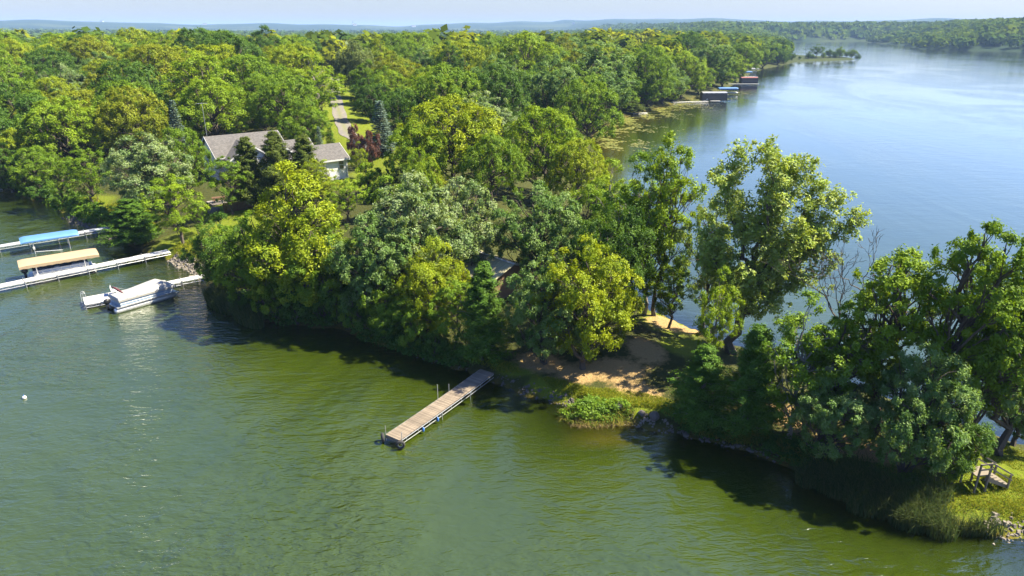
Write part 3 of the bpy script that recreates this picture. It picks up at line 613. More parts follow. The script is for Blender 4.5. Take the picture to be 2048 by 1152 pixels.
('broadleaf_tree', 'oak', -104.1, 165.0, 13.3, 11.5, (0.16, 0.23, 0.065, 0.45), 0.00, 'whitish silver-leaved tree high in the left woods', None),
('broadleaf_tree', 'dome', -84.8, 170.0, 16.9, 19.4, (0.195, 0.22, 0.01, 0), 0.00, 'largest olive yellow crown in the left woods', None),
('broadleaf_tree', 'dome', -76.4, 195.0, 18.1, 18.6, (0.072, 0.138, 0.016, 0), 0.00, 'dark tall crown on the skyline of the left woods', None),
('broadleaf_tree', 'dome', -57.5, 190.0, 15.2, 16.7, (0.23, 0.28, 0.01, 0), 0.00, 'rounded yellow-green crown on the skyline left of the driveway', None),
('broadleaf_tree', 'ash', -104.9, 215.0, 18.2, 11.0, (0.185, 0.265, 0.012, 0), 0.00, 'pale narrow crown poking above the skyline of the left woods', None),
('willow_tree', 'willow', -44.9, 205.0, 15.3, 12.8, (0.15, 0.185, 0.06, 0.15), 0.00, 'pale weeping willow at the far end of the driveway', None),
('broadleaf_tree', 'maple', -41.3, 225.0, 16.8, 12.4, (0.23, 0.28, 0.01, 0), 0.00, 'yellow-green tall tree right of the weeping willow', None),
('broadleaf_tree', 'maple', -37.9, 128.0, 10.4, 9.4, (0.135, 0.215, 0.012, 0), 0.00, 'mid green tree filling the gap between the house roof and the driveway', None),
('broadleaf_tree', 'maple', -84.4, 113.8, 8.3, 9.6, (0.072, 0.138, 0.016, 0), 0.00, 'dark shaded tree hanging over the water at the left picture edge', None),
('broadleaf_tree', 'ash', -68.8, 102.9, 8.2, 7.3, (0.135, 0.215, 0.012, 0), 0.00, 'green tree leaning over the grassy bank at the left shore corner', None),
('leafy_bush', 'shrub', -75.3, 107.6, 3.5, 5.7, (0.072, 0.138, 0.016, 0), 0.00, "dark bush at the water's edge below the left edge trees", None),
('broadleaf_tree', 'maple', -31.7, 158.0, 10.3, 9.3, (0.072, 0.138, 0.016, 0), 0.00, 'dark green tree close beside the right edge of the driveway', None),
('broadleaf_tree', 'maple', -38.0, 188.0, 11.8, 9.1, (0.135, 0.215, 0.012, 0), 0.00, 'mid green tree above the dark one at the right edge of the driveway', None),
('broadleaf_tree', 'ash', -46.3, 172.0, 8.4, 7.6, (0.185, 0.265, 0.012, 0), 0.00, 'light green slender tree close beside the left edge of the driveway', None),
('broadleaf_tree', 'dome', -13.5, 140.0, 15.4, 17.7, (0.135, 0.215, 0.012, 0), 0.00, 'wide green crown between the driveway and the right lake', None),
('broadleaf_tree', 'dome', -21.1, 134.0, 10.6, 10.9, (0.072, 0.138, 0.016, 0), 0.00, 'dark green tree right of the driveway behind the blue spruce', None),
('broadleaf_tree', 'maple', -29.5, 170.0, 11.9, 10.0, (0.185, 0.265, 0.012, 0), 0.00, 'light green tree right of the willow beside the driveway', None),
('broadleaf_tree', 'ash', 0.4, 150.0, 18.1, 7.7, (0.072, 0.138, 0.016, 0), 0.00, 'dark narrow poplar-like tree right of the wide green crown', None),
('broadleaf_tree', 'maple', -17.8, 200.0, 17.1, 13.9, (0.072, 0.138, 0.016, 0), 0.00, 'dark rounded crown behind the wide green crown', None),
('broadleaf_tree', 'maple', -7.1, 190.0, 17.9, 9.1, (0.23, 0.28, 0.01, 0), 0.00, 'small yellow-green crown right of the dark rounded one', None),
('broadleaf_tree', 'dome', 3.8, 215.0, 21.9, 23.6, (0.185, 0.265, 0.012, 0), 0.00, 'high light green crown on the skyline near the middle', None),
('broadleaf_tree', 'oak', 9.3, 165.0, 18.7, 15.8, (0.115, 0.2, 0.036, 0.22), 0.00, 'tall grey-green spreading tree just right of the narrow dark poplar', 'trees along the right lake shore'),
('broadleaf_tree', 'oak', 22.9, 200.0, 22.2, 25.5, (0.115, 0.2, 0.036, 0.22), 0.00, 'tall grey-green spreading tree well right of the middle skyline crown', 'trees along the right lake shore'),
('broadleaf_tree', 'dome', 15.9, 150.0, 16.2, 15.5, (0.135, 0.215, 0.012, 0), 0.00, 'tall mid green round tree just right of the light green crown above the cabin', 'trees along the right lake shore'),
('broadleaf_tree', 'oak', 32.1, 218.0, 15.0, 17.3, (0.135, 0.215, 0.012, 0), 0.00, 'mid-sized mid green spreading tree well left of the black boat shelter, leftmost of three', 'trees along the right lake shore'),
('cedar_tree', 'cedar', 38.4, 228.0, 5.4, 10.1, (0.085, 0.11, 0.02, 0), 0.00, 'small dark cedar well left of the black boat shelter', 'trees along the right lake shore'),
('broadleaf_tree', 'maple', 9.7, 128.0, 11.1, 8.5, (0.135, 0.215, 0.012, 0), 0.00, 'small mid green round tree just right of the light green crown above the cabin', 'trees along the right lake shore'),
('broadleaf_tree', 'dome', 45.9, 241.0, 21.0, 21.2, (0.135, 0.215, 0.012, 0), 0.00, 'tall mid green round tree well left of the black boat shelter', 'trees along the right lake shore'),
('broadleaf_tree', 'oak', 54.2, 255.0, 16.3, 18.7, (0.115, 0.2, 0.036, 0.22), 0.00, 'tall grey-green spreading tree well left of the black boat shelter', 'trees along the right lake shore'),
('broadleaf_tree', 'oak', 44.5, 239.0, 11.7, 13.4, (0.135, 0.215, 0.012, 0), 0.00, 'small mid green spreading tree well left of the black boat shelter', 'trees along the right lake shore'),
('broadleaf_tree', 'dome', 66.1, 276.0, 17.7, 20.4, (0.185, 0.265, 0.012, 0), 0.00, 'tall light green round tree well above the black boat shelter', 'trees along the right lake shore'),
('broadleaf_tree', 'maple', 77.5, 296.0, 12.3, 14.2, (0.135, 0.215, 0.012, 0), 0.00, 'mid-sized mid green round tree well above the black boat shelter', 'trees along the right lake shore'),
('broadleaf_tree', 'maple', 60.8, 266.0, 9.2, 10.6, (0.185, 0.265, 0.012, 0), 0.00, 'small light green round tree just left of the black boat shelter', 'trees along the right lake shore'),
('broadleaf_tree', 'oak', 87.2, 320.0, 21.3, 24.5, (0.115, 0.2, 0.036, 0.22), 0.00, 'tall grey-green spreading tree just left of the reddish boat shelter', 'trees along the right lake shore'),
('broadleaf_tree', 'maple', 98.3, 333.0, 15.1, 17.4, (0.135, 0.215, 0.012, 0), 0.00, 'mid-sized mid green round tree just left of the reddish boat shelter', 'trees along the right lake shore'),
('broadleaf_tree', 'dome', 94.0, 380.0, 21.6, 24.8, (0.072, 0.138, 0.016, 0), 0.00, 'tall dark green round tree well left of the reddish boat shelter', 'trees along the right lake shore'),
('broadleaf_tree', 'dome', 129.1, 402.0, 19.0, 21.9, (0.135, 0.215, 0.012, 0), 0.00, 'tall mid green round tree well above the reddish boat shelter', 'trees along the right lake shore'),
('broadleaf_tree', 'maple', 116.1, 371.0, 12.8, 14.7, (0.185, 0.265, 0.012, 0), 0.00, 'mid-sized light green round tree just above the reddish boat shelter', 'trees along the right lake shore'),
('broadleaf_tree', 'oak', 173.2, 496.0, 15.6, 18.0, (0.135, 0.215, 0.012, 0), 0.00, 'tall mid green spreading tree well above the reddish boat shelter', 'trees along the right lake shore'),
('broadleaf_tree', 'maple', 201.5, 544.0, 12.2, 14.1, (0.072, 0.138, 0.016, 0), 0.00, 'mid-sized dark green round tree well above the reddish boat shelter', 'trees along the right lake shore'),
('broadleaf_tree', 'maple', 212.7, 563.0, 10.0, 11.4, (0.072, 0.138, 0.016, 0), 0.00, 'small dark green round tree just right of the reddish boat shelter', 'trees along the right lake shore'),
('broadleaf_tree', 'ash', 270.7, 640.0, 11.3, 13.0, (0.072, 0.138, 0.016, 0), 0.00, 'dark green tree on the narrow far spit of land, fourth from left', 'trees on the far spit'),
('broadleaf_tree', 'maple', 260.0, 632.0, 5.7, 6.6, (0.072, 0.138, 0.016, 0), 0.00, 'dark green tree on the narrow far spit of land, third from left', 'trees on the far spit'),
('broadleaf_tree', 'maple', 285.1, 648.0, 7.1, 8.1, (0.072, 0.138, 0.016, 0), 0.00, 'dark green tree on the narrow far spit of land, fifth from left', 'trees on the far spit'),
('broadleaf_tree', 'maple', 297.7, 655.0, 9.2, 10.5, (0.135, 0.215, 0.012, 0), 0.00, 'mid green tree on the narrow far spit of land, third from left', 'trees on the far spit'),
('broadleaf_tree', 'maple', 313.6, 665.0, 8.3, 9.6, (0.135, 0.215, 0.012, 0), 0.00, 'mid green tree on the narrow far spit of land, fourth from left', 'trees on the far spit'),
('broadleaf_tree', 'maple', 277.1, 641.0, 4.9, 5.7, (0.135, 0.215, 0.012, 0), 0.00, 'mid green tree on the narrow far spit of land, second from left', 'trees on the far spit'),
('broadleaf_tree', 'maple', 291.7, 650.0, 5.2, 6.0, (0.072, 0.138, 0.016, 0), 0.00, 'dark green tree on the narrow far spit of land, sixth from left', 'trees on the far spit'),
('broadleaf_tree', 'oak', 305.3, 658.0, 5.1, 5.8, (0.072, 0.138, 0.016, 0), 0.00, 'dark green tree on the narrow far spit of land, seventh from left', 'trees on the far spit'),
('broadleaf_tree', 'oak', 264.6, 634.0, 3.6, 4.1, (0.135, 0.215, 0.012, 0), 0.00, 'mid green tree on the narrow far spit of land, first from left', 'trees on the far spit'),
('broadleaf_tree', 'maple', 336.7, 702.0, 6.8, 7.8, (0.072, 0.138, 0.016, 0), 0.00, 'dark green tree on the narrow far spit of land, eighth from left', 'trees on the far spit'),
('broadleaf_tree', 'maple', 249.9, 625.0, 2.6, 3.0, (0.072, 0.138, 0.016, 0), 0.00, 'dark green tree on the narrow far spit of land, second from left', 'trees on the far spit'),
('broadleaf_tree', 'maple', 237.8, 612.0, 6.6, 7.6, (0.072, 0.138, 0.016, 0), 0.00, 'dark green tree on the narrow far spit of land, first from left', 'trees on the far spit'),
('broadleaf_tree', 'maple', -89.9, 125.7, 15.8, 16.1, (0.072, 0.138, 0.016, 0), 0.00, 'tall dark green round tree well left of the broad yellowish left tree', 'woods left of the driveway'),
('broadleaf_tree', 'dome', -105.0, 127.1, 15.6, 17.7, (0.072, 0.138, 0.016, 0), 0.00, 'tall dark green round tree well left of the left edge tree', 'woods left of the driveway'),
('broadleaf_tree', 'oak', -5.2, 128.5, 12.0, 12.9, (0.16, 0.23, 0.065, 0.45), 0.00, 'small silver spreading tree just right of the biggest middle crown', 'woods between the driveway and the right lake'),
('broadleaf_tree', 'dome', -72.6, 132.5, 13.9, 14.2, (0.135, 0.215, 0.012, 0), 0.00, 'mid-sized mid green round tree just above the olive round tree left of the spruce', 'woods left of the driveway'),
('broadleaf_tree', 'dome', -83.3, 134.0, 12.5, 14.6, (0.195, 0.22, 0.01, 0), 0.00, 'mid-sized olive round tree just right of the broad yellowish left tree', 'woods left of the driveway'),
('broadleaf_tree', 'dome', -98.1, 135.1, 10.3, 9.6, (0.195, 0.22, 0.01, 0), 0.00, 'small olive round tree well above the left edge tree', 'woods left of the driveway'),
('broadleaf_tree', 'dome', -111.6, 136.4, 12.6, 11.4, (0.185, 0.265, 0.012, 0), 0.00, 'mid-sized light green round tree well left of the left edge tree, left one of two', 'woods left of the driveway'),
('broadleaf_tree', 'ash', -62.1, 140.3, 17.1, 13.8, (0.185, 0.265, 0.012, 0), 0.00, 'tall light green slender tree just above the sunlit crown left of the house', 'woods left of the driveway'),
('broadleaf_tree', 'dome', -50.7, 142.9, 12.1, 12.7, (0.135, 0.215, 0.012, 0), 0.00, 'mid-sized mid green round tree just left of the crown behind the house roof', 'woods left of the driveway'),
('broadleaf_tree', 'dome', -3.8, 144.8, 16.2, 15.2, (0.072, 0.138, 0.016, 0), 0.00, 'tall dark green round tree just left of the narrow dark poplar', 'woods between the driveway and the right lake'),
('broadleaf_tree', 'oak', -93.7, 144.9, 10.9, 11.2, (0.115, 0.2, 0.036, 0.22), 0.00, 'small grey-green spreading tree just above the broad yellowish left tree', 'woods left of the driveway'),
('broadleaf_tree', 'dome', -78.1, 144.9, 16.2, 15.6, (0.072, 0.138, 0.016, 0), 0.00, 'tall dark green round tree just left of the largest olive crown', 'woods left of the driveway'),
('broadleaf_tree', 'maple', -105.2, 146.1, 15.5, 16.2, (0.135, 0.215, 0.012, 0), 0.00, 'tall mid green round tree well left of the whitish silver tree, leftmost of three', 'woods left of the driveway'),
('broadleaf_tree', 'dome', -118.6, 146.7, 13.2, 15.4, (0.185, 0.265, 0.012, 0), 0.00, 'mid-sized light green round tree well left of the left edge tree, right one of two', 'woods left of the driveway'),
('broadleaf_tree', 'maple', -67.9, 149.9, 12.6, 11.7, (0.195, 0.22, 0.01, 0), 0.00, 'mid-sized olive round tree just left of the sunlit crown left of the house', 'woods left of the driveway'),
('broadleaf_tree', 'dome', -17.4, 151.5, 12.5, 14.2, (0.23, 0.28, 0.01, 0), 0.00, 'mid-sized yellow-green round tree just left of the wide green crown', 'woods between the driveway and the right lake'),
('broadleaf_tree', 'dome', -56.3, 152.4, 15.3, 17.9, (0.135, 0.215, 0.012, 0), 0.00, 'tall mid green round tree well below the dark skyline crown', 'woods left of the driveway'),
('broadleaf_tree', 'dome', -86.0, 153.3, 11.6, 12.7, (0.135, 0.215, 0.012, 0), 0.00, 'small mid green round tree just above the olive round tree left of the spruce', 'woods left of the driveway'),
('broadleaf_tree', 'dome', -113.8, 156.6, 10.4, 10.2, (0.072, 0.138, 0.016, 0), 0.00, 'small dark green round tree well left of the broad yellowish left tree', 'woods left of the driveway'),
('broadleaf_tree', 'dome', -1.2, 156.7, 10.4, 12.3, (0.135, 0.215, 0.012, 0), 0.00, 'small mid green round tree well below the narrow dark poplar', 'woods between the driveway and the right lake'),
('broadleaf_tree', 'dome', -101.4, 156.7, 11.9, 12.3, (0.23, 0.28, 0.01, 0), 0.00, 'small yellow-green round tree just below the whitish silver tree', 'woods left of the driveway'),
('broadleaf_tree', 'ash', -63.9, 160.2, 13.4, 10.2, (0.185, 0.265, 0.012, 0), 0.00, 'mid-sized light green slender tree just above the sunlit crown left of the house', 'woods left of the driveway'),
('broadleaf_tree', 'dome', -76.3, 160.2, 10.5, 10.8, (0.072, 0.138, 0.016, 0), 0.00, 'small dark green round tree just left of the sunlit crown left of the house', 'woods left of the driveway'),
('broadleaf_tree', 'dome', -128.4, 160.8, 14.2, 13.3, (0.23, 0.28, 0.01, 0), 0.00, 'mid-sized yellow-green round tree well left of the whitish silver tree, first from left', 'woods left of the driveway'),
('broadleaf_tree', 'oak', -16.7, 162.5, 10.3, 11.6, (0.115, 0.2, 0.036, 0.22), 0.00, 'small grey-green spreading tree just below the wide green crown', 'woods between the driveway and the right lake'),
('broadleaf_tree', 'maple', -118.4, 167.7, 17.5, 17.0, (0.135, 0.215, 0.012, 0), 0.00, 'tall mid green round tree well left of the whitish silver tree, rightmost of three', 'woods left of the driveway'),
('broadleaf_tree', 'oak', -3.1, 168.1, 17.2, 17.2, (0.115, 0.2, 0.036, 0.22), 0.00, 'tall grey-green spreading tree just left of the narrow dark poplar', 'woods between the driveway and the right lake'),
('broadleaf_tree', 'oak', -96.8, 169.4, 12.6, 14.7, (0.195, 0.22, 0.01, 0), 0.00, 'mid-sized olive spreading tree just right of the whitish silver tree', 'woods left of the driveway'),
('broadleaf_tree', 'dome', -70.1, 170.3, 16.5, 17.9, (0.23, 0.28, 0.01, 0), 0.00, 'tall yellow-green round tree just below the dark skyline crown', 'woods left of the driveway'),
('broadleaf_tree', 'ash', -52.8, 173.0, 10.2, 7.8, (0.185, 0.265, 0.012, 0), 0.00, 'small light green slender tree just left of the feathery tree by the driveway', 'woods left of the driveway'),
('broadleaf_tree', 'dome', -108.5, 173.3, 11.9, 14.2, (0.072, 0.138, 0.016, 0), 0.00, 'small dark green round tree just right of the whitish silver tree', 'woods left of the driveway'),
('broadleaf_tree', 'dome', -20.0, 174.2, 11.1, 11.4, (0.23, 0.28, 0.01, 0), 0.00, 'small yellow-green round tree just left of the wide green crown', 'woods between the driveway and the right lake'),
('broadleaf_tree', 'dome', 13.5, 175.9, 14.5, 13.1, (0.195, 0.22, 0.01, 0), 0.00, 'mid-sized olive round tree well right of the narrow dark poplar', 'woods between the driveway and the right lake'),
('broadleaf_tree', 'dome', -131.8, 176.8, 10.4, 11.0, (0.135, 0.215, 0.012, 0), 0.00, 'small mid green round tree well left of the whitish silver tree', 'woods left of the driveway'),
('broadleaf_tree', 'oak', -144.0, 178.1, 15.0, 16.8, (0.115, 0.2, 0.036, 0.22), 0.00, 'mid-sized grey-green spreading tree well left of the whitish silver tree, leftmost of three', 'woods left of the driveway'),
('broadleaf_tree', 'dome', -120.2, 179.1, 12.2, 12.3, (0.072, 0.138, 0.016, 0), 0.00, 'mid-sized dark green round tree just left of the whitish silver tree', 'woods left of the driveway'),
('broadleaf_tree', 'dome', -8.6, 179.3, 13.5, 14.9, (0.195, 0.22, 0.01, 0), 0.00, 'mid-sized olive round tree just right of the wide green crown', 'woods between the driveway and the right lake'),
('broadleaf_tree', 'oak', -63.0, 179.9, 12.0, 11.0, (0.072, 0.138, 0.016, 0), 0.00, 'mid-sized dark green spreading tree just above the crown behind the house roof', 'woods left of the driveway'),
('broadleaf_tree', 'oak', -94.2, 180.3, 15.2, 14.7, (0.185, 0.265, 0.012, 0), 0.00, 'tall light green spreading tree just left of the largest olive crown', 'woods left of the driveway'),
('broadleaf_tree', 'dome', -31.7, 180.4, 10.2, 11.8, (0.135, 0.215, 0.012, 0), 0.00, 'small mid green round tree well below the tall willow neighbour', 'woods left of the driveway'),
('broadleaf_tree', 'dome', -76.1, 180.7, 12.6, 12.7, (0.072, 0.138, 0.016, 0), 0.00, 'mid-sized dark green round tree just below the dark skyline crown', 'woods left of the driveway'),
('broadleaf_tree', 'ash', -105.9, 184.5, 12.7, 10.4, (0.23, 0.28, 0.01, 0), 0.00, 'mid-sized yellow-green slender tree just right of the whitish silver tree', 'woods left of the driveway'),
('broadleaf_tree', 'dome', 3.5, 184.8, 13.5, 13.4, (0.135, 0.215, 0.012, 0), 0.00, 'mid-sized mid green round tree just right of the narrow dark poplar', 'woods between the driveway and the right lake'),
('broadleaf_tree', 'dome', -21.7, 186.3, 11.8, 11.8, (0.185, 0.265, 0.012, 0), 0.00, 'small light green round tree just left of the wide green crown, right one of two', 'woods between the driveway and the right lake'),
('broadleaf_tree', 'maple', 16.0, 187.2, 16.2, 18.8, (0.135, 0.215, 0.012, 0), 0.00, 'tall mid green round tree well right of the narrow dark poplar', 'woods between the driveway and the right lake'),
('broadleaf_tree', 'dome', -136.9, 188.6, 14.3, 13.3, (0.185, 0.265, 0.012, 0), 0.00, 'mid-sized light green round tree well left of the whitish silver tree, right one of two', 'woods left of the driveway'),
('broadleaf_tree', 'dome', -122.7, 190.7, 15.6, 16.6, (0.072, 0.138, 0.016, 0), 0.00, 'tall dark green round tree just above the whitish silver tree', 'woods left of the driveway'),
('broadleaf_tree', 'ash', -88.2, 192.0, 15.1, 13.4, (0.23, 0.28, 0.01, 0), 0.00, 'mid-sized yellow-green slender tree just right of the largest olive crown', 'woods left of the driveway'),
('broadleaf_tree', 'maple', -32.2, 192.8, 14.2, 14.4, (0.195, 0.22, 0.01, 0), 0.00, 'mid-sized olive round tree just below the tall willow neighbour', 'woods left of the driveway'),
('broadleaf_tree', 'oak', -111.6, 194.4, 13.3, 14.3, (0.115, 0.2, 0.036, 0.22), 0.00, 'mid-sized grey-green spreading tree just right of the whitish silver tree', 'woods left of the driveway'),
('broadleaf_tree', 'oak', -146.1, 196.2, 14.9, 14.8, (0.115, 0.2, 0.036, 0.22), 0.00, 'mid-sized grey-green spreading tree well left of the whitish silver tree, rightmost of three', 'woods left of the driveway'),
('broadleaf_tree', 'dome', 6.7, 196.8, 13.1, 14.1, (0.072, 0.138, 0.016, 0), 0.00, 'mid-sized dark green round tree just right of the narrow dark poplar', 'woods between the driveway and the right lake'),
('broadleaf_tree', 'dome', -99.7, 197.0, 10.4, 9.7, (0.195, 0.22, 0.01, 0), 0.00, 'small olive round tree just below the largest olive crown', 'woods left of the driveway'),
('broadleaf_tree', 'dome', -7.0, 198.4, 11.7, 11.0, (0.185, 0.265, 0.012, 0), 0.00, 'small light green round tree just left of the narrow dark poplar', 'woods between the driveway and the right lake'),
('broadleaf_tree', 'dome', -130.1, 200.0, 13.8, 12.9, (0.185, 0.265, 0.012, 0), 0.00, 'mid-sized light green round tree just above the whitish silver tree', 'woods left of the driveway'),
('broadleaf_tree', 'ash', -65.5, 200.3, 13.4, 12.0, (0.185, 0.265, 0.012, 0), 0.00, 'mid-sized light green slender tree just left of the round driveway skyline crown', 'woods left of the driveway'),
('broadleaf_tree', 'oak', -84.8, 203.8, 10.2, 9.4, (0.135, 0.215, 0.012, 0), 0.00, 'small mid green spreading tree just below the dark skyline crown', 'woods left of the driveway'),
('broadleaf_tree', 'dome', -119.5, 204.8, 17.4, 17.1, (0.195, 0.22, 0.01, 0), 0.00, 'tall olive round tree well above the whitish silver tree', 'woods left of the driveway'),
('broadleaf_tree', 'dome', -29.0, 204.9, 10.9, 11.1, (0.185, 0.265, 0.012, 0), 0.00, 'small light green round tree just left of the wide green crown, left one of two', 'woods between the driveway and the right lake'),
('broadleaf_tree', 'dome', -155.8, 205.5, 12.6, 12.3, (0.135, 0.215, 0.012, 0), 0.00, 'mid-sized mid green round tree well left of the whitish silver tree, rightmost of three', 'woods left of the driveway'),
('broadleaf_tree', 'dome', -141.7, 207.4, 11.4, 11.2, (0.195, 0.22, 0.01, 0), 0.00, 'small olive round tree just left of the whitish silver tree', 'woods left of the driveway'),
('broadleaf_tree', 'oak', -96.4, 210.0, 11.6, 12.9, (0.135, 0.215, 0.012, 0), 0.00, 'small mid green spreading tree just right of the largest olive crown', 'woods left of the driveway'),
('broadleaf_tree', 'dome', -14.9, 211.0, 18.2, 20.8, (0.23, 0.28, 0.01, 0), 0.00, 'tall yellow-green round tree just right of the dark rounded crown', 'woods between the driveway and the right lake'),
('broadleaf_tree', 'dome', -70.2, 211.0, 13.7, 12.8, (0.195, 0.22, 0.01, 0), 0.00, 'mid-sized olive round tree just left of the round driveway skyline crown', 'woods left of the driveway'),
('broadleaf_tree', 'dome', -38.0, 213.1, 10.6, 10.1, (0.072, 0.138, 0.016, 0), 0.00, 'small dark green round tree just below the tall willow neighbour', 'woods between the driveway and the right lake'),
('broadleaf_tree', 'ash', -128.4, 213.5, 17.9, 14.7, (0.072, 0.138, 0.016, 0), 0.00, 'tall dark green slender tree well above the whitish silver tree', 'woods left of the driveway'),
('broadleaf_tree', 'oak', -164.3, 213.7, 18.3, 21.2, (0.115, 0.2, 0.036, 0.22), 0.00, 'tall grey-green spreading tree well left of the whitish silver tree, leftmost of three', 'woods left of the driveway'),
('broadleaf_tree', 'maple', -115.1, 215.8, 14.4, 14.5, (0.135, 0.215, 0.012, 0), 0.00, 'mid-sized mid green round tree just left of the largest olive crown', 'woods left of the driveway'),
('broadleaf_tree', 'oak', -26.5, 216.3, 14.5, 16.0, (0.115, 0.2, 0.036, 0.22), 0.00, 'mid-sized grey-green spreading tree just left of the dark rounded crown', 'woods between the driveway and the right lake'),
('broadleaf_tree', 'dome', -150.4, 216.8, 16.3, 16.7, (0.23, 0.28, 0.01, 0), 0.00, 'tall yellow-green round tree well left of the whitish silver tree, right one of two', 'woods left of the driveway'),
('broadleaf_tree', 'maple', -86.0, 217.0, 17.9, 17.5, (0.072, 0.138, 0.016, 0), 0.00, 'tall dark green round tree just above the dark skyline crown', 'woods left of the driveway'),
('broadleaf_tree', 'dome', 20.1, 218.4, 18.4, 17.0, (0.195, 0.22, 0.01, 0), 0.00, 'tall olive round tree well right of the middle skyline crown', 'woods between the driveway and the right lake'),
('broadleaf_tree', 'dome', -96.7, 221.9, 18.9, 19.9, (0.072, 0.138, 0.016, 0), 0.00, 'tall dark green round tree just left of the dark skyline crown', 'woods left of the driveway'),
('broadleaf_tree', 'ash', -11.3, 223.8, 9.6, 8.3, (0.23, 0.28, 0.01, 0), 0.00, 'small yellow-green slender tree just right of the wide green crown', 'woods between the driveway and the right lake'),
('broadleaf_tree', 'maple', -140.3, 223.8, 16.6, 18.9, (0.23, 0.28, 0.01, 0), 0.00, 'tall yellow-green round tree well above the whitish silver tree', 'woods left of the driveway'),
('broadleaf_tree', 'dome', -158.8, 225.5, 18.6, 17.4, (0.135, 0.215, 0.012, 0), 0.00, 'tall mid green round tree well left of the whitish silver tree, middle of three', 'woods left of the driveway'),
('broadleaf_tree', 'dome', -171.6, 225.9, 13.4, 14.3, (0.135, 0.215, 0.012, 0), 0.00, 'mid-sized mid green round tree well left of the whitish silver tree, middle of three', 'woods left of the driveway'),
('broadleaf_tree', 'dome', -73.2, 226.0, 11.0, 13.2, (0.185, 0.265, 0.012, 0), 0.00, 'small light green round tree just left of the round driveway skyline crown', 'woods left of the driveway'),
('broadleaf_tree', 'maple', -128.0, 226.1, 17.6, 17.2, (0.185, 0.265, 0.012, 0), 0.00, 'tall light green round tree well left of the largest olive crown', 'woods left of the driveway'),
('broadleaf_tree', 'dome', -107.8, 226.7, 10.7, 12.2, (0.185, 0.265, 0.012, 0), 0.00, 'small light green round tree just right of the largest olive crown, left one of two', 'woods left of the driveway'),
('broadleaf_tree', 'ash', -22.8, 227.5, 13.6, 11.6, (0.23, 0.28, 0.01, 0), 0.00, 'mid-sized yellow-green slender tree just left of the dark rounded crown', 'woods between the driveway and the right lake'),
('broadleaf_tree', 'dome', 26.7, 228.5, 15.5, 14.6, (0.185, 0.265, 0.012, 0), 0.00, 'tall light green round tree well right of the middle skyline crown', 'woods between the driveway and the right lake'),
('broadleaf_tree', 'oak', -84.8, 229.4, 10.1, 9.9, (0.072, 0.138, 0.016, 0), 0.00, 'small dark green spreading tree just below the dark skyline crown', 'woods left of the driveway'),
('broadleaf_tree', 'ash', 5.2, 229.9, 11.6, 8.8, (0.072, 0.138, 0.016, 0), 0.00, 'small dark green slender tree just right of the narrow dark poplar', 'woods between the driveway and the right lake'),
('broadleaf_tree', 'dome', -38.5, 234.5, 11.2, 11.2, (0.185, 0.265, 0.012, 0), 0.00, 'small light green round tree just below the tall willow neighbour', 'woods between the driveway and the right lake'),
('broadleaf_tree', 'dome', -150.1, 234.7, 16.0, 16.3, (0.135, 0.215, 0.012, 0), 0.00, 'tall mid green round tree well above the whitish silver tree, left one of two', 'woods left of the driveway'),
('broadleaf_tree', 'dome', -96.8, 234.7, 12.6, 12.6, (0.072, 0.138, 0.016, 0), 0.00, 'mid-sized dark green round tree just left of the dark skyline crown', 'woods left of the driveway'),
('broadleaf_tree', 'maple', -13.7, 235.5, 10.4, 11.3, (0.23, 0.28, 0.01, 0), 0.00, 'small yellow-green round tree just right of the dark rounded crown', 'woods between the driveway and the right lake'),
('broadleaf_tree', 'dome', -134.6, 236.2, 12.6, 13.9, (0.195, 0.22, 0.01, 0), 0.00, 'mid-sized olive round tree just right of the whitish silver tree', 'woods left of the driveway'),
('broadleaf_tree', 'dome', 14.3, 237.7, 17.1, 18.0, (0.135, 0.215, 0.012, 0), 0.00, 'tall mid green round tree just right of the middle skyline crown, right one of two', 'woods between the driveway and the right lake'),
('broadleaf_tree', 'dome', -121.3, 237.9, 14.5, 13.6, (0.135, 0.215, 0.012, 0), 0.00, 'mid-sized mid green round tree just above the largest olive crown', 'woods left of the driveway'),
('broadleaf_tree', 'oak', -27.2, 238.7, 11.5, 11.6, (0.072, 0.138, 0.016, 0), 0.00, 'small dark green spreading tree just left of the dark rounded crown', 'woods between the driveway and the right lake'),
('broadleaf_tree', 'dome', -191.3, 239.2, 13.4, 13.4, (0.135, 0.215, 0.012, 0), 0.00, 'mid-sized mid green round tree well left of the whitish silver tree, leftmost of three', 'woods left of the driveway'),
('broadleaf_tree', 'ash', -161.4, 239.6, 14.1, 11.6, (0.23, 0.28, 0.01, 0), 0.00, 'mid-sized yellow-green slender tree just left of the whitish silver tree', 'woods left of the driveway'),
('broadleaf_tree', 'ash', -75.2, 239.9, 14.3, 11.4, (0.135, 0.215, 0.012, 0), 0.00, 'mid-sized mid green slender tree just left of the round driveway skyline crown', 'woods left of the driveway'),
('broadleaf_tree', 'dome', -179.3, 240.0, 12.4, 11.4, (0.23, 0.28, 0.01, 0), 0.00, 'mid-sized yellow-green round tree well left of the whitish silver tree, third from left', 'woods left of the driveway'),
('broadleaf_tree', 'dome', -2.6, 242.1, 14.9, 14.8, (0.195, 0.22, 0.01, 0), 0.00, 'mid-sized olive round tree just left of the middle skyline crown, left one of two', 'woods between the driveway and the right lake'),
('broadleaf_tree', 'ash', 29.6, 242.9, 12.1, 8.9, (0.185, 0.265, 0.012, 0), 0.00, 'mid-sized light green slender tree well right of the middle skyline crown', 'woods between the driveway and the right lake'),
('broadleaf_tree', 'dome', -105.8, 244.0, 12.7, 14.9, (0.195, 0.22, 0.01, 0), 0.00, 'mid-sized olive round tree just left of the dark skyline crown', 'woods left of the driveway'),
('broadleaf_tree', 'maple', -89.3, 244.6, 10.3, 9.7, (0.185, 0.265, 0.012, 0), 0.00, 'small light green round tree just right of the dark skyline crown', 'woods left of the driveway'),
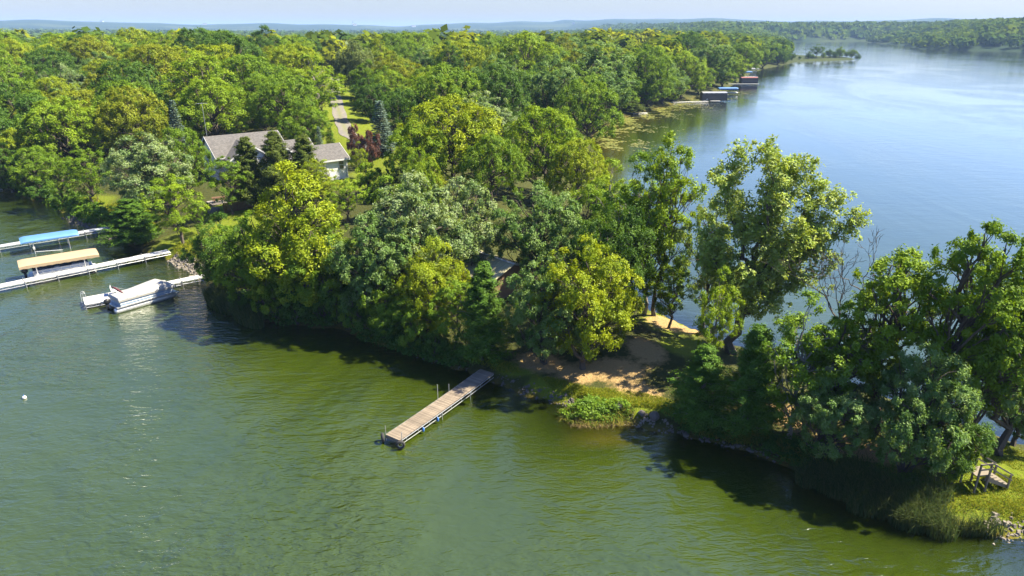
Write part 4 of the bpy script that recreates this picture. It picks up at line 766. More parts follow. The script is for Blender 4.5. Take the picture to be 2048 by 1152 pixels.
('broadleaf_tree', 'ash', -35.6, 247.6, 12.2, 9.3, (0.135, 0.215, 0.012, 0), 0.00, 'mid-sized mid green slender tree just right of the tall willow neighbour', 'woods between the driveway and the right lake'),
('broadleaf_tree', 'ash', -14.8, 247.7, 11.0, 8.5, (0.185, 0.265, 0.012, 0), 0.00, 'small light green slender tree just right of the dark rounded crown', 'woods between the driveway and the right lake'),
('broadleaf_tree', 'maple', -147.2, 247.8, 13.6, 12.4, (0.195, 0.22, 0.01, 0), 0.00, 'mid-sized olive round tree well above the whitish silver tree', 'woods left of the driveway'),
('broadleaf_tree', 'dome', -129.2, 248.1, 19.0, 19.0, (0.23, 0.28, 0.01, 0), 0.00, 'tall yellow-green round tree just above the largest olive crown', 'woods left of the driveway'),
('broadleaf_tree', 'oak', -199.4, 248.3, 16.2, 17.4, (0.16, 0.23, 0.065, 0.45), 0.00, 'tall silver spreading tree well left of the whitish silver tree, left one of two', 'woods left of the driveway'),
('broadleaf_tree', 'dome', -170.5, 249.5, 10.0, 10.0, (0.135, 0.215, 0.012, 0), 0.00, 'small mid green round tree just left of the whitish silver tree', 'woods left of the driveway'),
('broadleaf_tree', 'maple', 6.8, 250.9, 16.2, 18.0, (0.195, 0.22, 0.01, 0), 0.00, 'tall olive round tree just below the middle skyline crown', 'woods between the driveway and the right lake'),
('broadleaf_tree', 'dome', -115.6, 251.7, 17.1, 17.4, (0.23, 0.28, 0.01, 0), 0.00, 'tall yellow-green round tree just right of the largest olive crown', 'woods left of the driveway'),
('broadleaf_tree', 'oak', 20.8, 252.2, 13.5, 15.4, (0.23, 0.28, 0.01, 0), 0.00, 'mid-sized yellow-green spreading tree well right of the middle skyline crown', 'woods between the driveway and the right lake'),
('broadleaf_tree', 'dome', 37.8, 252.5, 11.1, 12.9, (0.135, 0.215, 0.012, 0), 0.00, 'small mid green round tree well left of the black boat shelter, left one of two', 'woods between the driveway and the right lake'),
('broadleaf_tree', 'maple', -184.2, 253.1, 14.0, 14.1, (0.23, 0.28, 0.01, 0), 0.00, 'mid-sized yellow-green round tree well left of the whitish silver tree, fourth from left', 'woods left of the driveway'),
('broadleaf_tree', 'maple', -48.8, 253.9, 15.2, 15.1, (0.135, 0.215, 0.012, 0), 0.00, 'mid-sized mid green round tree just left of the tall willow neighbour', 'woods between the driveway and the right lake'),
('broadleaf_tree', 'dome', -158.1, 254.5, 17.6, 19.2, (0.185, 0.265, 0.012, 0), 0.00, 'tall light green round tree well above the whitish silver tree', 'woods left of the driveway'),
('broadleaf_tree', 'dome', -24.9, 254.7, 14.9, 13.9, (0.23, 0.28, 0.01, 0), 0.00, 'mid-sized yellow-green round tree just left of the dark rounded crown', 'woods between the driveway and the right lake'),
('broadleaf_tree', 'oak', -101.1, 255.9, 16.0, 15.7, (0.135, 0.215, 0.012, 0), 0.00, 'tall mid green spreading tree just left of the dark skyline crown', 'woods left of the driveway'),
('broadleaf_tree', 'oak', -138.3, 256.8, 16.9, 20.1, (0.115, 0.2, 0.036, 0.22), 0.00, 'tall grey-green spreading tree just left of the largest olive crown', 'woods left of the driveway'),
('broadleaf_tree', 'ash', -6.7, 258.0, 13.7, 10.8, (0.23, 0.28, 0.01, 0), 0.00, 'mid-sized yellow-green slender tree just left of the middle skyline crown', 'woods between the driveway and the right lake'),
('broadleaf_tree', 'dome', -36.9, 261.1, 15.2, 14.9, (0.135, 0.215, 0.012, 0), 0.00, 'tall mid green round tree just right of the tall willow neighbour, right one of two', 'woods between the driveway and the right lake'),
('broadleaf_tree', 'dome', 29.7, 261.7, 12.5, 12.4, (0.135, 0.215, 0.012, 0), 0.00, 'mid-sized mid green round tree well right of the middle skyline crown', 'woods between the driveway and the right lake'),
('broadleaf_tree', 'maple', -89.7, 262.0, 19.4, 17.9, (0.072, 0.138, 0.016, 0), 0.00, 'tall dark green round tree just right of the dark skyline crown', 'woods left of the driveway'),
('broadleaf_tree', 'oak', -122.3, 263.1, 17.6, 20.2, (0.135, 0.215, 0.012, 0), 0.00, 'tall mid green spreading tree just above the largest olive crown', 'woods left of the driveway'),
('broadleaf_tree', 'dome', -196.2, 263.3, 13.7, 14.9, (0.072, 0.138, 0.016, 0), 0.00, 'mid-sized dark green round tree well left of the whitish silver tree', 'woods left of the driveway'),
('broadleaf_tree', 'ash', -171.3, 263.7, 16.1, 13.4, (0.135, 0.215, 0.012, 0), 0.00, 'tall mid green slender tree well above the whitish silver tree', 'woods left of the driveway'),
('broadleaf_tree', 'oak', 13.8, 263.9, 16.7, 15.5, (0.185, 0.265, 0.012, 0), 0.00, 'tall light green spreading tree just right of the middle skyline crown', 'woods between the driveway and the right lake'),
('broadleaf_tree', 'maple', 45.1, 264.1, 14.6, 17.4, (0.135, 0.215, 0.012, 0), 0.00, 'mid-sized mid green round tree well left of the black boat shelter', 'woods between the driveway and the right lake'),
('broadleaf_tree', 'dome', -147.8, 265.1, 14.0, 14.5, (0.185, 0.265, 0.012, 0), 0.00, 'mid-sized light green round tree just left of the largest olive crown', 'woods left of the driveway'),
('broadleaf_tree', 'oak', -183.7, 265.6, 15.5, 14.6, (0.135, 0.215, 0.012, 0), 0.00, 'tall mid green spreading tree well left of the whitish silver tree', 'woods left of the driveway'),
('broadleaf_tree', 'oak', -17.5, 266.6, 11.2, 13.3, (0.135, 0.215, 0.012, 0), 0.00, 'small mid green spreading tree just right of the dark rounded crown', 'woods between the driveway and the right lake'),
('broadleaf_tree', 'dome', -109.6, 268.0, 18.1, 21.6, (0.135, 0.215, 0.012, 0), 0.00, 'tall mid green round tree just left of the dark skyline crown', 'woods left of the driveway'),
('broadleaf_tree', 'dome', -0.1, 269.0, 15.1, 15.4, (0.23, 0.28, 0.01, 0), 0.00, 'mid-sized yellow-green round tree just left of the middle skyline crown', 'woods between the driveway and the right lake'),
('broadleaf_tree', 'oak', -159.6, 270.2, 13.9, 16.2, (0.115, 0.2, 0.036, 0.22), 0.00, 'mid-sized grey-green spreading tree well above the whitish silver tree, right one of two', 'woods left of the driveway'),
('broadleaf_tree', 'maple', -45.8, 270.2, 12.6, 14.1, (0.135, 0.215, 0.012, 0), 0.00, 'mid-sized mid green round tree just right of the tall willow neighbour', 'woods between the driveway and the right lake'),
('broadleaf_tree', 'maple', -136.4, 271.3, 13.9, 15.6, (0.072, 0.138, 0.016, 0), 0.00, 'mid-sized dark green round tree just above the largest olive crown', 'woods left of the driveway'),
('broadleaf_tree', 'oak', -209.7, 271.9, 12.1, 13.3, (0.115, 0.2, 0.036, 0.22), 0.00, 'mid-sized grey-green spreading tree well left of the whitish silver tree, middle of three', 'woods left of the driveway'),
('broadleaf_tree', 'dome', -82.6, 273.0, 16.8, 19.5, (0.185, 0.265, 0.012, 0), 0.00, 'tall light green round tree just above the round driveway skyline crown', 'woods left of the driveway'),
('broadleaf_tree', 'maple', -96.9, 273.3, 12.7, 12.6, (0.23, 0.28, 0.01, 0), 0.00, 'mid-sized yellow-green round tree just right of the dark skyline crown', 'woods left of the driveway'),
('broadleaf_tree', 'dome', 32.9, 274.1, 16.0, 16.2, (0.23, 0.28, 0.01, 0), 0.00, 'tall yellow-green round tree well right of the middle skyline crown', 'woods between the driveway and the right lake'),
('broadleaf_tree', 'oak', -192.5, 275.9, 18.5, 20.6, (0.115, 0.2, 0.036, 0.22), 0.00, 'tall grey-green spreading tree well left of the whitish silver tree, middle of three', 'woods left of the driveway'),
('broadleaf_tree', 'dome', -120.8, 275.9, 17.2, 17.4, (0.185, 0.265, 0.012, 0), 0.00, 'tall light green round tree just left of the dark skyline crown', 'woods left of the driveway'),
('broadleaf_tree', 'dome', 52.0, 276.5, 11.1, 11.2, (0.135, 0.215, 0.012, 0), 0.00, 'small mid green round tree well left of the black boat shelter, right one of two', 'woods between the driveway and the right lake'),
('broadleaf_tree', 'oak', -172.7, 276.7, 14.5, 17.4, (0.115, 0.2, 0.036, 0.22), 0.00, 'mid-sized grey-green spreading tree well above the whitish silver tree, left one of two', 'woods left of the driveway'),
('broadleaf_tree', 'maple', 20.7, 276.8, 19.2, 19.9, (0.195, 0.22, 0.01, 0), 0.00, 'tall olive round tree just right of the middle skyline crown', 'woods between the driveway and the right lake'),
('broadleaf_tree', 'dome', -30.5, 277.0, 12.1, 13.8, (0.135, 0.215, 0.012, 0), 0.00, 'mid-sized mid green round tree just left of the dark rounded crown', 'woods between the driveway and the right lake'),
('broadleaf_tree', 'dome', -147.7, 277.6, 15.9, 14.5, (0.195, 0.22, 0.01, 0), 0.00, 'tall olive round tree just left of the largest olive crown', 'woods left of the driveway'),
('broadleaf_tree', 'oak', -221.8, 278.9, 11.7, 13.9, (0.16, 0.23, 0.065, 0.45), 0.00, 'small silver spreading tree well left of the whitish silver tree', 'woods left of the driveway'),
('broadleaf_tree', 'dome', -8.3, 279.5, 18.8, 21.2, (0.135, 0.215, 0.012, 0), 0.00, 'tall mid green round tree just left of the middle skyline crown, left one of two', 'woods between the driveway and the right lake'),
('broadleaf_tree', 'dome', 7.3, 282.3, 16.1, 18.7, (0.23, 0.28, 0.01, 0), 0.00, 'tall yellow-green round tree just right of the middle skyline crown', 'woods between the driveway and the right lake'),
('broadleaf_tree', 'dome', -109.5, 282.4, 12.4, 11.2, (0.135, 0.215, 0.012, 0), 0.00, 'mid-sized mid green round tree just below the dark skyline crown', 'woods left of the driveway'),
('broadleaf_tree', 'dome', -47.1, 283.0, 18.1, 19.9, (0.135, 0.215, 0.012, 0), 0.00, 'tall mid green round tree just right of the tall willow neighbour, left one of two', 'woods between the driveway and the right lake'),
('broadleaf_tree', 'dome', -202.9, 284.2, 19.4, 20.8, (0.23, 0.28, 0.01, 0), 0.00, 'tall yellow-green round tree well left of the whitish silver tree, left one of two', 'woods left of the driveway'),
('broadleaf_tree', 'dome', -90.9, 284.6, 15.2, 18.1, (0.195, 0.22, 0.01, 0), 0.00, 'tall olive round tree just left of the round driveway skyline crown', 'woods left of the driveway'),
('broadleaf_tree', 'dome', -159.2, 284.8, 16.8, 16.2, (0.23, 0.28, 0.01, 0), 0.00, 'tall yellow-green round tree well left of the largest olive crown', 'woods left of the driveway'),
('broadleaf_tree', 'dome', 38.8, 286.0, 12.5, 11.5, (0.185, 0.265, 0.012, 0), 0.00, 'mid-sized light green round tree well right of the middle skyline crown', 'woods between the driveway and the right lake'),
('broadleaf_tree', 'oak', -181.8, 286.2, 12.4, 12.7, (0.16, 0.23, 0.065, 0.45), 0.00, 'mid-sized silver spreading tree well above the whitish silver tree', 'woods left of the driveway'),
('broadleaf_tree', 'dome', -131.3, 287.8, 17.0, 18.0, (0.185, 0.265, 0.012, 0), 0.00, 'tall light green round tree just right of the largest olive crown', 'woods left of the driveway'),
('broadleaf_tree', 'maple', -23.9, 288.0, 17.0, 17.5, (0.23, 0.28, 0.01, 0), 0.00, 'tall yellow-green round tree just above the dark rounded crown', 'woods between the driveway and the right lake'),
('broadleaf_tree', 'oak', 60.2, 288.9, 14.6, 16.2, (0.135, 0.215, 0.012, 0), 0.00, 'mid-sized mid green spreading tree well left of the black boat shelter, rightmost of three', 'woods between the driveway and the right lake'),
('broadleaf_tree', 'oak', -215.7, 290.1, 17.3, 20.7, (0.16, 0.23, 0.065, 0.45), 0.00, 'tall silver spreading tree well left of the whitish silver tree, right one of two', 'woods left of the driveway'),
('broadleaf_tree', 'dome', -229.7, 290.3, 13.8, 13.5, (0.185, 0.265, 0.012, 0), 0.00, 'mid-sized light green round tree well left of the whitish silver tree, left one of two', 'woods left of the driveway'),
('broadleaf_tree', 'dome', -60.7, 290.5, 11.3, 12.1, (0.185, 0.265, 0.012, 0), 0.00, 'small light green round tree just right of the weeping willow, right one of two', 'woods between the driveway and the right lake'),
('broadleaf_tree', 'dome', -145.9, 291.3, 17.8, 20.2, (0.072, 0.138, 0.016, 0), 0.00, 'tall dark green round tree just above the largest olive crown', 'woods left of the driveway'),
('broadleaf_tree', 'dome', 23.7, 292.1, 11.6, 11.3, (0.072, 0.138, 0.016, 0), 0.00, 'small dark green round tree well right of the middle skyline crown', 'woods between the driveway and the right lake'),
('broadleaf_tree', 'dome', -8.6, 292.5, 16.1, 18.5, (0.135, 0.215, 0.012, 0), 0.00, 'tall mid green round tree just left of the middle skyline crown, right one of two', 'woods between the driveway and the right lake'),
('broadleaf_tree', 'maple', -170.4, 293.1, 11.6, 10.8, (0.135, 0.215, 0.012, 0), 0.00, 'small mid green round tree just right of the whitish silver tree', 'woods left of the driveway'),
('broadleaf_tree', 'ash', -117.4, 293.1, 14.5, 10.6, (0.185, 0.265, 0.012, 0), 0.00, 'mid-sized light green slender tree just left of the dark skyline crown', 'woods left of the driveway'),
('broadleaf_tree', 'maple', -100.3, 293.5, 12.6, 12.3, (0.072, 0.138, 0.016, 0), 0.00, 'mid-sized dark green round tree just left of the round driveway skyline crown', 'woods left of the driveway'),
('broadleaf_tree', 'dome', -192.8, 293.6, 13.9, 12.8, (0.072, 0.138, 0.016, 0), 0.00, 'mid-sized dark green round tree well above the whitish silver tree', 'woods left of the driveway'),
('broadleaf_tree', 'dome', -39.6, 294.2, 18.6, 20.3, (0.185, 0.265, 0.012, 0), 0.00, 'tall light green round tree just right of the tall willow neighbour', 'woods between the driveway and the right lake'),
('broadleaf_tree', 'dome', 7.9, 296.5, 18.4, 21.4, (0.135, 0.215, 0.012, 0), 0.00, 'tall mid green round tree just right of the middle skyline crown, left one of two', 'woods between the driveway and the right lake'),
('broadleaf_tree', 'oak', 48.6, 297.1, 13.2, 14.7, (0.135, 0.215, 0.012, 0), 0.00, 'mid-sized mid green spreading tree well left of the black boat shelter, middle of three', 'woods between the driveway and the right lake'),
('broadleaf_tree', 'dome', -156.2, 299.0, 15.4, 14.6, (0.135, 0.215, 0.012, 0), 0.00, 'tall mid green round tree just left of the largest olive crown', 'woods left of the driveway'),
('broadleaf_tree', 'oak', -206.5, 299.5, 15.3, 16.0, (0.115, 0.2, 0.036, 0.22), 0.00, 'tall grey-green spreading tree well left of the whitish silver tree, rightmost of three', 'woods left of the driveway'),
('broadleaf_tree', 'dome', -52.0, 300.3, 11.8, 12.7, (0.23, 0.28, 0.01, 0), 0.00, 'small yellow-green round tree just right of the tall willow neighbour', 'woods between the driveway and the right lake'),
('broadleaf_tree', 'oak', 65.4, 300.7, 14.5, 15.9, (0.185, 0.265, 0.012, 0), 0.00, 'mid-sized light green spreading tree well left of the black boat shelter', 'woods between the driveway and the right lake'),
('broadleaf_tree', 'dome', -20.5, 301.3, 13.1, 15.7, (0.135, 0.215, 0.012, 0), 0.00, 'mid-sized mid green round tree just right of the dark rounded crown', 'woods between the driveway and the right lake'),
('broadleaf_tree', 'maple', -130.3, 301.9, 11.2, 10.1, (0.185, 0.265, 0.012, 0), 0.00, 'small light green round tree just left of the dark skyline crown', 'woods left of the driveway'),
('broadleaf_tree', 'dome', 33.4, 302.3, 14.9, 17.1, (0.23, 0.28, 0.01, 0), 0.00, 'mid-sized yellow-green round tree well right of the middle skyline crown, left one of two', 'woods between the driveway and the right lake'),
('broadleaf_tree', 'maple', -224.0, 302.8, 16.8, 20.1, (0.072, 0.138, 0.016, 0), 0.00, 'tall dark green round tree well left of the whitish silver tree', 'woods left of the driveway'),
('broadleaf_tree', 'dome', -109.4, 303.4, 15.5, 17.1, (0.23, 0.28, 0.01, 0), 0.00, 'tall yellow-green round tree just right of the dark skyline crown', 'woods left of the driveway'),
('broadleaf_tree', 'maple', -65.9, 303.8, 10.9, 10.7, (0.185, 0.265, 0.012, 0), 0.00, 'small light green round tree just right of the weeping willow, left one of two', 'woods between the driveway and the right lake'),
('broadleaf_tree', 'oak', -88.5, 304.9, 16.7, 18.7, (0.072, 0.138, 0.016, 0), 0.00, 'tall dark green spreading tree just above the round driveway skyline crown', 'woods left of the driveway'),
('broadleaf_tree', 'oak', 19.8, 305.3, 19.8, 19.1, (0.115, 0.2, 0.036, 0.22), 0.00, 'tall grey-green spreading tree just right of the middle skyline crown', 'woods between the driveway and the right lake'),
('broadleaf_tree', 'maple', -2.8, 305.4, 13.5, 15.8, (0.195, 0.22, 0.01, 0), 0.00, 'mid-sized olive round tree just left of the middle skyline crown, right one of two', 'woods between the driveway and the right lake'),
('broadleaf_tree', 'dome', -180.5, 306.6, 17.4, 18.4, (0.135, 0.215, 0.012, 0), 0.00, 'tall mid green round tree well above the whitish silver tree, right one of two', 'woods left of the driveway'),
('broadleaf_tree', 'dome', -193.4, 306.7, 17.8, 16.3, (0.072, 0.138, 0.016, 0), 0.00, 'tall dark green round tree well above the whitish silver tree', 'woods left of the driveway'),
('broadleaf_tree', 'dome', -144.4, 307.0, 11.9, 13.1, (0.185, 0.265, 0.012, 0), 0.00, 'small light green round tree just right of the largest olive crown, right one of two', 'woods left of the driveway'),
('broadleaf_tree', 'dome', -235.7, 308.6, 12.4, 11.8, (0.23, 0.28, 0.01, 0), 0.00, 'mid-sized yellow-green round tree well left of the whitish silver tree, second from left', 'woods left of the driveway'),
('broadleaf_tree', 'dome', -37.2, 309.6, 15.8, 14.7, (0.135, 0.215, 0.012, 0), 0.00, 'tall mid green round tree just left of the dark rounded crown', 'woods between the driveway and the right lake'),
('broadleaf_tree', 'dome', -160.8, 311.2, 18.8, 17.5, (0.135, 0.215, 0.012, 0), 0.00, 'tall mid green round tree just above the largest olive crown', 'woods left of the driveway'),
('broadleaf_tree', 'dome', 48.0, 311.3, 13.5, 14.2, (0.23, 0.28, 0.01, 0), 0.00, 'mid-sized yellow-green round tree well right of the middle skyline crown, right one of two', 'woods between the driveway and the right lake'),
]
CATS = dict(shrub='bush')
trng = random.Random(11)
for i, (name, typ, x, y, h, w, colr, lean, label, group) in enumerate(TREES):
    tr_m, cr_m, h0, w0 = proto(typ, i, True)
    root = empty(name, (x, y, gz(x, y) - 0.05), trng.uniform(0, 6.28) if typ not in ('cottonwood',) else 0.0)
    root.scale = (w / w0, w / w0 * trng.uniform(0.92, 1.08), h / h0)
    if lean and typ != 'cottonwood': root.rotation_euler = (0, math.atan(lean) * 0.8, 0)
    tag(root, label, 'bush' if 'bush' in name else 'tree', group)
    link(bpy.data.objects.new('trunk', tr_m), root)
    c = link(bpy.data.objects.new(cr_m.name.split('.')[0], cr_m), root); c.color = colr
k = NT('far_foliage')
c = k.mix(k.ramp(k.attr('hue'), 0.0, 0.55), (0.05, 0.09, 0.018), (0.125, 0.165, 0.014)); c = k.mix(k.ramp(k.attr('hue'), 0.55, 0.9), c, (0.18, 0.20, 0.012)); c = k.mix(k.ramp(k.attr('hue'), 0.93, 0.97), c, (0.13, 0.16, 0.09))
c = k.mix(k.attr('tint'), k.mix(1.0, c, (0.7, 0.82, 0.9), 'MULTIPLY'), k.mix(1.0, c, (1.45, 1.4, 1.0), 'MULTIPLY'))
df = k.n('BsdfDiffuse'); k.put(df, 'Color', c); tl = k.n('BsdfTranslucent'); k.put(tl, 'Color', k.mix(1.0, c, (1.4, 1.3, 0.5), 'MULTIPLY')); m1 = k.n('MixShader'); k.put(m1, 0, 0.3); k.put(m1, 1, df); k.put(m1, 2, tl); M_FARLEAF = k.surf(m1)
# far woods: too many to count, one mass
frng = np.random.default_rng(21)
def far_wood(name, label, pts, per, leaf, trng_, warm=1.0):
    """pts rows: x, y, h, w"""
    P = np.array(pts); n = len(P); Z = ground_z(P[:, 0], P[:, 1])
    d = unit(trng_.normal(size=(n, per, 3)) + np.array([0, 0, 0.25])); rr = trng_.uniform(0.55, 1.02, (n, per, 1))
    lump = 1 + 0.22 * np.sin(d[..., :1] * 5 + trng_.random((n, 1, 1)) * 6) * np.cos(d[..., 1:2] * 6)
    size = np.stack([P[:, 3] / 2, P[:, 3] / 2, P[:, 2] * 0.46], 1)[:, None, :]
    cen = np.stack([P[:, 0], P[:, 1], Z + P[:, 2] * 0.52], 1)[:, None, :] + d * rr * lump * size
    nv = unit(d + np.array([0, 0, 0.4]) + trng_.normal(size=(n, per, 3)) * 0.45)
    t = unit(np.cross(nv, trng_.normal(size=(n, per, 3)))); b = np.cross(nv, t)
    L = (P[:, 3] * leaf)[:, None, None] * trng_.uniform(0.6, 1.3, (n, per, 1))
    V = np.stack([cen - t * L, cen + b * L * 0.75, cen + t * L, cen - b * L * 0.75], 2).reshape(-1, 4, 3)
    tint = (trng_.random((n, 1)) * 0.65 + trng_.random((n, per)) * 0.35).ravel()
    o = link(bpy.data.objects.new(name, quad_mesh(name, V, M_FARLEAF, dict(tint=tint, hue=np.repeat(trng_.random(n) * warm, per)))))
    return tag(o, label, kind='stuff')
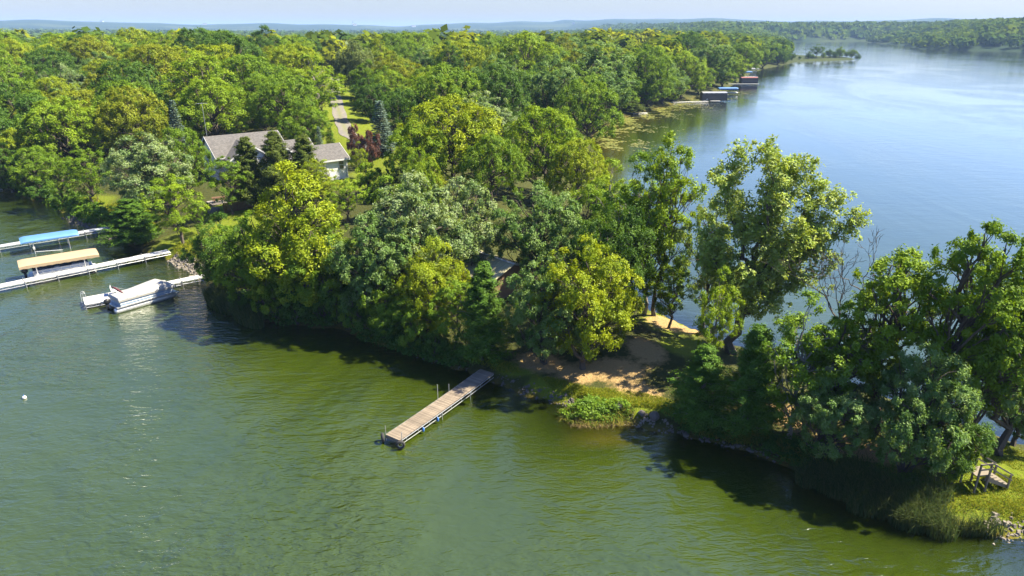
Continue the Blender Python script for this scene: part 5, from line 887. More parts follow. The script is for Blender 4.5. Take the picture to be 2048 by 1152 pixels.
MIDWOOD = [
(-249, 312, 10.5, 10.9),
(-121, 312, 12.6, 14.5),
(-213, 312, 16.5, 18.7),
(-78, 313, 16.1, 15.1),
(-99, 313, 14.5, 10.5),
(-56, 314, 10.5, 10.0),
(7, 315, 12.6, 13.5),
(-21, 315, 19.4, 19.7),
(-134, 316, 13.3, 14.2),
(67, 317, 19.1, 17.9),
(32, 318, 16.8, 17.1),
(-200, 318, 15.9, 17.2),
(-7, 318, 16.4, 19.4),
(-226, 318, 14.7, 16.7),
(-171, 320, 11.0, 12.6),
(-147, 321, 19.4, 13.3),
(18, 321, 14.4, 15.8),
(-239, 321, 16.2, 12.1),
(-188, 323, 19.5, 20.3),
(-111, 323, 12.7, 13.9),
(-35, 324, 19.8, 21.8),
(-68, 324, 16.8, 12.4),
(52, 325, 13.0, 15.5),
(-87, 325, 18.6, 19.1),
(-214, 326, 11.8, 8.1),
(-53, 327, 17.9, 20.6),
(-126, 328, 16.9, 19.6),
(5, 328, 11.3, 8.6),
(-250, 330, 14.4, 17.2),
(-23, 330, 19.7, 19.2),
(71, 330, 19.3, 19.4),
(27, 331, 10.6, 11.1),
(-226, 333, 19.2, 18.2),
(-176, 333, 17.1, 15.5),
(-138, 333, 19.2, 20.4),
(-103, 333, 16.8, 15.4),
(-199, 333, 18.1, 20.0),
(-154, 335, 15.6, 16.5),
(40, 335, 19.4, 15.7),
(87, 337, 11.3, 10.3),
(-36, 337, 15.8, 16.0),
(-82, 338, 16.8, 16.7),
(-64, 338, 11.5, 11.1),
(56, 338, 13.8, 13.9),
(-12, 338, 11.3, 11.3),
(14, 340, 19.7, 23.5),
(-213, 341, 10.6, 10.9),
(-239, 342, 19.3, 20.4),
(-50, 343, 18.7, 19.9),
(-189, 343, 13.3, 15.7),
(1, 343, 14.9, 13.7),
(-113, 343, 13.5, 13.2),
(-261, 343, 12.3, 13.6),
(-279, 344, 12.0, 11.9),
(75, 344, 17.5, 16.8),
(-169, 345, 14.6, 17.5),
(27, 345, 12.1, 11.7),
(-127, 345, 11.3, 8.9),
(-145, 346, 11.6, 12.1),
(-93, 346, 17.1, 13.0),
(-226, 347, 16.0, 15.4),
(-23, 348, 17.8, 20.5),
(42, 349, 14.9, 17.2),
(-204, 350, 17.5, 14.7),
(-39, 351, 11.1, 12.1),
(62, 352, 13.4, 15.0),
(-72, 352, 10.5, 9.9),
(92, 352, 15.4, 14.9),
(-158, 353, 11.9, 13.1),
(-248, 353, 15.1, 13.9),
(15, 354, 10.9, 9.0),
(-59, 355, 11.9, 14.1),
(-269, 356, 13.6, 12.3),
(-181, 356, 11.2, 11.7),
(-105, 357, 15.0, 16.0),
(-119, 357, 19.1, 20.2),
(-9, 358, 14.6, 12.6),
(29, 359, 16.5, 18.9),
(-219, 360, 16.3, 18.1),
(73, 360, 17.4, 16.6),
(-194, 361, 12.6, 11.8),
(-86, 361, 19.5, 21.4),
(-140, 361, 17.5, 16.8),
(-30, 362, 12.1, 12.2),
(47, 363, 15.5, 16.3),
(-235, 363, 13.8, 13.2),
(86, 365, 13.4, 14.0),
(-280, 366, 11.8, 13.7),
(-164, 366, 12.2, 9.0),
(-72, 367, 19.9, 18.6),
(-44, 367, 14.9, 16.5),
(-255, 367, 16.5, 15.7),
(8, 368, 15.1, 13.8),
(-206, 368, 11.5, 12.1),
(-296, 369, 15.5, 17.4),
(-112, 369, 11.3, 10.4),
(-16, 370, 19.2, 17.6),
(-181, 371, 12.9, 11.9),
(-127, 371, 14.9, 12.2),
(24, 372, 18.8, 18.6),
(-97, 372, 19.8, 23.6),
(58, 373, 16.1, 16.5),
(-59, 373, 11.4, 11.6),
(-226, 374, 14.2, 16.6),
(38, 375, 11.1, 11.6),
(77, 375, 12.2, 13.6),
(-147, 375, 18.9, 19.8),
(-4, 375, 13.1, 14.4),
(-82, 376, 12.1, 14.0),
(-242, 376, 16.2, 15.3),
(-31, 377, 11.4, 13.0),
(-272, 378, 17.6, 16.3),
(-194, 378, 15.0, 14.8),
(110, 381, 11.6, 13.1),
(-258, 381, 14.9, 15.4),
(-167, 381, 11.7, 8.4),
(-46, 381, 15.6, 14.7),
(-289, 383, 18.9, 21.0),
(-211, 383, 17.5, 19.6),
(-69, 384, 18.9, 20.0),
(-113, 384, 15.5, 16.2),
(8, 385, 16.4, 12.9),
(-135, 386, 16.4, 12.6),
(29, 386, 12.0, 13.6),
(-16, 386, 12.6, 11.2),
(50, 386, 15.2, 16.1),
(-93, 387, 18.2, 20.0),
(65, 388, 11.2, 11.6),
(-183, 389, 14.4, 11.3),
(-153, 389, 11.7, 8.7),
(-235, 390, 15.1, 14.2),
(-29, 392, 19.2, 17.7),
(-199, 392, 14.1, 16.8),
(-269, 392, 14.5, 16.0),
(83, 392, 13.6, 15.7),
(-305, 393, 18.0, 18.7),
(118, 393, 13.1, 14.5),
(99, 394, 13.8, 12.7),
(-56, 394, 14.7, 15.5),
(-80, 395, 13.0, 10.3),
(-124, 395, 18.3, 20.0),
(-253, 395, 14.4, 15.3),
(-1, 396, 19.7, 19.4),
(-222, 396, 16.7, 19.6),
(20, 397, 14.2, 12.0),
(-291, 398, 17.2, 17.7),
(-165, 398, 15.3, 12.8),
(40, 398, 17.7, 17.0),
(-110, 400, 18.1, 19.0),
(-16, 401, 19.3, 19.2),
(-41, 401, 12.5, 13.0),
(59, 401, 11.1, 12.8),
(-94, 403, 11.8, 10.0),
(-148, 403, 13.7, 13.8),
(-209, 404, 13.9, 16.6),
(-190, 404, 13.3, 13.0),
(-237, 404, 11.0, 10.7),
(-134, 406, 18.0, 14.3),
(-277, 406, 15.9, 16.6),
(107, 406, 18.0, 20.6),
(-66, 407, 11.0, 11.1),
(-307, 408, 17.6, 20.7),
(-262, 408, 19.2, 18.2),
(79, 408, 10.7, 12.4),
(-326, 408, 13.9, 14.9),
(-28, 408, 13.3, 13.2),
(-175, 408, 14.1, 15.7),
(6, 411, 16.5, 19.0),
(-81, 412, 13.6, 12.7),
(27, 412, 12.7, 15.1),
(-50, 412, 11.1, 11.9),
(-224, 413, 12.6, 11.7),
(-116, 413, 12.4, 12.0),
(49, 413, 19.1, 21.1),
(-12, 415, 19.7, 18.2),
(-289, 415, 15.2, 10.3),
(-161, 415, 11.3, 11.7),
(-249, 415, 12.1, 13.3),
(93, 416, 14.2, 14.8),
(-101, 416, 14.4, 13.8),
(64, 417, 15.3, 17.2),
(119, 419, 17.2, 19.7),
(-193, 420, 18.1, 17.1),
(-129, 420, 14.4, 17.1),
(-318, 420, 13.8, 15.5),
(-303, 422, 14.2, 16.5),
(-208, 423, 15.9, 15.3),
(-34, 423, 15.9, 16.9),
(16, 423, 17.6, 19.7),
(-64, 423, 18.5, 19.8),
(-175, 423, 17.9, 18.2),
(-235, 424, 18.8, 20.2),
(-274, 424, 15.3, 14.8),
(37, 425, 12.1, 14.0),
(-146, 425, 16.5, 16.5),
(78, 425, 11.5, 12.1),
(104, 426, 18.6, 18.9),
(-20, 427, 17.2, 20.2),
(-90, 428, 11.8, 12.1),
(-3, 429, 17.4, 16.3),
(134, 429, 10.6, 9.3),
(52, 430, 16.7, 17.4),
(-291, 430, 11.0, 9.5),
(-249, 430, 12.8, 9.0),
(-328, 430, 16.6, 12.4),
(-110, 431, 16.4, 19.6),
(-48, 433, 16.7, 19.5),
(-160, 435, 18.5, 17.4),
(-347, 435, 12.2, 14.4),
(25, 435, 17.9, 19.4),
(-188, 435, 18.0, 19.0),
(-223, 436, 19.8, 16.8),
(89, 436, 13.6, 13.6),
(-137, 436, 16.5, 19.6),
(-307, 437, 13.5, 15.3),
(114, 437, 17.7, 19.9),
(-72, 438, 16.2, 15.3),
(67, 438, 14.0, 14.1),
(-33, 438, 13.8, 16.5),
(9, 439, 19.1, 21.0),
(-277, 439, 13.5, 14.2),
(-203, 439, 13.4, 14.5),
(39, 440, 12.6, 13.6),
(-16, 442, 18.3, 21.2),
(-93, 443, 13.3, 15.6),
(129, 444, 11.7, 10.7),
(-175, 444, 13.1, 11.8),
(-260, 445, 18.5, 21.0),
(-293, 445, 12.6, 11.6),
(-244, 446, 18.8, 21.8),
(-325, 446, 11.2, 11.7),
(-108, 446, 14.2, 16.0),
(-149, 446, 19.8, 22.3),
(-58, 446, 11.2, 12.8),
(102, 446, 13.0, 12.1),
(-123, 447, 11.1, 11.8),
(82, 450, 10.8, 10.5),
(-215, 450, 12.5, 13.6),
(26, 450, 11.3, 12.2),
(-2, 450, 13.4, 12.4),
(-343, 451, 10.7, 10.7),
(-195, 453, 10.8, 11.1),
(-77, 453, 16.3, 13.6),
(-308, 454, 14.8, 12.9),
(-35, 454, 12.4, 11.5),
(116, 454, 17.9, 20.9),
(65, 454, 17.3, 19.8),
(44, 454, 17.0, 18.1),
(-275, 454, 11.5, 12.9),
(143, 454, 16.7, 18.3),
(-232, 455, 19.7, 13.9),
(-135, 457, 11.8, 11.9),
(-164, 457, 17.0, 16.4),
(-20, 459, 17.5, 18.3),
(-101, 460, 14.2, 14.9),
(-358, 460, 12.2, 11.1),
(11, 460, 17.9, 18.6),
(-256, 460, 15.1, 17.1),
(-63, 460, 18.0, 16.9),
(-331, 461, 15.9, 12.4),
(93, 461, 16.2, 18.9),
(-290, 461, 15.7, 16.1),
(-47, 463, 14.7, 16.9),
(-181, 464, 18.8, 18.4),
(-122, 465, 12.7, 12.1),
(-150, 465, 14.2, 13.6),
(29, 466, 18.9, 21.0),
(-216, 467, 11.2, 13.2),
(133, 467, 19.6, 13.3),
(76, 468, 14.7, 12.6),
(54, 468, 13.3, 13.7),
(-79, 468, 13.9, 15.5),
(-196, 468, 12.7, 10.1),
(-303, 469, 12.3, 14.1),
(115, 470, 16.4, 16.5),
(-244, 470, 12.2, 10.1),
(-8, 470, 18.6, 22.2),
(-270, 471, 16.0, 16.3),
(-320, 473, 11.2, 13.4),
(-372, 473, 14.0, 15.0),
(-30, 473, 11.0, 11.4),
(-340, 474, 15.5, 14.0),
(-135, 474, 16.2, 18.4),
(-166, 475, 19.1, 18.9),
(-59, 475, 18.8, 22.0),
(-230, 475, 13.5, 12.2),
(-287, 477, 18.5, 19.7),
(-95, 477, 19.8, 20.6),
(-356, 477, 14.4, 17.2),
(98, 477, 16.2, 18.2),
(-113, 478, 13.7, 14.2),
(41, 479, 12.3, 14.6),
(13, 479, 18.9, 22.2),
(-182, 480, 19.2, 20.9),
(141, 481, 15.2, 13.1),
(65, 481, 13.3, 11.5),
(-386, 481, 14.1, 12.0),
(82, 482, 15.4, 16.9),
(126, 482, 18.0, 20.7),
(-254, 482, 13.4, 10.2),
(-153, 483, 10.9, 7.6),
(-202, 483, 19.1, 15.8),
(-74, 484, 13.8, 14.5),
(-18, 484, 15.0, 15.5),
(-309, 485, 10.7, 11.6),
(-330, 487, 13.6, 13.9),
(-269, 487, 18.0, 21.1),
(157, 487, 14.5, 16.4),
(-48, 488, 17.6, 16.8),
(-221, 488, 16.1, 15.9),
(-371, 488, 11.8, 11.2),
(-3, 489, 14.1, 14.8),
(-129, 490, 15.3, 14.7),
(112, 490, 17.2, 19.5),
(-88, 491, 14.2, 14.4),
(-168, 491, 17.8, 21.2),
(-105, 492, 10.5, 9.8),
(-288, 493, 19.0, 18.8),
(-32, 493, 17.9, 18.3),
(47, 493, 14.7, 11.6),
(-352, 494, 16.4, 19.5),
(94, 494, 18.5, 18.0),
(28, 494, 17.3, 15.9),
(-187, 495, 13.4, 13.7),
(73, 496, 10.8, 10.3),
(-62, 496, 16.5, 17.1),
(-244, 497, 15.2, 13.0),
(13, 497, 18.1, 13.9),
(-206, 498, 16.4, 15.5),
(-144, 498, 12.2, 13.2),
(-385, 499, 15.8, 14.4),
(145, 499, 15.4, 15.8),
(-316, 501, 16.0, 14.8),
(125, 501, 13.5, 11.8),
(-336, 501, 11.9, 13.3),
(-16, 502, 15.9, 15.8),
(-265, 503, 15.7, 15.5),
(-225, 504, 18.2, 20.4),
(-121, 504, 15.7, 17.6),
(-78, 504, 16.5, 17.4),
(-366, 505, 13.2, 12.3),
(164, 505, 19.3, 17.6),
(-0, 506, 18.1, 16.8),
(-161, 507, 11.3, 13.0),
(62, 508, 16.1, 16.5),
(-44, 508, 11.2, 12.3),
(84, 508, 16.2, 12.8),
(-297, 508, 11.7, 9.1),
(109, 509, 10.5, 9.3),
(-104, 509, 10.5, 12.3),
(-178, 509, 15.0, 17.8),
(40, 510, 15.0, 14.7),
(-396, 510, 14.0, 14.9),
(-351, 511, 17.5, 18.8),
(-250, 512, 18.5, 16.8),
(23, 512, 16.7, 18.6),
(-277, 513, 14.2, 13.6),
(-197, 513, 19.3, 15.4),
(-60, 513, 11.5, 12.8),
(-139, 514, 12.0, 8.5),
(143, 515, 19.4, 21.8),
(-23, 516, 16.4, 18.0),
(-319, 516, 18.9, 21.5),
(-376, 517, 18.0, 14.2),
(-218, 518, 13.6, 12.8),
(-234, 519, 11.3, 12.3)]
far_wood('woods', 'dense green woods rising behind the peninsula', MIDWOOD, 420, 0.095, frng)
pts = []; Y = 520.0
while Y < 3300:
    s = 5.0 + 0.0145 * Y
    nx_ = int(2 * 0.79 * Y / s)
    xs = (np.arange(nx_) + frng.random(nx_) * 0.8) * s - 0.79 * Y; ys = Y + frng.random(nx_) * s
    sd_ = shore_dist(xs, ys)
    open_ = np.sin(xs * 0.0052 + 1.1) * np.cos(ys * 0.0041 + 0.4) + 0.4 * np.sin(xs * 0.017 + ys * 0.011)
    ok = (sd_ > 4) & ((open_ < 0.55) | (sd_ < 160)) & ~((xs > 640) & (ys > 1500) & (sd_ < 25))
    ok &= ~((np.abs(xs - 290) < 60) & (np.abs(ys - 655) < 45))
    for x_, y_ in zip(xs[ok], ys[ok]): pts.append((x_, y_, frng.uniform(9.5, 15.5), s * frng.uniform(0.95, 1.35)))
    Y += s * 0.9
pts = np.array(pts); near_ = pts[:, 1] < 1250
far_wood('distant_woods', 'hazy woods around the far end of the lake', pts[near_], 50, 0.145, frng, 0.3)
far_wood('horizon_woods', 'bluish woods on the plain below the far hills', pts[~near_], 20, 0.21, frng, 0.25)
# ---------------------------------------------------------------- materials of built things
M_ALU = simple('aluminium', (0.62, 0.63, 0.64), 0.38, 0.75, 0.2, 3)
M_GALV = simple('galvanised_steel', (0.42, 0.43, 0.44), 0.5, 0.7, 0.3, 5)
M_WHITEDECK = simple('white_deck', (0.50, 0.495, 0.48), 0.6, 0, 0.12, 2.5)
M_GREYDECK = simple('grey_deck', (0.36, 0.38, 0.40), 0.65, 0, 0.18, 2.5)
M_WHITE = simple('white_paint', (0.56, 0.56, 0.56), 0.45, 0, 0.08, 2)
M_COVER = simple('boat_cover_vinyl', (0.33, 0.325, 0.31), 0.6, 0, 0.12, 1.6, 0.03, 2.2)
M_TAN = simple('tan_vinyl', (0.36, 0.27, 0.165), 0.55, 0, 0.10, 1.2, 0.02, 1.5)
M_BLUE = simple('blue_vinyl', (0.085, 0.21, 0.45), 0.55, 0, 0.22, 1.0, 0.02, 1.5)
M_BLACKV = simple('black_vinyl', (0.022, 0.026, 0.034), 0.55, 0, 0.3, 1.0, 0.02, 1.5)
M_MAROON = simple('maroon_canvas', (0.12, 0.03, 0.035), 0.8, 0, 0.3, 4)
M_BLACK = simple('black_plastic', (0.015, 0.015, 0.017), 0.35, 0, 0.3, 6)
M_RUBBER = simple('tyre_rubber', (0.03, 0.03, 0.03), 0.85, 0, 0.4, 8)
M_PANEL = simple('pale_blue_panel', (0.24, 0.33, 0.44), 0.4, 0, 0.12, 2)
M_NAVY = simple('blue_panel', (0.10, 0.22, 0.42), 0.4, 0, 0.2, 2)
M_BLUEP = simple('blue_plastic', (0.04, 0.17, 0.52), 0.45, 0, 0.2, 4)
M_RED = simple('red_canvas', (0.22, 0.07, 0.06), 0.7, 0, 0.2, 3)
M_WOOD = simple('weathered_wood', (0.27, 0.215, 0.16), 0.9, 0, 0.45, 2.2, 0.01, 12)
M_GREYWOOD = simple('grey_timber', (0.20, 0.17, 0.13), 0.9, 0, 0.4, 3, 0.01, 12)
M_FENCE = simple('brown_fence_wood', (0.13, 0.07, 0.035), 0.9, 0, 0.35, 3)
M_STONE = simple('field_stone', (0.12, 0.105, 0.088), 0.9, 0, 0.45, 2.5, 0.05, 6)
M_PATIO = simple('patio_concrete', (0.26, 0.23, 0.20), 0.9, 0, 0.2, 1.2)
M_GLASS = simple('window_glass', (0.03, 0.04, 0.05), 0.08, 0, 0.2, 1, spec=0.8)

class Frame:
    """local frame: s along a heading, t to the left, z up"""
    def __init__(s, o, d):
        L = math.hypot(*d); s.o = o; s.d = (d[0] / L, d[1] / L); s.n = (-s.d[1], s.d[0])
    def __call__(s, a, t, z=0.0): return (s.o[0] + s.d[0] * a + s.n[0] * t, s.o[1] + s.d[1] * a + s.n[1] * t, z)

# ---------------------------------------------------------------- docks (local x along the dock)
def truss(m, x0, x1, y, ztop, depth, r=0.022, step=0.75):
    m.tube([(x0, y, ztop), (x1, y, ztop)], r, 4); m.tube([(x0, y, ztop - depth), (x1, y, ztop - depth)], r, 4)
    n = max(1, int((x1 - x0) / step))
    for i in range(n + 1):
        x = x0 + (x1 - x0) * i / n; m.tube([(x, y, ztop), (x, y, ztop - depth)], r * 0.8, 4)
        if i < n: m.tube([(x, y, ztop - depth), (x + (x1 - x0) / n, y, ztop)], r * 0.6, 4)
def section_dock(label, p0, p1, width, z0, z1, mat, sect=3.05, group=None):
    L = math.dist(p0, p1); root = empty('dock', (p0[0], p0[1], 0), heading((p1[0] - p0[0], p1[1] - p0[1])))
    tag(root, label, 'dock', group)
    n = max(1, round(L / sect)); sl = L / n
    for i in range(n):
        za, zb = z0 + (z1 - z0) * i / n, z0 + (z1 - z0) * (i + 1) / n; x = i * sl
        pl = MB()
        k_ = 12
        for j in range(k_):      # boards of one deck panel
            a = x + 0.03 + (sl - 0.06) * j / k_; w_ = (sl - 0.06) / k_ - 0.012; zz = za + (zb - za) * (j + 0.5) / k_
            pl.box((a + w_ / 2, 0, zz), (w_, width, 0.04))
        pl.build('deck_panel', mat, root)
        for s_ in (-1, 1):
            m = MB(); truss(m, x + 0.02, x + sl - 0.02, s_ * (width / 2 - 0.02), (za + zb) / 2 - 0.05, 0.26); m.build('side_truss', M_ALU, root)
            if True:
                m = MB(); m.tube([(x + 0.06, s_ * (width / 2 + 0.06), za + 0.18), (x + 0.06, s_ * (width / 2 + 0.06), -1.6)], 0.028, 6); m.build('leg', M_GALV, root)
    return root
section_dock('long white dock in front of the tan-canopied boat lift', (-63.4, 58.7), (-41.7, 79.2), 1.30, 0.50, 0.80, M_WHITEDECK)
section_dock('grey dock behind the blue boat canopy', (-73.5, 73.2), (-54.3, 89.2), 1.25, 0.50, 0.95, M_GREYDECK)
section_dock('end of a dock at the left picture edge below the shaded trees', (-95.0, 107.2), (-86.5, 114.3), 1.2, 0.5, 0.7, M_GREYDECK)
# dock with swim platform beside the covered pontoon boat
dC = Frame((-42.6, 63.2), (0.787, 0.617))
rootC = section_dock('white dock with swim platform, ladder and bench beside the covered boat', dC(2.9, 0.75)[:2], (-33.2, 70.9), 1.15, 0.50, 0.72, M_WHITEDECK)
def localC(pt):      # world point into the dock's own frame
    a = rootC.rotation_euler.z; dx, dy = pt[0] - rootC.location.x, pt[1] - rootC.location.y
    return (dx * math.cos(a) + dy * math.sin(a), -dx * math.sin(a) + dy * math.cos(a), pt[2] if len(pt) > 2 else 0)
m = MB()
for j in range(14): m.box((-2.95 + 0.2 * j + 0.1, -0.55, 0.50), (0.188, 2.5, 0.04))
m.build('swim_platform', M_WHITEDECK, rootC)
for y_ in (0.68, -1.78):
    m = MB(); truss(m, -2.93, -0.17, y_, 0.45, 0.26); m.build('side_truss', M_ALU, rootC)
for x_ in (-2.9, -0.2):
    for y_ in (0.74, -1.84):
        m = MB(); m.tube([(x_, y_, 0.95 if x_ < -2 and y_ > 0 else 0.62), (x_, y_, -1.6)], 0.03, 6); m.build('leg', M_GALV, rootC)
lad = MB()
for y_ in (0.15, -0.35):
    lad.tube([(-2.7, y_, 0.52), (-2.7, y_, 1.2), (-2.85, y_, 1.35), (-3.05, y_, 1.25), (-3.1, y_, 0.9), (-3.12, y_, -0.6)], 0.025, 6)
for z_ in (-0.3, 0.0, 0.3): lad.box((-3.11, -0.1, z_), (0.08, 0.5, 0.03))
lad.build('ladder', M_ALU, rootC)
be = empty('bench_seat', dC(2.75, 0.55, 0.52), heading(dC.d) + 1.4); tag(be, 'small white bench on the swim platform, facing the water', 'bench')
for j in range(4): MB().box((0, -0.16 + 0.11 * j, 0.42), (1.05, 0.1, 0.035)).build('seat_slat', M_WHITE, be)
for j in range(4): MB().box((0, 0.25 + 0.015 * j, 0.52 + 0.115 * j), (1.05, 0.03, 0.1)).build('back_slat', M_WHITE, be)
for x_ in (-0.46, 0.46):
    for y_ in (-0.16, 0.2): MB().box((x_, y_, 0.2), (0.06, 0.06, 0.42)).build('leg', M_WHITE, be)

# old wooden dock
pA, pB = (-7.95, 38.95), (-1.95, 47.9)
LA = math.dist(pA, pB); rA = empty('wooden_dock', (pA[0], pA[1], 0), heading((pB[0] - pA[0], pB[1] - pA[1])))
tag(rA, 'weathered wooden dock reaching into the green water', 'dock')
wA = 1.27; plank = []
for v_ in range(5):
    mm = MB(); q = random.Random(v_); mm.box((0, 0, 0), (0.134, wA + q.uniform(-0.02, 0.03), 0.036)); plank.append(mm.mesh('plank', simple('dock_plank_wood_%s' % 'abcde'[v_], tuple(c_ * (0.82, 1.1, 0.95, 1.2, 1.0)[v_] for c_ in (0.205, 0.165, 0.122)), 0.9, 0, 0.5, 1.6, 0.006, 14)))
def zA(x): return 0.56 + 0.26 * (x / LA) ** 2
qr = random.Random(4); nA = int(LA / 0.142)
for i in range(nA):
    o = link(bpy.data.objects.new('plank', plank[qr.randrange(5)]), rA); x = (i + 0.5) * LA / nA
    o.location = (x, qr.uniform(-0.012, 0.012), zA(x) + qr.uniform(-0.006, 0.006)); o.rotation_euler = (qr.uniform(-0.006, 0.006), 0, qr.uniform(-0.008, 0.008))
for s_ in (-1, 1):
    up_ = MB(); lo_ = MB(); xs_ = np.linspace(0.05, LA - 0.1, 12)
    up_.tube([(x, s_ * (wA / 2 + 0.05), zA(x) - 0.04) for x in xs_], 0.026, 6); up_.build('upper_rail', M_GALV, rA)
    lo_.tube([(x, s_ * (wA / 2 + 0.05), zA(x) - 0.30) for x in xs_], 0.026, 6); lo_.build('lower_rail', M_GALV, rA)
    for x in np.linspace(0.6, LA - 0.6, 9): MB().tube([(x, s_ * (wA / 2 + 0.05), zA(x) - 0.02), (x, s_ * (wA / 2 + 0.05), zA(x) - 0.34)], 0.022, 5).build('rail_strut', M_GALV, rA)
for x, s_, t_ in ((0.12, 1, 0.62), (0.12, -1, 0.62), (4.3, 1, -0.05), (4.3, -1, -0.05), (7.6, 1, -0.05), (7.6, -1, -0.05), (5.6, 1, 1.15), (6.9, 1, 0.55)):
    MB().tube([(x, s_ * (wA / 2 + 0.10), zA(x) + t_), (x, s_ * (wA / 2 + 0.10), -1.4)], 0.026, 6).build('post', M_GALV, rA)
MB().box((0.0, 0, 0.42), (0.06, wA, 0.16)).build('end_beam', M_WOOD, rA)
def torus(m, c, R_, r_, axis_, n=22, k_=8):
    rings = []
    a = Vector(axis_).normalized(); u = a.cross(Vector((0, 0, 1))).normalized(); v = a.cross(u)
    for i in range(n):
        t = i * 2 * math.pi / n; d = u * math.cos(t) + v * math.sin(t)
        rings.append([tuple(Vector(c) + d * (R_ + r_ * math.cos(q * 2 * math.pi / k_)) + a * (r_ * 1.25 * math.sin(q * 2 * math.pi / k_))) for q in range(k_)])
    rings.append(rings[0]); m.loft(rings, caps=False)
    return m
fA = Frame(pA, (pB[0] - pA[0], pB[1] - pA[1]))
for s_, lab in ((-1, 'old black tyre hanging as a bumper on the right corner of the wooden dock'), (1, 'old black tyre hanging as a bumper on the left corner of the wooden dock')):
    o = empty('bumper_tyre', fA(-0.02, s_ * (wA / 2 + 0.02), 0.36), heading(fA.d)); tag(o, lab, 'tyre', 'tyres on the wooden dock')
    torus(MB(), (-0.10, s_ * 0.14, 0), 0.24, 0.085, (1, s_ * -0.8, 0)).build('tread', M_RUBBER, o, True)
    torus(MB(), (-0.10, s_ * 0.14, 0), 0.15, 0.02, (1, s_ * -0.8, 0)).build('bead', M_GALV, o, True)
for x, lab in ((2.2, 'blue float tied to the wooden dock rail, nearer its outer end'), (3.75, 'blue float tied to the wooden dock rail, nearer the shore')):
    o = empty('dock_float', fA(x, -(wA / 2 + 0.14), zA(x) - 0.30), heading(fA.d)); tag(o, lab, 'float')
    rings = []
    for j in range(9):
        t = j / 8; r_ = 0.085 * math.sin(math.pi * (0.06 + 0.88 * t)) ** 0.5
        rings.append([(r_ * math.cos(a) + 0.0, r_ * math.sin(a), -0.16 + 0.36 * t) for a in np.linspace(0, 2 * math.pi, 10, endpoint=False)])
    MB().loft(rings).build('float_body', M_BLUEP, o, True)
    MB().tube([(0, 0, 0.19), (0.03, 0.06, 0.26), (0, 0.1, 0.30)], 0.012, 5).build('rope', M_WHITE, o)

# ---------------------------------------------------------------- boats and lifts
def tube_hull(m, L, y, r=0.30, z=0.10):
    pts = [(-L / 2, y, z)]; rs = [r * 0.96]
    for t in np.linspace(0.02, 0.80, 6): pts.append((-L / 2 + L * t, y, z)); rs.append(r)
    for t, q in ((0.88, 0.88), (0.94, 0.62), (0.985, 0.25), (1.0, 0.05)): pts.append((-L / 2 + L * t, y, z + (1 - q) * r * 0.8)); rs.append(r * q)
    m.tube(pts, rs, 12)
    return m
def motor(root, x, z=0.35, mat=None):
    mo = MB(); rings = []
    for j, (t, w_, l_) in enumerate(((0.0, 0.14, 0.22), (0.08, 0.19, 0.28), (0.30, 0.20, 0.30), (0.42, 0.16, 0.24), (0.47, 0.08, 0.12))):
        rings.append([(x - 0.28 + l_ * math.cos(a) * 1.1, w_ * math.sin(a), z + 0.45 + t) for a in np.linspace(0, 2 * math.pi, 10, endpoint=False)])
    o = mo.loft(rings).build('outboard_motor', mat or M_BLACK, root, True)
    MB().loft([[(x - 0.28 + 0.12 * math.cos(a) * s_, 0.06 * math.sin(a) * s_, zz) for a in np.linspace(0, 2 * math.pi, 8, endpoint=False)] for zz, s_ in ((z + 0.5, 1.3), (z + 0.1, 1.0), (z - 0.35, 0.8))]).build('motor_leg', mat or M_BLACK, o, True)
    MB().tube([(x - 0.05, 0, z - 0.3), (x - 0.45, 0, z - 0.3)], [0.08, 0.05], 8).build('propeller_hub', mat or M_BLACK, o, True)
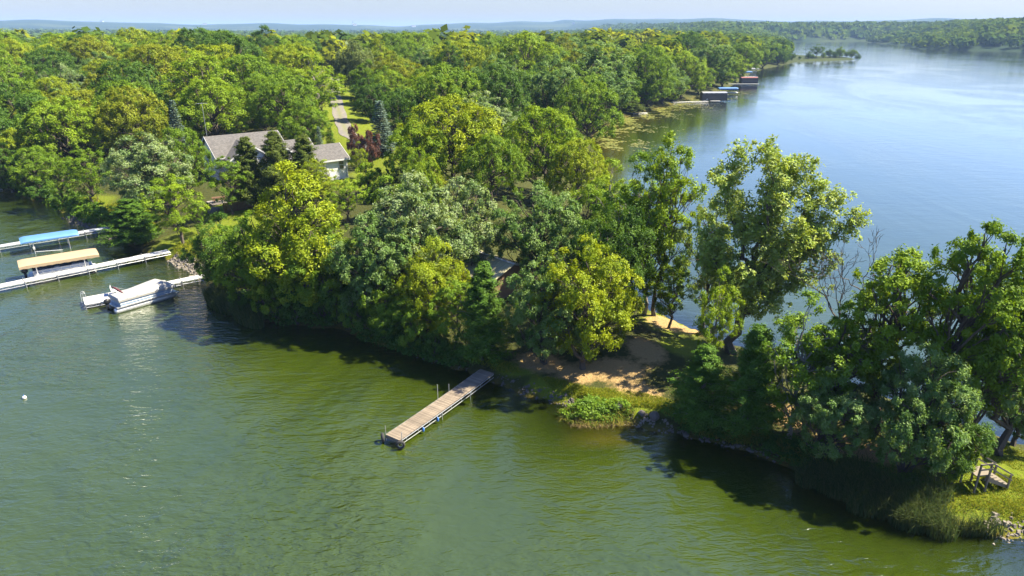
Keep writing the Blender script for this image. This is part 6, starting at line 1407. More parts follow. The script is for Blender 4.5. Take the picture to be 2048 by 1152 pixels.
def pontoon(name, label, c, d, L, W, zb, covered, panel_mat):
    root = empty(name, (c[0], c[1], zb), heading(d)); tag(root, label, 'boat')
    for s_ in (-1, 1): tube_hull(MB(), L, s_ * (W / 2 - 0.36)).build('pontoon_tube', M_ALU, root, True)
    MB().box((-0.1, 0, 0.47), (L * 0.93, W, 0.09)).build('deck', M_ALU, root)
    h0, h1 = 0.53, 1.13
    for s_ in (-1, 1):
        m = MB(); m.box((-0.15, s_ * (W / 2 - 0.05), (h0 + h1) / 2), (L * 0.80, 0.04, h1 - h0)); m.build('side_panel', panel_mat, root)
        m = MB()
        for z_ in (h0 + 0.03, h0 + 0.26, h1): m.tube([(-L * 0.40 - 0.15, s_ * (W / 2 - 0.02), z_), (L * 0.40 - 0.15, s_ * (W / 2 - 0.02), z_)], 0.018, 5)
        for x_ in np.linspace(-L * 0.40 - 0.15, L * 0.40 - 0.15, 7): m.tube([(x_, s_ * (W / 2 - 0.02), h0), (x_, s_ * (W / 2 - 0.02), h1)], 0.016, 5)
        m.build('side_rail', M_ALU, root)
        MB().box((-0.15, s_ * (W / 2 - 0.028), h0 + 0.40), (L * 0.55, 0.012, 0.06)).build('stripe', M_NAVY, root)
    MB().box((L * 0.40 - 0.15, 0, (h0 + h1) / 2), (0.04, W - 0.14, h1 - h0)).build('front_panel', panel_mat, root)
    MB().box((-L * 0.40 - 0.15, 0, (h0 + h1) / 2), (0.04, W - 0.14, h1 - h0)).build('rear_panel', panel_mat, root)
    motor(root, -L / 2 + 0.06)
    if covered:
        rings = []; w = W / 2 + 0.03
        for t, hz, fl, wd in ((-0.44, 1.16, 0.9, 1.0), (-0.43, 1.26, 0.88, 1.0), (-0.28, 1.30, 0.85, 1.0), (-0.10, 1.42, 0.80, 1.0), (0.08, 1.60, 0.74, 1.0), (0.24, 1.74, 0.68, 1.0), (0.265, 1.75, 0.66, 1.0), (0.285, 1.70, 0.66, 1.0), (0.36, 1.42, 0.72, 0.99), (0.43, 1.20, 0.8, 0.96), (0.442, 1.08, 0.86, 0.96)):
            x = L * t; e = 1.06
            rings.append([(x, -w * wd, e - 0.06), (x, -w * wd, e + 0.14), (x, -w * wd * (fl + 1) / 2, e + 0.14 + max(0, hz - e - 0.14) * 0.62), (x, -w * fl, hz), (x, 0, hz + 0.02), (x, w * fl, hz), (x, w * wd * (fl + 1) / 2, e + 0.14 + max(0, hz - e - 0.14) * 0.62), (x, w * wd, e + 0.14), (x, w * wd, e - 0.06)])
        m = MB(); m.loft(rings, caps=False, closed=False)
        m.add(rings[0], [tuple(range(9))]); m.add(rings[-1], [tuple(range(9))])
        m.build('boat_cover', M_COVER, root)
        fr_ = MB()
        for s_ in (-1, 1):
            fr_.tube([(-L * 0.30, s_ * w, 1.1), (-L * 0.36, s_ * w * 0.98, 1.95)], 0.016, 5); fr_.tube([(-L * 0.12, s_ * w, 1.1), (-L * 0.36, s_ * w * 0.98, 1.95)], 0.016, 5)
        fr_.build('bimini_frame', M_ALU, root)
        MB().tube([(-L * 0.365, -w, 1.93), (-L * 0.37, -w * 0.4, 2.0), (-L * 0.365, w * 0.4, 1.99), (-L * 0.36, w, 1.95)], [0.06, 0.11, 0.10, 0.05], 8).build('folded_bimini', M_MAROON, root, True)
    else:
        for x_, y_, l_ in ((L * 0.26, W / 2 - 0.42, 1.5), (L * 0.26, -W / 2 + 0.42, 1.5), (-L * 0.30, W / 2 - 0.42, 1.2)):
            MB().box((x_, y_, 0.72), (l_, 0.55, 0.38)).box((x_, y_ + (0.24 if y_ > 0 else -0.24), 1.0), (l_, 0.12, 0.4)).build('bench_seat', M_WHITE, root)
        MB().box((-L * 0.08, -W / 2 + 0.5, 0.86), (0.5, 0.7, 0.68)).build('helm_console', M_WHITE, root)
    return root
pontoon('pontoon_boat', 'pontoon boat under a pale cover moored at the swim platform', (-37.35, 64.45), (0.63, 0.777), 6.4, 2.4, 0.12, True, M_PANEL)
def canopy(root, L, W, ztop, drop, mat, bow=0.35, scallop=True):
    rings = []; n = 21
    prof = [(-1.0, -drop), (-1.0, -bow), (-0.78, -bow * 0.32), (-0.5, -0.03), (0, 0.0), (0.5, -0.03), (0.78, -bow * 0.32), (1.0, -bow), (1.0, -drop)]
    for i in range(n):
        x = -L / 2 + L * i / (n - 1); e = min(1.0, (0.55 + 0.45 * math.sin(min(1, min(i, n - 1 - i) / 2.0) * math.pi / 2)))
        lowv = 0.05 * (i % 2) if scallop else 0.0
        rings.append([(x, W / 2 * p_[0], ztop + (p_[1] * 1.0 + lowv if abs(p_[1] + drop) < 1e-6 else p_[1] - (1 - e) * bow * 0.9)) for p_ in prof])
    m = MB(); m.loft(rings, caps=False, closed=False); m.add(rings[0], [tuple(range(9))]); m.add(rings[-1], [tuple(range(9))])
    return m.build('canopy', mat, root)
def boat_lift(label, c, d, L, W, ztop, drop, mat, group=None, bow=0.3):
    root = empty('boat_lift', (c[0], c[1], 0), heading(d)); tag(root, label, 'boat lift', group)
    canopy(root, L, W, ztop, drop, mat, bow)
    fx = L * 0.30
    for x_ in (-fx, fx):
        for s_ in (-1, 1): MB().tube([(x_, s_ * (W / 2 - 0.12), -1.8), (x_, s_ * (W / 2 - 0.12), ztop - drop * 0.5)], 0.045, 6).build('post', M_ALU, root)
        MB().tube([(x_, -W / 2 + 0.12, -0.15), (x_, W / 2 - 0.12, -0.15)], 0.05, 6).build('cross_beam', M_ALU, root)
        MB().tube([(x_, -W / 2 + 0.12, ztop - drop * 0.55), (x_, W / 2 - 0.12, ztop - drop * 0.55)], 0.03, 6).build('canopy_bow', M_ALU, root)
    for s_ in (-1, 1): MB().tube([(-fx, s_ * (W / 2 - 0.12), 0.25), (fx, s_ * (W / 2 - 0.12), -0.1)], 0.03, 5).build('brace', M_ALU, root)
    MB().box((-fx, -W / 2 + 0.02, 0.75), (0.22, 0.16, 0.3)).build('winch', M_WHITE, root)
    return root
boat_lift('boat lift with a long tan canopy over a pontoon boat', (-51.0, 73.0), (0.80, 0.60), 7.6, 2.9, 2.2, 0.55, M_TAN, bow=0.2)
pontoon('pontoon_boat', 'uncovered pontoon boat with black motor under the tan canopy', (-50.9, 73.1), (0.80, 0.60), 6.6, 2.3, 0.05, False, M_GREYDECK)
boat_lift('empty boat lift with a light blue canopy beside the grey dock', (-58.15, 82.5), (0.80, 0.60), 6.2, 2.6, 1.95, 0.50, M_BLUE, bow=0.3)
# far lake side
def boxed_lift(label, c, d, L, W, zt, side, top, emblem=False):
    root = empty('boat_lift', (c[0], c[1], 0), heading(d)); tag(root, label, 'boat lift')
    m = MB(); m.box((0, 0, zt - 0.1), (L, W, 0.18)); m.prism([(-L / 2, -W / 2, zt - 0.01), (-L / 2, W / 2, zt - 0.01), (-L / 2, 0, zt + 0.35)], (L, 0, 0)); m.build('roof', top, root)
    for s_ in (-1, 1):
        m = MB(); n = 10
        for i in range(n): m.box((-L / 2 + L * (i + 0.5) / n, s_ * (W / 2 - 0.02 + 0.015 * (i % 2)), zt / 2 + 0.12), (L / n - 0.01, 0.03, zt - 0.5))
        m.build('side_curtain', side, root)
    MB().box((-L / 2 + 0.02, 0, zt / 2 + 0.12), (0.03, W - 0.1, zt - 0.5)).build('end_curtain', side, root)
    for x_ in (-L * 0.42, L * 0.42):
        for s_ in (-1, 1): MB().tube([(x_, s_ * (W / 2 - 0.12), -1.5), (x_, s_ * (W / 2 - 0.12), zt - 0.1)], 0.05, 6).build('post', M_ALU, root)
    if emblem:
        e = MB(); y_ = -W / 2 - 0.03
        e.prism([(-L * 0.36, y_, 0.95), (-L * 0.31, y_, 0.72), (-L * 0.26, y_, 0.95), (-L * 0.31, y_, 1.18)], (0, -0.01, 0)); e.box((-L * 0.40, y_ - 0.005, 0.55), (0.9, 0.01, 0.12)); e.build('emblem', M_WHITE, root)
    return root
boxed_lift('black curtained boat shelter on the right lake, nearest of the lifts there', (77.2, 270.5), (1, 0.06), 9.6, 3.4, 3.3, M_BLACKV, M_GALV, True)
boxed_lift('dark curtained boat shelter with a reddish roof on the right lake', (118.8, 357.5), (1, 0.05), 8.4, 3.4, 3.2, M_BLACKV, M_RED)
for lab, c_, mat, L_ in (('blue and white canopied boat lift between the two dark shelters', (91.0, 299.0), M_BLUE, 8.2), ('blue canopied boat lift behind the reddish shelter', (135.5, 416.0), M_BLUE, 8.0), ('white canopied boat lift farthest along the wooded shore', (151.5, 452.0), M_WHITE, 8.0)):
    boat_lift(lab, c_, (1, 0.05), L_, 3.0, 3.0, 0.9, mat)
def runabout(label, c, d, L, z):
    root = empty('motor_boat', (c[0], c[1], z), heading(d)); tag(root, label, 'boat'); rings = []
    for t in np.linspace(0, 1, 9):
        w = 0.95 * (1 - max(0, t - 0.45) ** 2 * 3.1); sh = 0.55 + 0.25 * t * t
        rings.append([(-L / 2 + L * t, -w, sh), (-L / 2 + L * t, -w * 0.85, 0.05 + 0.25 * t * t), (-L / 2 + L * t, 0, -0.2 + 0.45 * t ** 3), (-L / 2 + L * t, w * 0.85, 0.05 + 0.25 * t * t), (-L / 2 + L * t, w, sh), (-L / 2 + L * t, 0, sh + 0.05)])
    MB().loft(rings).build('hull', M_WHITE, root, True)
    MB().prism([(-0.1, -0.75, 0.6), (0.35, -0.55, 1.05), (0.35, 0.55, 1.05), (-0.1, 0.75, 0.6)], (-0.03, 0, 0.0)).build('windscreen', M_GLASS, root)
    motor(root, -L / 2 + 0.1, 0.2)
runabout('white motor boat under the blue and white canopy', (92.2, 299.0), (-1, 0), 6.0, 0.55)
runabout('small white motor boat under the farthest white canopy', (151.5, 452.0), (-1, 0), 5.5, 0.55)
for lab, a_, b_ in (('thin dock reaching to the black boat shelter', (57.0, 262.0), (74.0, 266.0)), ('short white dock in front of the black boat shelter', (75.2, 267.0), (79.0, 267.3)), ('dock beside the reddish boat shelter', (100.0, 352.0), (122.8, 353.5)), ('short dock at the weedy shore of the bay', (39.0, 226.5), (44.0, 228.0)), ('far dock by the blue canopied lift', (122.0, 406.0), (140.0, 410.0))):
    section_dock(lab, a_, b_, 1.3, 0.5, 0.5, M_WHITEDECK, 4.5)
for lab, px_ in (('small white buoy floating on the open green water', (-36.7, 45.1)),):
    o = empty('buoy', (px_[0], px_[1], 0)); tag(o, lab, 'buoy'); rings = []
    for j in range(7):
        t = math.pi * (0.03 + 0.94 * j / 6); rings.append([(0.16 * math.sin(t) * math.cos(a), 0.16 * math.sin(t) * math.sin(a), 0.06 - 0.16 * math.cos(t)) for a in np.linspace(0, 2 * math.pi, 10, endpoint=False)])
    MB().loft(rings).build('float_ball', M_WHITE, o, True); MB().tube([(0, 0, 0.2), (0, 0, 0.3)], 0.03, 6).build('ring_eye', M_BLUEP, o)

# ---------------------------------------------------------------- house
def siding(name, col, horiz=True):
    k = NT(name); p = k.pos((1, 1, 1)); w = k.n('TexWave', wave_type='BANDS', bands_direction='Z' if horiz else 'X', wave_profile='SAW'); k.put(w, 'Scale', 2.2); k.put(w, 'Vector', p)
    f = k.noise(1.5, 4, 0.6, p); c = k.mix(f, tuple(q * 0.88 for q in col), tuple(min(1, q * 1.06) for q in col))
    b = k.n('BsdfPrincipled'); k.put(b, 'Base Color', c); k.put(b, 'Roughness', 0.6)
    bn = k.n('Bump'); k.put(bn, 'Strength', 0.7); k.put(bn, 'Distance', 0.02); k.put(bn, 'Height', w.outputs[1]); k.put(b, 'Normal', bn)
    return k.surf(b)
def shingle(name, a, b_):
    k = NT(name); br = k.n('TexBrick'); k.put(br, 'Scale', 2.6); k.put(br, 'Vector', k.pos()); k.put(br, 'Color1', a + (1,)); k.put(br, 'Color2', b_ + (1,)); k.put(br, 'Mortar', tuple(q * 0.5 for q in a) + (1,))
    k.put(br, 'Mortar Size', 0.012); k.put(br, 'Brick Width', 0.8); k.put(br, 'Row Height', 0.35)
    c = k.mix(k.noise(0.9, 5, 0.7, k.pos()), br.outputs[0], k.mix(1.0, br.outputs[0], (0.72, 0.72, 0.74), 'MULTIPLY'))
    b = k.n('BsdfPrincipled'); k.put(b, 'Base Color', c); k.put(b, 'Roughness', 0.9)
    return k.surf(b)
M_SIDING = siding('pale_siding', (0.66, 0.67, 0.69)); M_ROOF = shingle('grey_shingles', (0.092, 0.086, 0.082), (0.145, 0.135, 0.127))
HR = empty('white_house', (-50.0, 112.5, 0), R(40)); tag(HR, 'pale sided house with grey shingled roofs behind three cedars', 'house')
HG = 2.6       # yard level
def V_(u, v, z): return (u, -v, z)      # v grows towards the lawn in front
def gable_u(u0, u1, v, hw, ze, zr, walls=True, over=0.45):
    """block with its ridge along u"""
    if walls:
        m = MB(); m.prism([V_(u0, v - hw, HG), V_(u0, v - hw, ze), V_(u0, v, zr - 0.12), V_(u0, v + hw, ze), V_(u0, v + hw, HG)], (u1 - u0, 0, 0)); m.build('wall', M_SIDING, HR)
    sl = (zr - ze) / hw
    for s_ in (-1, 1):
        e = hw + over; zl = zr - sl * e
        m = MB(); m.prism([V_(u0 - over, v, zr), V_(u0 - over, v + s_ * e, zl), V_(u0 - over, v + s_ * e, zl + 0.14), V_(u0 - over, v, zr + 0.14)], (u1 - u0 + 2 * over, 0, 0)); m.build('roof_slope', M_ROOF, HR)
        m = MB(); m.prism([V_(u0 - over, v + s_ * (e + 0.005), zl - 0.14), V_(u0 - over, v + s_ * (e + 0.07), zl - 0.14), V_(u0 - over, v + s_ * (e + 0.07), zl + 0.10), V_(u0 - over, v + s_ * (e + 0.005), zl + 0.10)], (u1 - u0 + 2 * over, 0, 0)); m.build('gutter', M_WHITE, HR)
        for ue in (u0 - over - 0.045, u1 + over + 0.005):
            m = MB(); m.prism([V_(ue, v, zr - 0.12), V_(ue, v + s_ * e, zl - 0.12), V_(ue, v + s_ * e, zl + 0.16), V_(ue, v, zr + 0.16)], (0.04, 0, 0)); m.build('rake_board', M_WHITE, HR)
def gable_v(u, v0, v1, hw, ze, zr, over=0.4):
    """front-facing gable, ridge along v"""
    m = MB(); m.prism([V_(u - hw, v1, HG), V_(u - hw, v1, ze), V_(u, v1, zr - 0.12), V_(u + hw, v1, ze), V_(u + hw, v1, HG)], (0, v1 - v0, 0)); m.build('wall', M_SIDING, HR)
    sl = (zr - ze) / hw
    for s_ in (-1, 1):
        e = hw + over; zl = zr - sl * e
        m = MB(); m.prism([V_(u, v0, zr), V_(u + s_ * e, v0, zl), V_(u + s_ * e, v0, zl + 0.14), V_(u, v0, zr + 0.14)], (0, -(v1 + over - v0), 0)); m.build('roof_slope', M_ROOF, HR)
        m = MB(); m.prism([V_(u, v1 + over + 0.045, zr - 0.12), V_(u + s_ * e, v1 + over + 0.045, zl - 0.12), V_(u + s_ * e, v1 + over + 0.045, zl + 0.16), V_(u, v1 + over + 0.045, zr + 0.16)], (0, 0.04, 0)); m.build('rake_board', M_WHITE, HR)
gable_u(0.3, 11.7, 0.0, 4.0, 6.9, 9.5)
gable_v(4.6, 0.3, 6.6, 3.1, 6.6, 8.75)
gable_v(9.2, 0.4, 8.6, 2.6, 6.3, 8.25)
gable_u(9.4, 14.6, 6.2, 3.0, 6.5, 8.6)
gable_u(12.6, 17.3, 11.9, 2.9, 6.4, 8.2)
def window(face, u, v, z, w_=0.9, h_=1.5):
    """face 'v': in a wall looking along v; 'u-': in the left gable"""
    root = HR
    def bx(n, mat, du, dz, su, sz, off, dep, par):
        c = V_(u + du, v + off, z + dz) if face == 'v' else V_(u - off, v + du, z + dz)
        s_ = (su, dep, sz) if face == 'v' else (dep, su, sz)
        return MB().box(c, s_).build(n, mat, par)
    g_ = bx('window', M_GLASS, 0, 0, w_, h_, 0.02, 0.03, HR)
    for du in (-w_ / 2, w_ / 2): bx('frame', M_WHITE, du, 0, 0.09, h_ + 0.18, 0.045, 0.06, g_)
    for dz in (-h_ / 2, 0, h_ / 2): bx('frame', M_WHITE, 0, dz, w_ - 0.1, 0.08, 0.043, 0.055, g_)
window('v', 16.35, 14.8, 5.25); window('v', 4.6, 6.6, 5.2, 1.6, 1.5); window('v', 9.2, 8.6, 5.0, 1.6, 1.5); window('v', 2.2, 4.0, 5.2); window('u-', 0.3, 0.6, 5.0, 1.0, 1.3); window('u-', 0.3, -1.8, 5.0, 1.0, 1.3)
MB().box(V_(17.32, 14.86, 4.5), (0.14, 0.14, 3.8)).build('corner_board', M_WHITE, HR)
MB().tube([V_(17.2, 15.0, 6.1), V_(17.2, 15.0, 2.6)], 0.05, 6).build('downspout', M_WHITE, HR)
d_ = MB().box(V_(13.6, 14.84, 4.2), (1.0, 0.06, 2.1)).build('door', M_WHITE, HR); MB().tube([V_(13.95, 14.88, 4.2), V_(13.95, 14.98, 4.2)], 0.04, 6).build('handle', M_GALV, d_)
an = empty('antenna', (-49.7, 112.75, 9.4)); tag(an, 'television antenna mast above the left end of the house roof', 'antenna')
MB().tube([(0, 0, 0), (0, 0, 5.6)], 0.035, 6).build('mast', M_GALV, an); MB().tube([(-0.9, 0, 5.4), (0.9, 0, 5.5)], 0.025, 5).build('boom', M_GALV, an)
for j in range(5): MB().tube([(-0.8 + 0.4 * j, -0.55 + 0.05 * j, 5.41 + 0.02 * j), (-0.8 + 0.4 * j, 0.55 - 0.05 * j, 5.41 + 0.02 * j)], 0.015, 4).build('element', M_GALV, an)

# cabin with standing-seam roof among the trees
M_METALROOF = simple('pale_green_metal_roof', (0.42, 0.40, 0.26), 0.5, 0.0, 0.1, 1.0); M_LOG = simple('cabin_boards', (0.22, 0.14, 0.08), 0.85, 0, 0.35, 2)
cg = gz(-2.0, 63.0); CB = empty('cabin', (-2.4, 63.6, cg - 0.3), math.atan2(-0.72, 0.69)); tag(CB, 'small cabin with pale green metal roof hidden among the oaks', 'cabin')
m = MB(); m.prism([(-3.4, -2.6, 0), (-3.4, -2.6, 2.2), (-3.4, 0, 3.2), (-3.4, 2.6, 2.2), (-3.4, 2.6, 0)], (6.8, 0, 0)); m.build('wall', M_LOG, CB)
for s_ in (-1, 1):
    m = MB(); m.prism([(-3.8, 0, 3.3), (-3.8, s_ * 3.1, 2.1), (-3.8, s_ * 3.1, 2.16), (-3.8, 0, 3.36)], (7.6, 0, 0)); rf = m.build('roof_slope', M_METALROOF, CB)
    for j in range(17):
        x_ = -3.7 + 7.4 * j / 16; MB().prism([(x_, s_ * 0.05, 3.34), (x_, s_ * 3.1, 2.16), (x_, s_ * 3.1, 2.21), (x_, s_ * 0.05, 3.40)], (0.03, 0, 0)).build('seam', M_METALROOF, rf)
MB().box((0, 0, 3.40), (7.62, 0.3, 0.04)).build('ridge_cap', M_WHITE, CB)
w_ = MB().box((0.8, -2.62, 1.3), (0.9, 0.05, 0.9)).build('window', M_GLASS, CB); MB().box((0.8, -2.66, 0.82), (1.1, 0.08, 0.07)).build('sill', M_WHITE, w_)
MB().box((-1.4, -2.62, 1.0), (0.9, 0.06, 1.95)).build('door', M_FENCE, CB)

# wooden steps by the right bank: go down from the trees to the lawn
sg = gz(28.4, 33.9); ST = empty('wooden_steps', (26.85, 33.3, sg - 0.02), math.atan2(0.35, 1.95)); ST.scale = (0.95, 0.95, 0.95); tag(ST, 'weathered wooden steps with handrails down to the sunny grass', 'steps')
n_ = 5; rise, run = 0.21, 0.33
for i in range(n_):
    z_ = rise * (n_ - i); x_ = 0.55 + run * (i + 0.5)
    MB().box((x_, 0, z_ - 0.02), (run + 0.03, 0.95, 0.045)).build('tread', M_GREYWOOD, ST)
MB().box((0.15, 0, rise * n_ + 0.06), (0.85, 0.98, 0.05)).build('landing', M_GREYWOOD, ST)
for s_ in (-1, 1):
    MB().prism([(0.5, s_ * 0.44, rise * n_ - 0.06), (0.5 + run * n_, s_ * 0.44, 0.16), (0.5 + run * n_, s_ * 0.44, -0.06), (0.35, s_ * 0.44, rise * n_ - 0.32)], (0, s_ * 0.045, 0)).build('stringer', M_GREYWOOD, ST)
    for x_, z_ in ((-0.2, rise * n_), (0.55, rise * n_), (0.5 + run * n_, 0.0)):
        MB().box((x_, s_ * 0.53, z_ * 0.5 + 0.45), (0.09, 0.09, z_ + 1.0)).build('post', M_GREYWOOD, ST)
    for dz in (0.92, 0.55):
        a_, b_ = Vector((0.5, s_ * 0.60, rise * n_ + dz)), Vector((0.5 + run * n_ + 0.05, s_ * 0.60, dz))
        MB().prism([tuple(a_), tuple(b_), tuple(b_ + Vector((0, 0, 0.1))), tuple(a_ + Vector((0, 0, 0.1)))], (0, s_ * 0.04, 0)).build('handrail', M_GREYWOOD, ST)
        MB().box((0.13, s_ * 0.62, rise * n_ + dz + 0.04), (0.8, 0.04, 0.1)).build('handrail', M_GREYWOOD, ST)

# yard: brown picket fence, picnic table, boulder, patio
fr0, fr1 = (-39.6, 91.6), (-36.4, 93.2); FN = empty('picket_fence', (fr0[0], fr0[1], gz(*fr0)), heading((fr1[0] - fr0[0], fr1[1] - fr0[1]))); tag(FN, 'brown board fence under the cedars in front of the house', 'fence')
LF = math.dist(fr0, fr1); bm_ = MB().box((0, 0, 0.75), (0.13, 0.02, 1.5)).mesh('board', M_FENCE)
for i in range(int(LF / 0.16)):
    o = link(bpy.data.objects.new('board', bm_), FN); o.location = (0.08 + i * 0.16, 0, 0.02 * math.sin(i * 1.7)); 
for z_ in (0.4, 1.15): MB().box((LF / 2, 0.04, z_), (LF, 0.04, 0.09)).build('rail', M_FENCE, FN)
for x_ in (0, LF / 2, LF): MB().box((x_, 0.1, 0.7), (0.1, 0.1, 1.5)).build('post', M_FENCE, FN)
pz = gz(-42.4, 97.0)
pm = MB(); pm.box((0, 0, 0), (3.6, 2.6, 0.14)); po = pm.build('patio', M_PATIO); po.location = (-42.2, 97.3, pz + 0.05); po.rotation_euler = (0, 0, R(40)); tag(po, 'pale patio under the cedars beside the lawn', kind='structure')
PT = empty('picnic_table', (-42.3, 96.6, pz + 0.13), R(25)); tag(PT, 'brown picnic table on the pale patio under the cedars', 'table')
for j in range(5): MB().box((0, -0.3 + 0.15 * j, 0.75), (1.8, 0.14, 0.04)).build('top_plank', M_FENCE, PT)
for s_ in (-1, 1):
    MB().box((0, s_ * 0.72, 0.45), (1.8, 0.26, 0.04)).build('bench_plank', M_FENCE, PT)
    for x_ in (-0.65, 0.65): MB().prism([(x_, s_ * 0.72, 0), (x_, s_ * 0.62, 0), (x_, s_ * 0.18, 0.73), (x_, s_ * 0.28, 0.73)], (0.09, 0, 0)).build('leg', M_FENCE, PT)
    MB().box((s_ * 0.65 + 0.12, 0, 0.4), (0.08, 1.5, 0.09)).build('brace', M_FENCE, PT)

# ---------------------------------------------------------------- stones
def rock_mesh(seed, name='rock'):
    import bmesh
    q = np.random.default_rng(seed); bm = bmesh.new(); bmesh.ops.create_icosphere(bm, subdivisions=2, radius=1.0)
    ax = [unit(q.normal(size=3)) for _ in range(9)]; lim = q.uniform(0.62, 0.95, 9); s = q.uniform(0.75, 1.2, 3)
    for v in bm.verts:
        p_ = np.array(v.co)
        for a, l in zip(ax, lim):
            t = p_ @ a
            if t > l: p_ = p_ - a * (t - l)
        v.co = p_ * s * np.array([1, 0.9, 0.68]) + q.normal(size=3) * 0.015
    me = bpy.data.meshes.new(name); bm.to_mesh(me); bm.free(); me.materials.append(M_STONE)
    return me
ROCKS = [rock_mesh(s) for s in (1, 2, 3, 4)]
M_LIGHTSTONE = simple('light_granite', (0.19, 0.165, 0.135), 0.9, 0, 0.4, 2.0, 0.05, 6); ROCKS[2].materials[0] = M_LIGHTSTONE
for i, (lab, x, y, s_) in enumerate((('rounded grey boulder at the water by the weedy bank, left of the pair', 9.15, 41.9, 0.36), ('flat-topped pinkish boulder at the water, right of the pair by the weedy bank', 9.95, 41.55, 0.44), ('half sunk grey stone among the weeds of the bank', 7.6, 42.6, 0.38), ('large blue-grey boulder on the lawn beside the picnic table', -41.4, 92.6, 0.95), ('dark half-wet stone at the shaded shore right of the boulder pair', 11.9, 40.0, 0.28))):
    o = link(bpy.data.objects.new('boulder', ROCKS[i % 4])); o.location = (x, y, max(0.02, gz(x, y)) + s_ * 0.25); o.scale = (s_, s_, s_); o.rotation_euler = (0, 0, i * 1.3); tag(o, lab, 'boulder')
def riprap(name, label, line, width, count, smin, smax, seed, mat):
    """loose bank stones, too small to pick apart"""
    q = np.random.default_rng(seed); line = np.array(line); seg = np.hypot(*(line[1:] - line[:-1]).T); cum = np.r_[0, np.cumsum(seg)]
    base = np.array([(-1, -1, -0.6), (1, -0.8, -0.6), (0.9, 1, -0.6), (-0.8, 0.9, -0.6), (-0.6, -0.5, 0.6), (0.5, -0.7, 0.5), (0.6, 0.4, 0.65), (-0.5, 0.6, 0.5)], float)
    fcs = np.array([(0, 1, 5, 4), (1, 2, 6, 5), (2, 3, 7, 6), (3, 0, 4, 7), (4, 5, 6, 7)]); out = []
    for _ in range(count):
        t = q.random() * cum[-1]; i = min(len(seg) - 1, np.searchsorted(cum, t) - 1); f = (t - cum[i]) / seg[i]; d = (line[i + 1] - line[i]) / seg[i]
        p_ = line[i] + (line[i + 1] - line[i]) * f + np.array([-d[1], d[0]]) * q.normal() * width * 0.5
        s = q.uniform(smin, smax) * (q.random() ** 1.5 * 0.8 + 0.5); a = q.random() * 6.28; B_ = (base + q.normal(size=base.shape) * 0.18) * s * q.uniform(0.7, 1.2, 3)
        B_ = np.stack([B_[:, 0] * math.cos(a) - B_[:, 1] * math.sin(a), B_[:, 0] * math.sin(a) + B_[:, 1] * math.cos(a), B_[:, 2]], 1)
        z = max(-0.1, gz(*p_)); out.append(B_[fcs] + np.array([p_[0], p_[1], z + 0.1 * s]))
    return tag(link(bpy.data.objects.new(name, quad_mesh(name, np.concatenate(out), mat))), label, kind='stuff')
riprap('bank_stones', 'small grey stones lining the bank right of the wooden dock', [(-1.3, 47.75), (0.7, 46.1), (2.9, 44.9), (4.5, 44.1)], 0.6, 300, 0.04, 0.12, 2, M_STONE)
riprap('bank_stones', 'pale loose stones around the two boulders', [(8.0, 41.75), (9.6, 41.4), (10.8, 40.6)], 0.55, 110, 0.04, 0.13, 3, M_LIGHTSTONE)
riprap('bank_stones', 'pale stones on the bank between the two white docks', [(-41.0, 78.2), (-38.5, 76.0), (-36.2, 73.9), (-34.0, 71.5)], 1.1, 420, 0.10, 0.26, 4, M_LIGHTSTONE)
riprap('bank_stones', 'dark stones on the shore by the blue canopy', [(-66, 98.5), (-61.5, 94.6), (-56, 89.9), (-50.5, 85.5)], 0.9, 300, 0.10, 0.30, 5, M_STONE)
riprap('bank_stones', 'wet stones along the shaded bank below the cedars', [(10.6, 40.9), (13, 39.7), (15.7, 38.4), (17.4, 37.2)], 0.5, 200, 0.05, 0.14, 6, M_STONE)
riprap('bank_stones', 'stones at the water in the lower right corner', [(26.2, 30.7), (28.2, 30.1), (31.2, 28.9)], 0.9, 320, 0.05, 0.15, 7, M_LIGHTSTONE)
riprap('bank_stones', 'scattered stones on the shaded bank left of the wooden dock', [(-9.5, 53.5), (-6.8, 51.6), (-3.8, 49.8), (-1.8, 48.2)], 0.5, 90, 0.05, 0.13, 8, M_STONE)

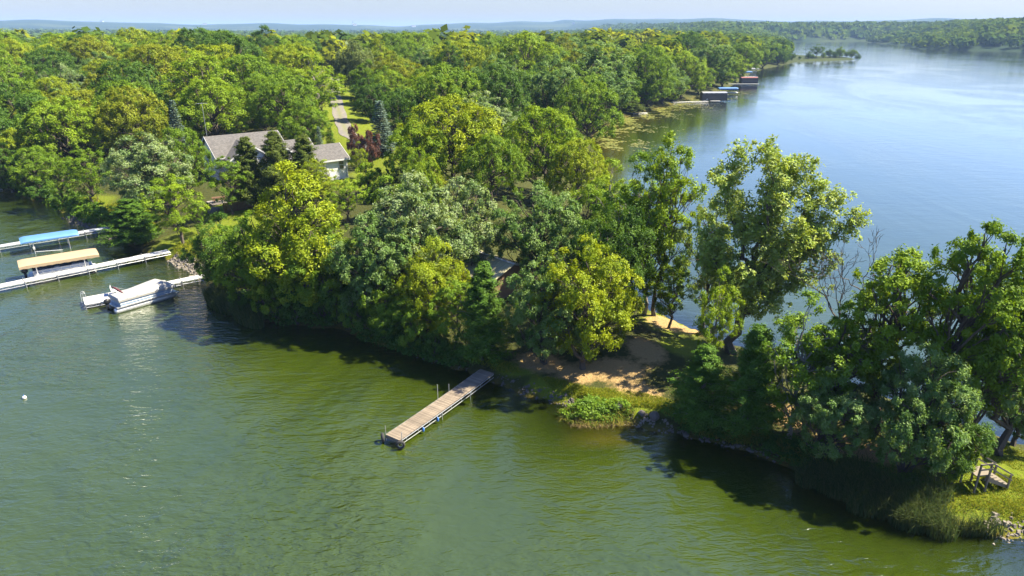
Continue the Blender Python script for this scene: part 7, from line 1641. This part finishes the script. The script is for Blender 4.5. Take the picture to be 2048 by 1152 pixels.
# ---------------------------------------------------------------- reeds, grass, weeds, lily pads
def blade_material(name, a, b_):
    k = NT(name); c = k.mix(k.attr('tint'), a, b_)
    df = k.n('BsdfDiffuse'); k.put(df, 'Color', c); tl = k.n('BsdfTranslucent'); k.put(tl, 'Color', c)
    m1 = k.n('MixShader'); k.put(m1, 0, 0.35); k.put(m1, 1, df); k.put(m1, 2, tl)
    return k.surf(m1)
M_REED = blade_material('reed_blade', (0.045, 0.085, 0.02), (0.13, 0.15, 0.05)); M_GRASS = blade_material('grass_blade', (0.11, 0.18, 0.012), (0.32, 0.30, 0.03)); M_STRAW = blade_material('straw', (0.20, 0.14, 0.05), (0.42, 0.33, 0.15)); M_WEED = blade_material('weed_leaf', (0.06, 0.14, 0.015), (0.26, 0.22, 0.04))
def blades(name, label, areas, hmin, hmax, wid, mat, seed, lean=0.25, wind=(-0.25, 0.0), test=None):
    q = np.random.default_rng(seed); Vs = []; T = []
    for (cx, cy, rx, ry, rot, n) in areas:
        r = np.sqrt(q.random(n)); a = q.random(n) * 6.283
        x = r * np.cos(a) * rx; y = r * np.sin(a) * ry; c, s = math.cos(rot), math.sin(rot); X = cx + x * c - y * s; Y = cy + x * s + y * c
        pat = 0.5 + 0.5 * np.sin(X * 1.3 + np.sin(Y * 1.7)) * np.cos(Y * 1.1 + 0.5); ok = q.random(n) < 0.35 + 0.65 * pat
        sd_ = shore_dist(X, Y)
        if test: ok &= test(X, Y, sd_)
        X, Y = X[ok], Y[ok]; n = len(X); Z = np.maximum(ground_z(X, Y), -0.05) - 0.03
        h = q.uniform(hmin, hmax, n) * (0.75 + 0.4 * pat[ok]); d = q.normal(size=(n, 2)) * lean + np.array(wind); ang = q.random(n) * 6.283; w = wid * q.uniform(0.6, 1.4, n)
        sx, sy = np.cos(ang) * w, np.sin(ang) * w; B0 = np.stack([X, Y, Z], 1); S = np.stack([sx, sy, sx * 0], 1)
        mid = B0 + np.stack([d[:, 0] * h * 0.25, d[:, 1] * h * 0.25, h * 0.58], 1); tip = B0 + np.stack([d[:, 0] * h, d[:, 1] * h, h * (1 - 0.3 * (d ** 2).sum(1))], 1)
        Vs.append(np.stack([B0 - S, B0 + S, mid + S * 0.8, mid - S * 0.8], 1)); Vs.append(np.stack([mid - S * 0.8, mid + S * 0.8, tip + S * 0.1, tip - S * 0.1], 1)); t = q.random(n); T += [t, t]
    return tag(link(bpy.data.objects.new(name, quad_mesh(name, np.concatenate(Vs), mat, dict(tint=np.concatenate(T))))), label, kind='stuff')
blades('reeds', 'tall dark reeds in the shaded water below the right-hand oaks', [(18.3, 34.9, 1.0, 0.7, 0.3, 900), (19.4, 34.0, 1.3, 0.8, -0.7, 1500), (20.6, 33.2, 1.5, 0.9, -0.5, 1900), (20.2, 32.2, 0.9, 0.6, -0.3, 500), (21.8, 32.2, 1.3, 1.1, -0.4, 1700), (22.3, 31.0, 1.1, 0.7, -0.2, 800), (23.4, 31.3, 1.3, 0.8, -0.3, 1500), (23.6, 30.2, 0.8, 0.5, 0.0, 400), (24.8, 30.6, 1.2, 0.5, -0.2, 900), (26.0, 30.3, 0.9, 0.35, -0.2, 350), (21.3, 34.2, 1.6, 0.8, -0.5, 1200), (23.6, 32.8, 1.8, 0.7, -0.3, 1200)], 0.7, 1.9, 0.015, M_REED, 1, 0.30, (-0.25, -0.08))
blades('reeds', 'pale reeds in the water at the left end of the front bank', [(-29.0, 63.6, 3.2, 1.3, R(-48), 5200), (-25.2, 59.9, 2.9, 1.0, R(-48), 4600)], 1.0, 1.9, 0.022, M_REED, 2, 0.2, (-0.15, 0), lambda X, Y, s: s < 1.0)
blades('grass', 'sunny long grass in the lower right corner', [(28.6, 32.6, 3.4, 1.9, R(-20), 15000), (31.6, 36.0, 3.0, 1.6, R(-40), 5000), (24.6, 32.4, 2.0, 0.8, R(-15), 3000)], 0.07, 0.24, 0.014, M_GRASS, 3, 0.5, (-0.1, 0), lambda X, Y, s: s > 0.25)
blades('grass', 'yellow-green grass on the bank by the dirt clearing', [(8.6, 43.8, 3.6, 1.0, R(-18), 9000), (11.5, 42.3, 1.6, 0.8, R(-25), 3000), (4.2, 45.6, 2.2, 0.7, R(-35), 2400), (-1.0, 49.2, 2.2, 0.7, R(-35), 1800)], 0.08, 0.3, 0.016, M_GRASS, 4, 0.5, (-0.1, 0), lambda X, Y, s: s > 0.2)
blades('shore_weeds', 'tangled green and straw coloured weeds on the small bump of the bank', [(5.6, 42.2, 2.2, 1.0, R(-8), 2600), (4.4, 42.3, 0.8, 0.8, 0, 600), (7.7, 42.3, 1.1, 0.6, R(-15), 600)], 0.08, 0.55, 0.022, M_WEED, 5, 0.75, (-0.1, -0.2))
blades('dead_stalks', 'straw coloured dead stalks along the edge of the weedy bank', [(4.3, 41.9, 1.0, 0.3, -0.9, 260), (5.6, 41.25, 1.6, 0.22, 0.0, 300), (7.6, 41.5, 1.2, 0.22, 0.1, 200)], 0.1, 0.4, 0.016, M_STRAW, 15, 1.0, (-0.1, -0.3))
def leafy(name, label, areas, colr, seed, clump=0.3, per=46, leaf=0.075, hmax=0.55, test=None):
    """broad-leaved ground cover in loose mounds"""
    q = np.random.default_rng(seed); C = []
    for (cx, cy, rx, ry, rot, n) in areas:
        r = np.sqrt(q.random(n)); a = q.random(n) * 6.283; x = r * np.cos(a) * rx; y = r * np.sin(a) * ry; c, s = math.cos(rot), math.sin(rot)
        X, Y = cx + x * c - y * s, cy + x * s + y * c; ok = shore_dist(X, Y) > (-0.15 if test is None else test); X, Y = X[ok], Y[ok]
        C.append(np.stack([X, Y, np.maximum(0.02, ground_z(X, Y)) + q.random(len(X)) ** 2 * hmax], 1))
    C = np.concatenate(C); V, t_, fl = leaves(q, C, np.tile([0.0, 0, 1], (len(C), 1)), clump * q.uniform(0.5, 1.4, len(C)), per, leaf)
    o = link(bpy.data.objects.new(name, quad_mesh(name, V, M_LEAF, dict(tint=t_, flip=fl)))); o.color = colr
    return tag(o, label, kind='stuff')
leafy('shore_weeds', 'leafy green weeds on the small bump of the bank', [(5.4, 42.5, 1.9, 0.8, -0.1, 190), (7.4, 42.5, 1.0, 0.5, -0.2, 40)], (0.13, 0.21, 0.015, 0), 31)
leafy('undergrowth', 'broad-leaved undergrowth on the shaded front bank', [(-27, 63.2, 5, 0.9, -0.78, 150), (-18, 59.2, 5.5, 0.8, -0.1, 200), (-11, 54.8, 4.5, 0.8, -0.62, 220), (-5.6, 51.3, 2.6, 0.7, -0.58, 90)], (0.07, 0.14, 0.018, 0), 32, 0.5, 50, 0.12, 1.1)
leafy('undergrowth', 'broad-leaved undergrowth below the right-hand cedars and oaks', [(13.5, 40.2, 2.6, 0.6, -0.4, 90), (18.0, 37.2, 2.6, 0.8, -0.7, 110), (22, 34.0, 3.0, 0.8, -0.4, 110)], (0.06, 0.12, 0.018, 0), 33, 0.4, 50, 0.09, 0.8)
leafy('undergrowth', 'bushy green growth on the left bank behind the docks', [(-61, 96.5, 7, 1.6, -0.66, 170), (-50, 87.5, 5, 1.4, -0.7, 150), (-70, 105, 6, 2.0, -0.6, 120), (-80, 112.5, 7, 2, -0.6, 110)], (0.10, 0.18, 0.015, 0), 34, 0.6, 50, 0.16, 1.4)
blades('grass', 'long bright grass on the left bank behind the docks', [(-57.5, 96.0, 5.5, 3.2, R(-38), 9000), (-50.0, 89.0, 4.0, 1.6, R(-42), 4000), (-38.5, 79.5, 3.5, 2.2, R(-42), 5000), (-66, 103, 4, 2, R(-40), 3500)], 0.2, 0.7, 0.035, M_GRASS, 6, 0.5, (-0.1, 0), lambda X, Y, s: s > 0.2)
blades('undergrowth', 'dark green undergrowth along the front bank under the trees', [(-18, 59.6, 5.5, 0.9, R(-8), 5000), (-11, 55.0, 4.2, 0.9, R(-36), 5000), (-5.5, 51.8, 2.8, 0.9, R(-33), 3000), (14.5, 39.9, 3.2, 0.8, R(-25), 5000), (19.0, 36.6, 2.4, 0.9, R(-42), 3000), (-24, 61.5, 3, 0.8, R(-45), 2500)], 0.15, 0.8, 0.035, M_WEED, 7, 0.5, (-0.1, 0), lambda X, Y, s: s > -0.2)
# lily pads and floating weed in the bay
k = NT('lily_pad'); c = k.mix(k.attr('tint'), (0.075, 0.105, 0.012), (0.24, 0.22, 0.035)); b = k.n('BsdfPrincipled'); k.put(b, 'Base Color', c); k.put(b, 'Roughness', 0.5); M_LILY = k.surf(b)
q = np.random.default_rng(8); t = q.random(9000); lp = np.array([(20.5, 160), (21.5, 178), (34, 215), (55, 250.5), (73, 283), (94.5, 319)]); seg = np.hypot(*(lp[1:] - lp[:-1]).T); cum = np.r_[0, np.cumsum(seg)]; dist_ = t * cum[-1]
i_ = np.clip(np.searchsorted(cum, dist_) - 1, 0, len(seg) - 1); f = ((dist_ - cum[i_]) / seg[i_])[:, None]; P = lp[i_] * (1 - f) + lp[i_ + 1] * f; P = P + np.abs(q.normal(size=(9000, 1))) * np.array([[6.0, -2.5]]) * (0.4 + 0.6 * (np.sin(dist_ * 0.2) > -0.2))[:, None] + q.normal(size=(9000, 2)) * 1.2
cl = np.sin(P[:, 0] * 0.8 + np.sin(P[:, 1] * 0.5) * 2) * np.cos(P[:, 1] * 0.45); ok = (shore_dist(P[:, 0], P[:, 1]) < -0.2) & (cl > -0.25 + 0.5 * q.random(9000)); P = P[ok]; n = len(P); ang = np.arange(6) * np.pi / 3
r_ = q.uniform(0.16, 0.42, n)[:, None]; V = np.stack([P[:, :1] + r_ * np.cos(ang), P[:, 1:] + r_ * np.sin(ang), np.repeat(q.uniform(0.012, 0.05, (n, 1)), 6, 1)], 2)
tag(link(bpy.data.objects.new('lily_pads', quad_mesh('lily_pads', V, M_LILY, dict(tint=q.random(n))))), 'yellow-green lily pads floating along the bay shore', kind='stuff')

# far farm buildings on the horizon
def far_house(label, x, y, L, W, h, wall, roof, steeple=False):
    root = empty('farmhouse' if not steeple else 'church', (x, y, gz(x, y) - 0.5), (x % 3) - 1.5); tag(root, label, 'building')
    MB().prism([(-L / 2, -W / 2, 0), (-L / 2, -W / 2, h), (-L / 2, 0, h * 1.5), (-L / 2, W / 2, h), (-L / 2, W / 2, 0)], (L, 0, 0)).build('wall', wall, root)
    for s_ in (-1, 1): MB().prism([(-L / 2 - 0.4, 0, h * 1.5 + 0.05), (-L / 2 - 0.4, s_ * (W / 2 + 0.5), h - 0.2), (-L / 2 - 0.4, s_ * (W / 2 + 0.5), h + 0.1), (-L / 2 - 0.4, 0, h * 1.5 + 0.35)], (L + 0.8, 0, 0)).build('roof_slope', roof, root)
    if steeple:
        MB().box((-L / 2, 0, h), (5, 5, h * 2)).build('tower', wall, root); MB().loft([[(-L / 2 + a * s_, b_ * s_, z_) for a, b_ in ((-2.5, -2.5), (2.5, -2.5), (2.5, 2.5), (-2.5, 2.5))] for s_, z_ in ((1, h * 2), (0.03, h * 4.2))]).build('spire', roof, root)
far_house('tiny white church with a spire on the far blue hills', -1150, 5350, 26, 14, 9, M_WHITE, M_ROOF, True)
far_house('tiny white farmhouse on the skyline above the wood right of centre', 98, 560, 12, 8, 5.5, M_WHITE, M_ROOF)
for i, (x, y) in enumerate(((-2350, 5600), (-700, 5200), (420, 5000), (-3300, 5900))):
    far_house(('second', 'third', 'rightmost', 'leftmost')[i] + ' of the tiny pale farm buildings on the far blue hills, counted from the left', x, y, 30, 16, 8, M_WHITE, M_ROOF)

# ---------------------------------------------------------------- haze
hz = bpy.data.materials.new('air'); hz.use_nodes = True; ht = hz.node_tree; ht.nodes.clear()
ho = ht.nodes.new('ShaderNodeOutputMaterial'); pv = ht.nodes.new('ShaderNodeVolumePrincipled')
pv.inputs['Color'].default_value = (0.40, 0.62, 1.0, 1); pv.inputs['Density'].default_value = 0.00011; pv.inputs['Density Attribute'].default_value = ''; pv.inputs['Anisotropy'].default_value = 0.0
ht.links.new(pv.outputs[0], ho.inputs['Volume']); hz.cycles.homogeneous_volume = True
hb = MB().box((0, 6300, 58), (18400, 13000, 124)).build('haze', hz); tag(hb, 'thin blue summer haze over the land', kind='stuff')
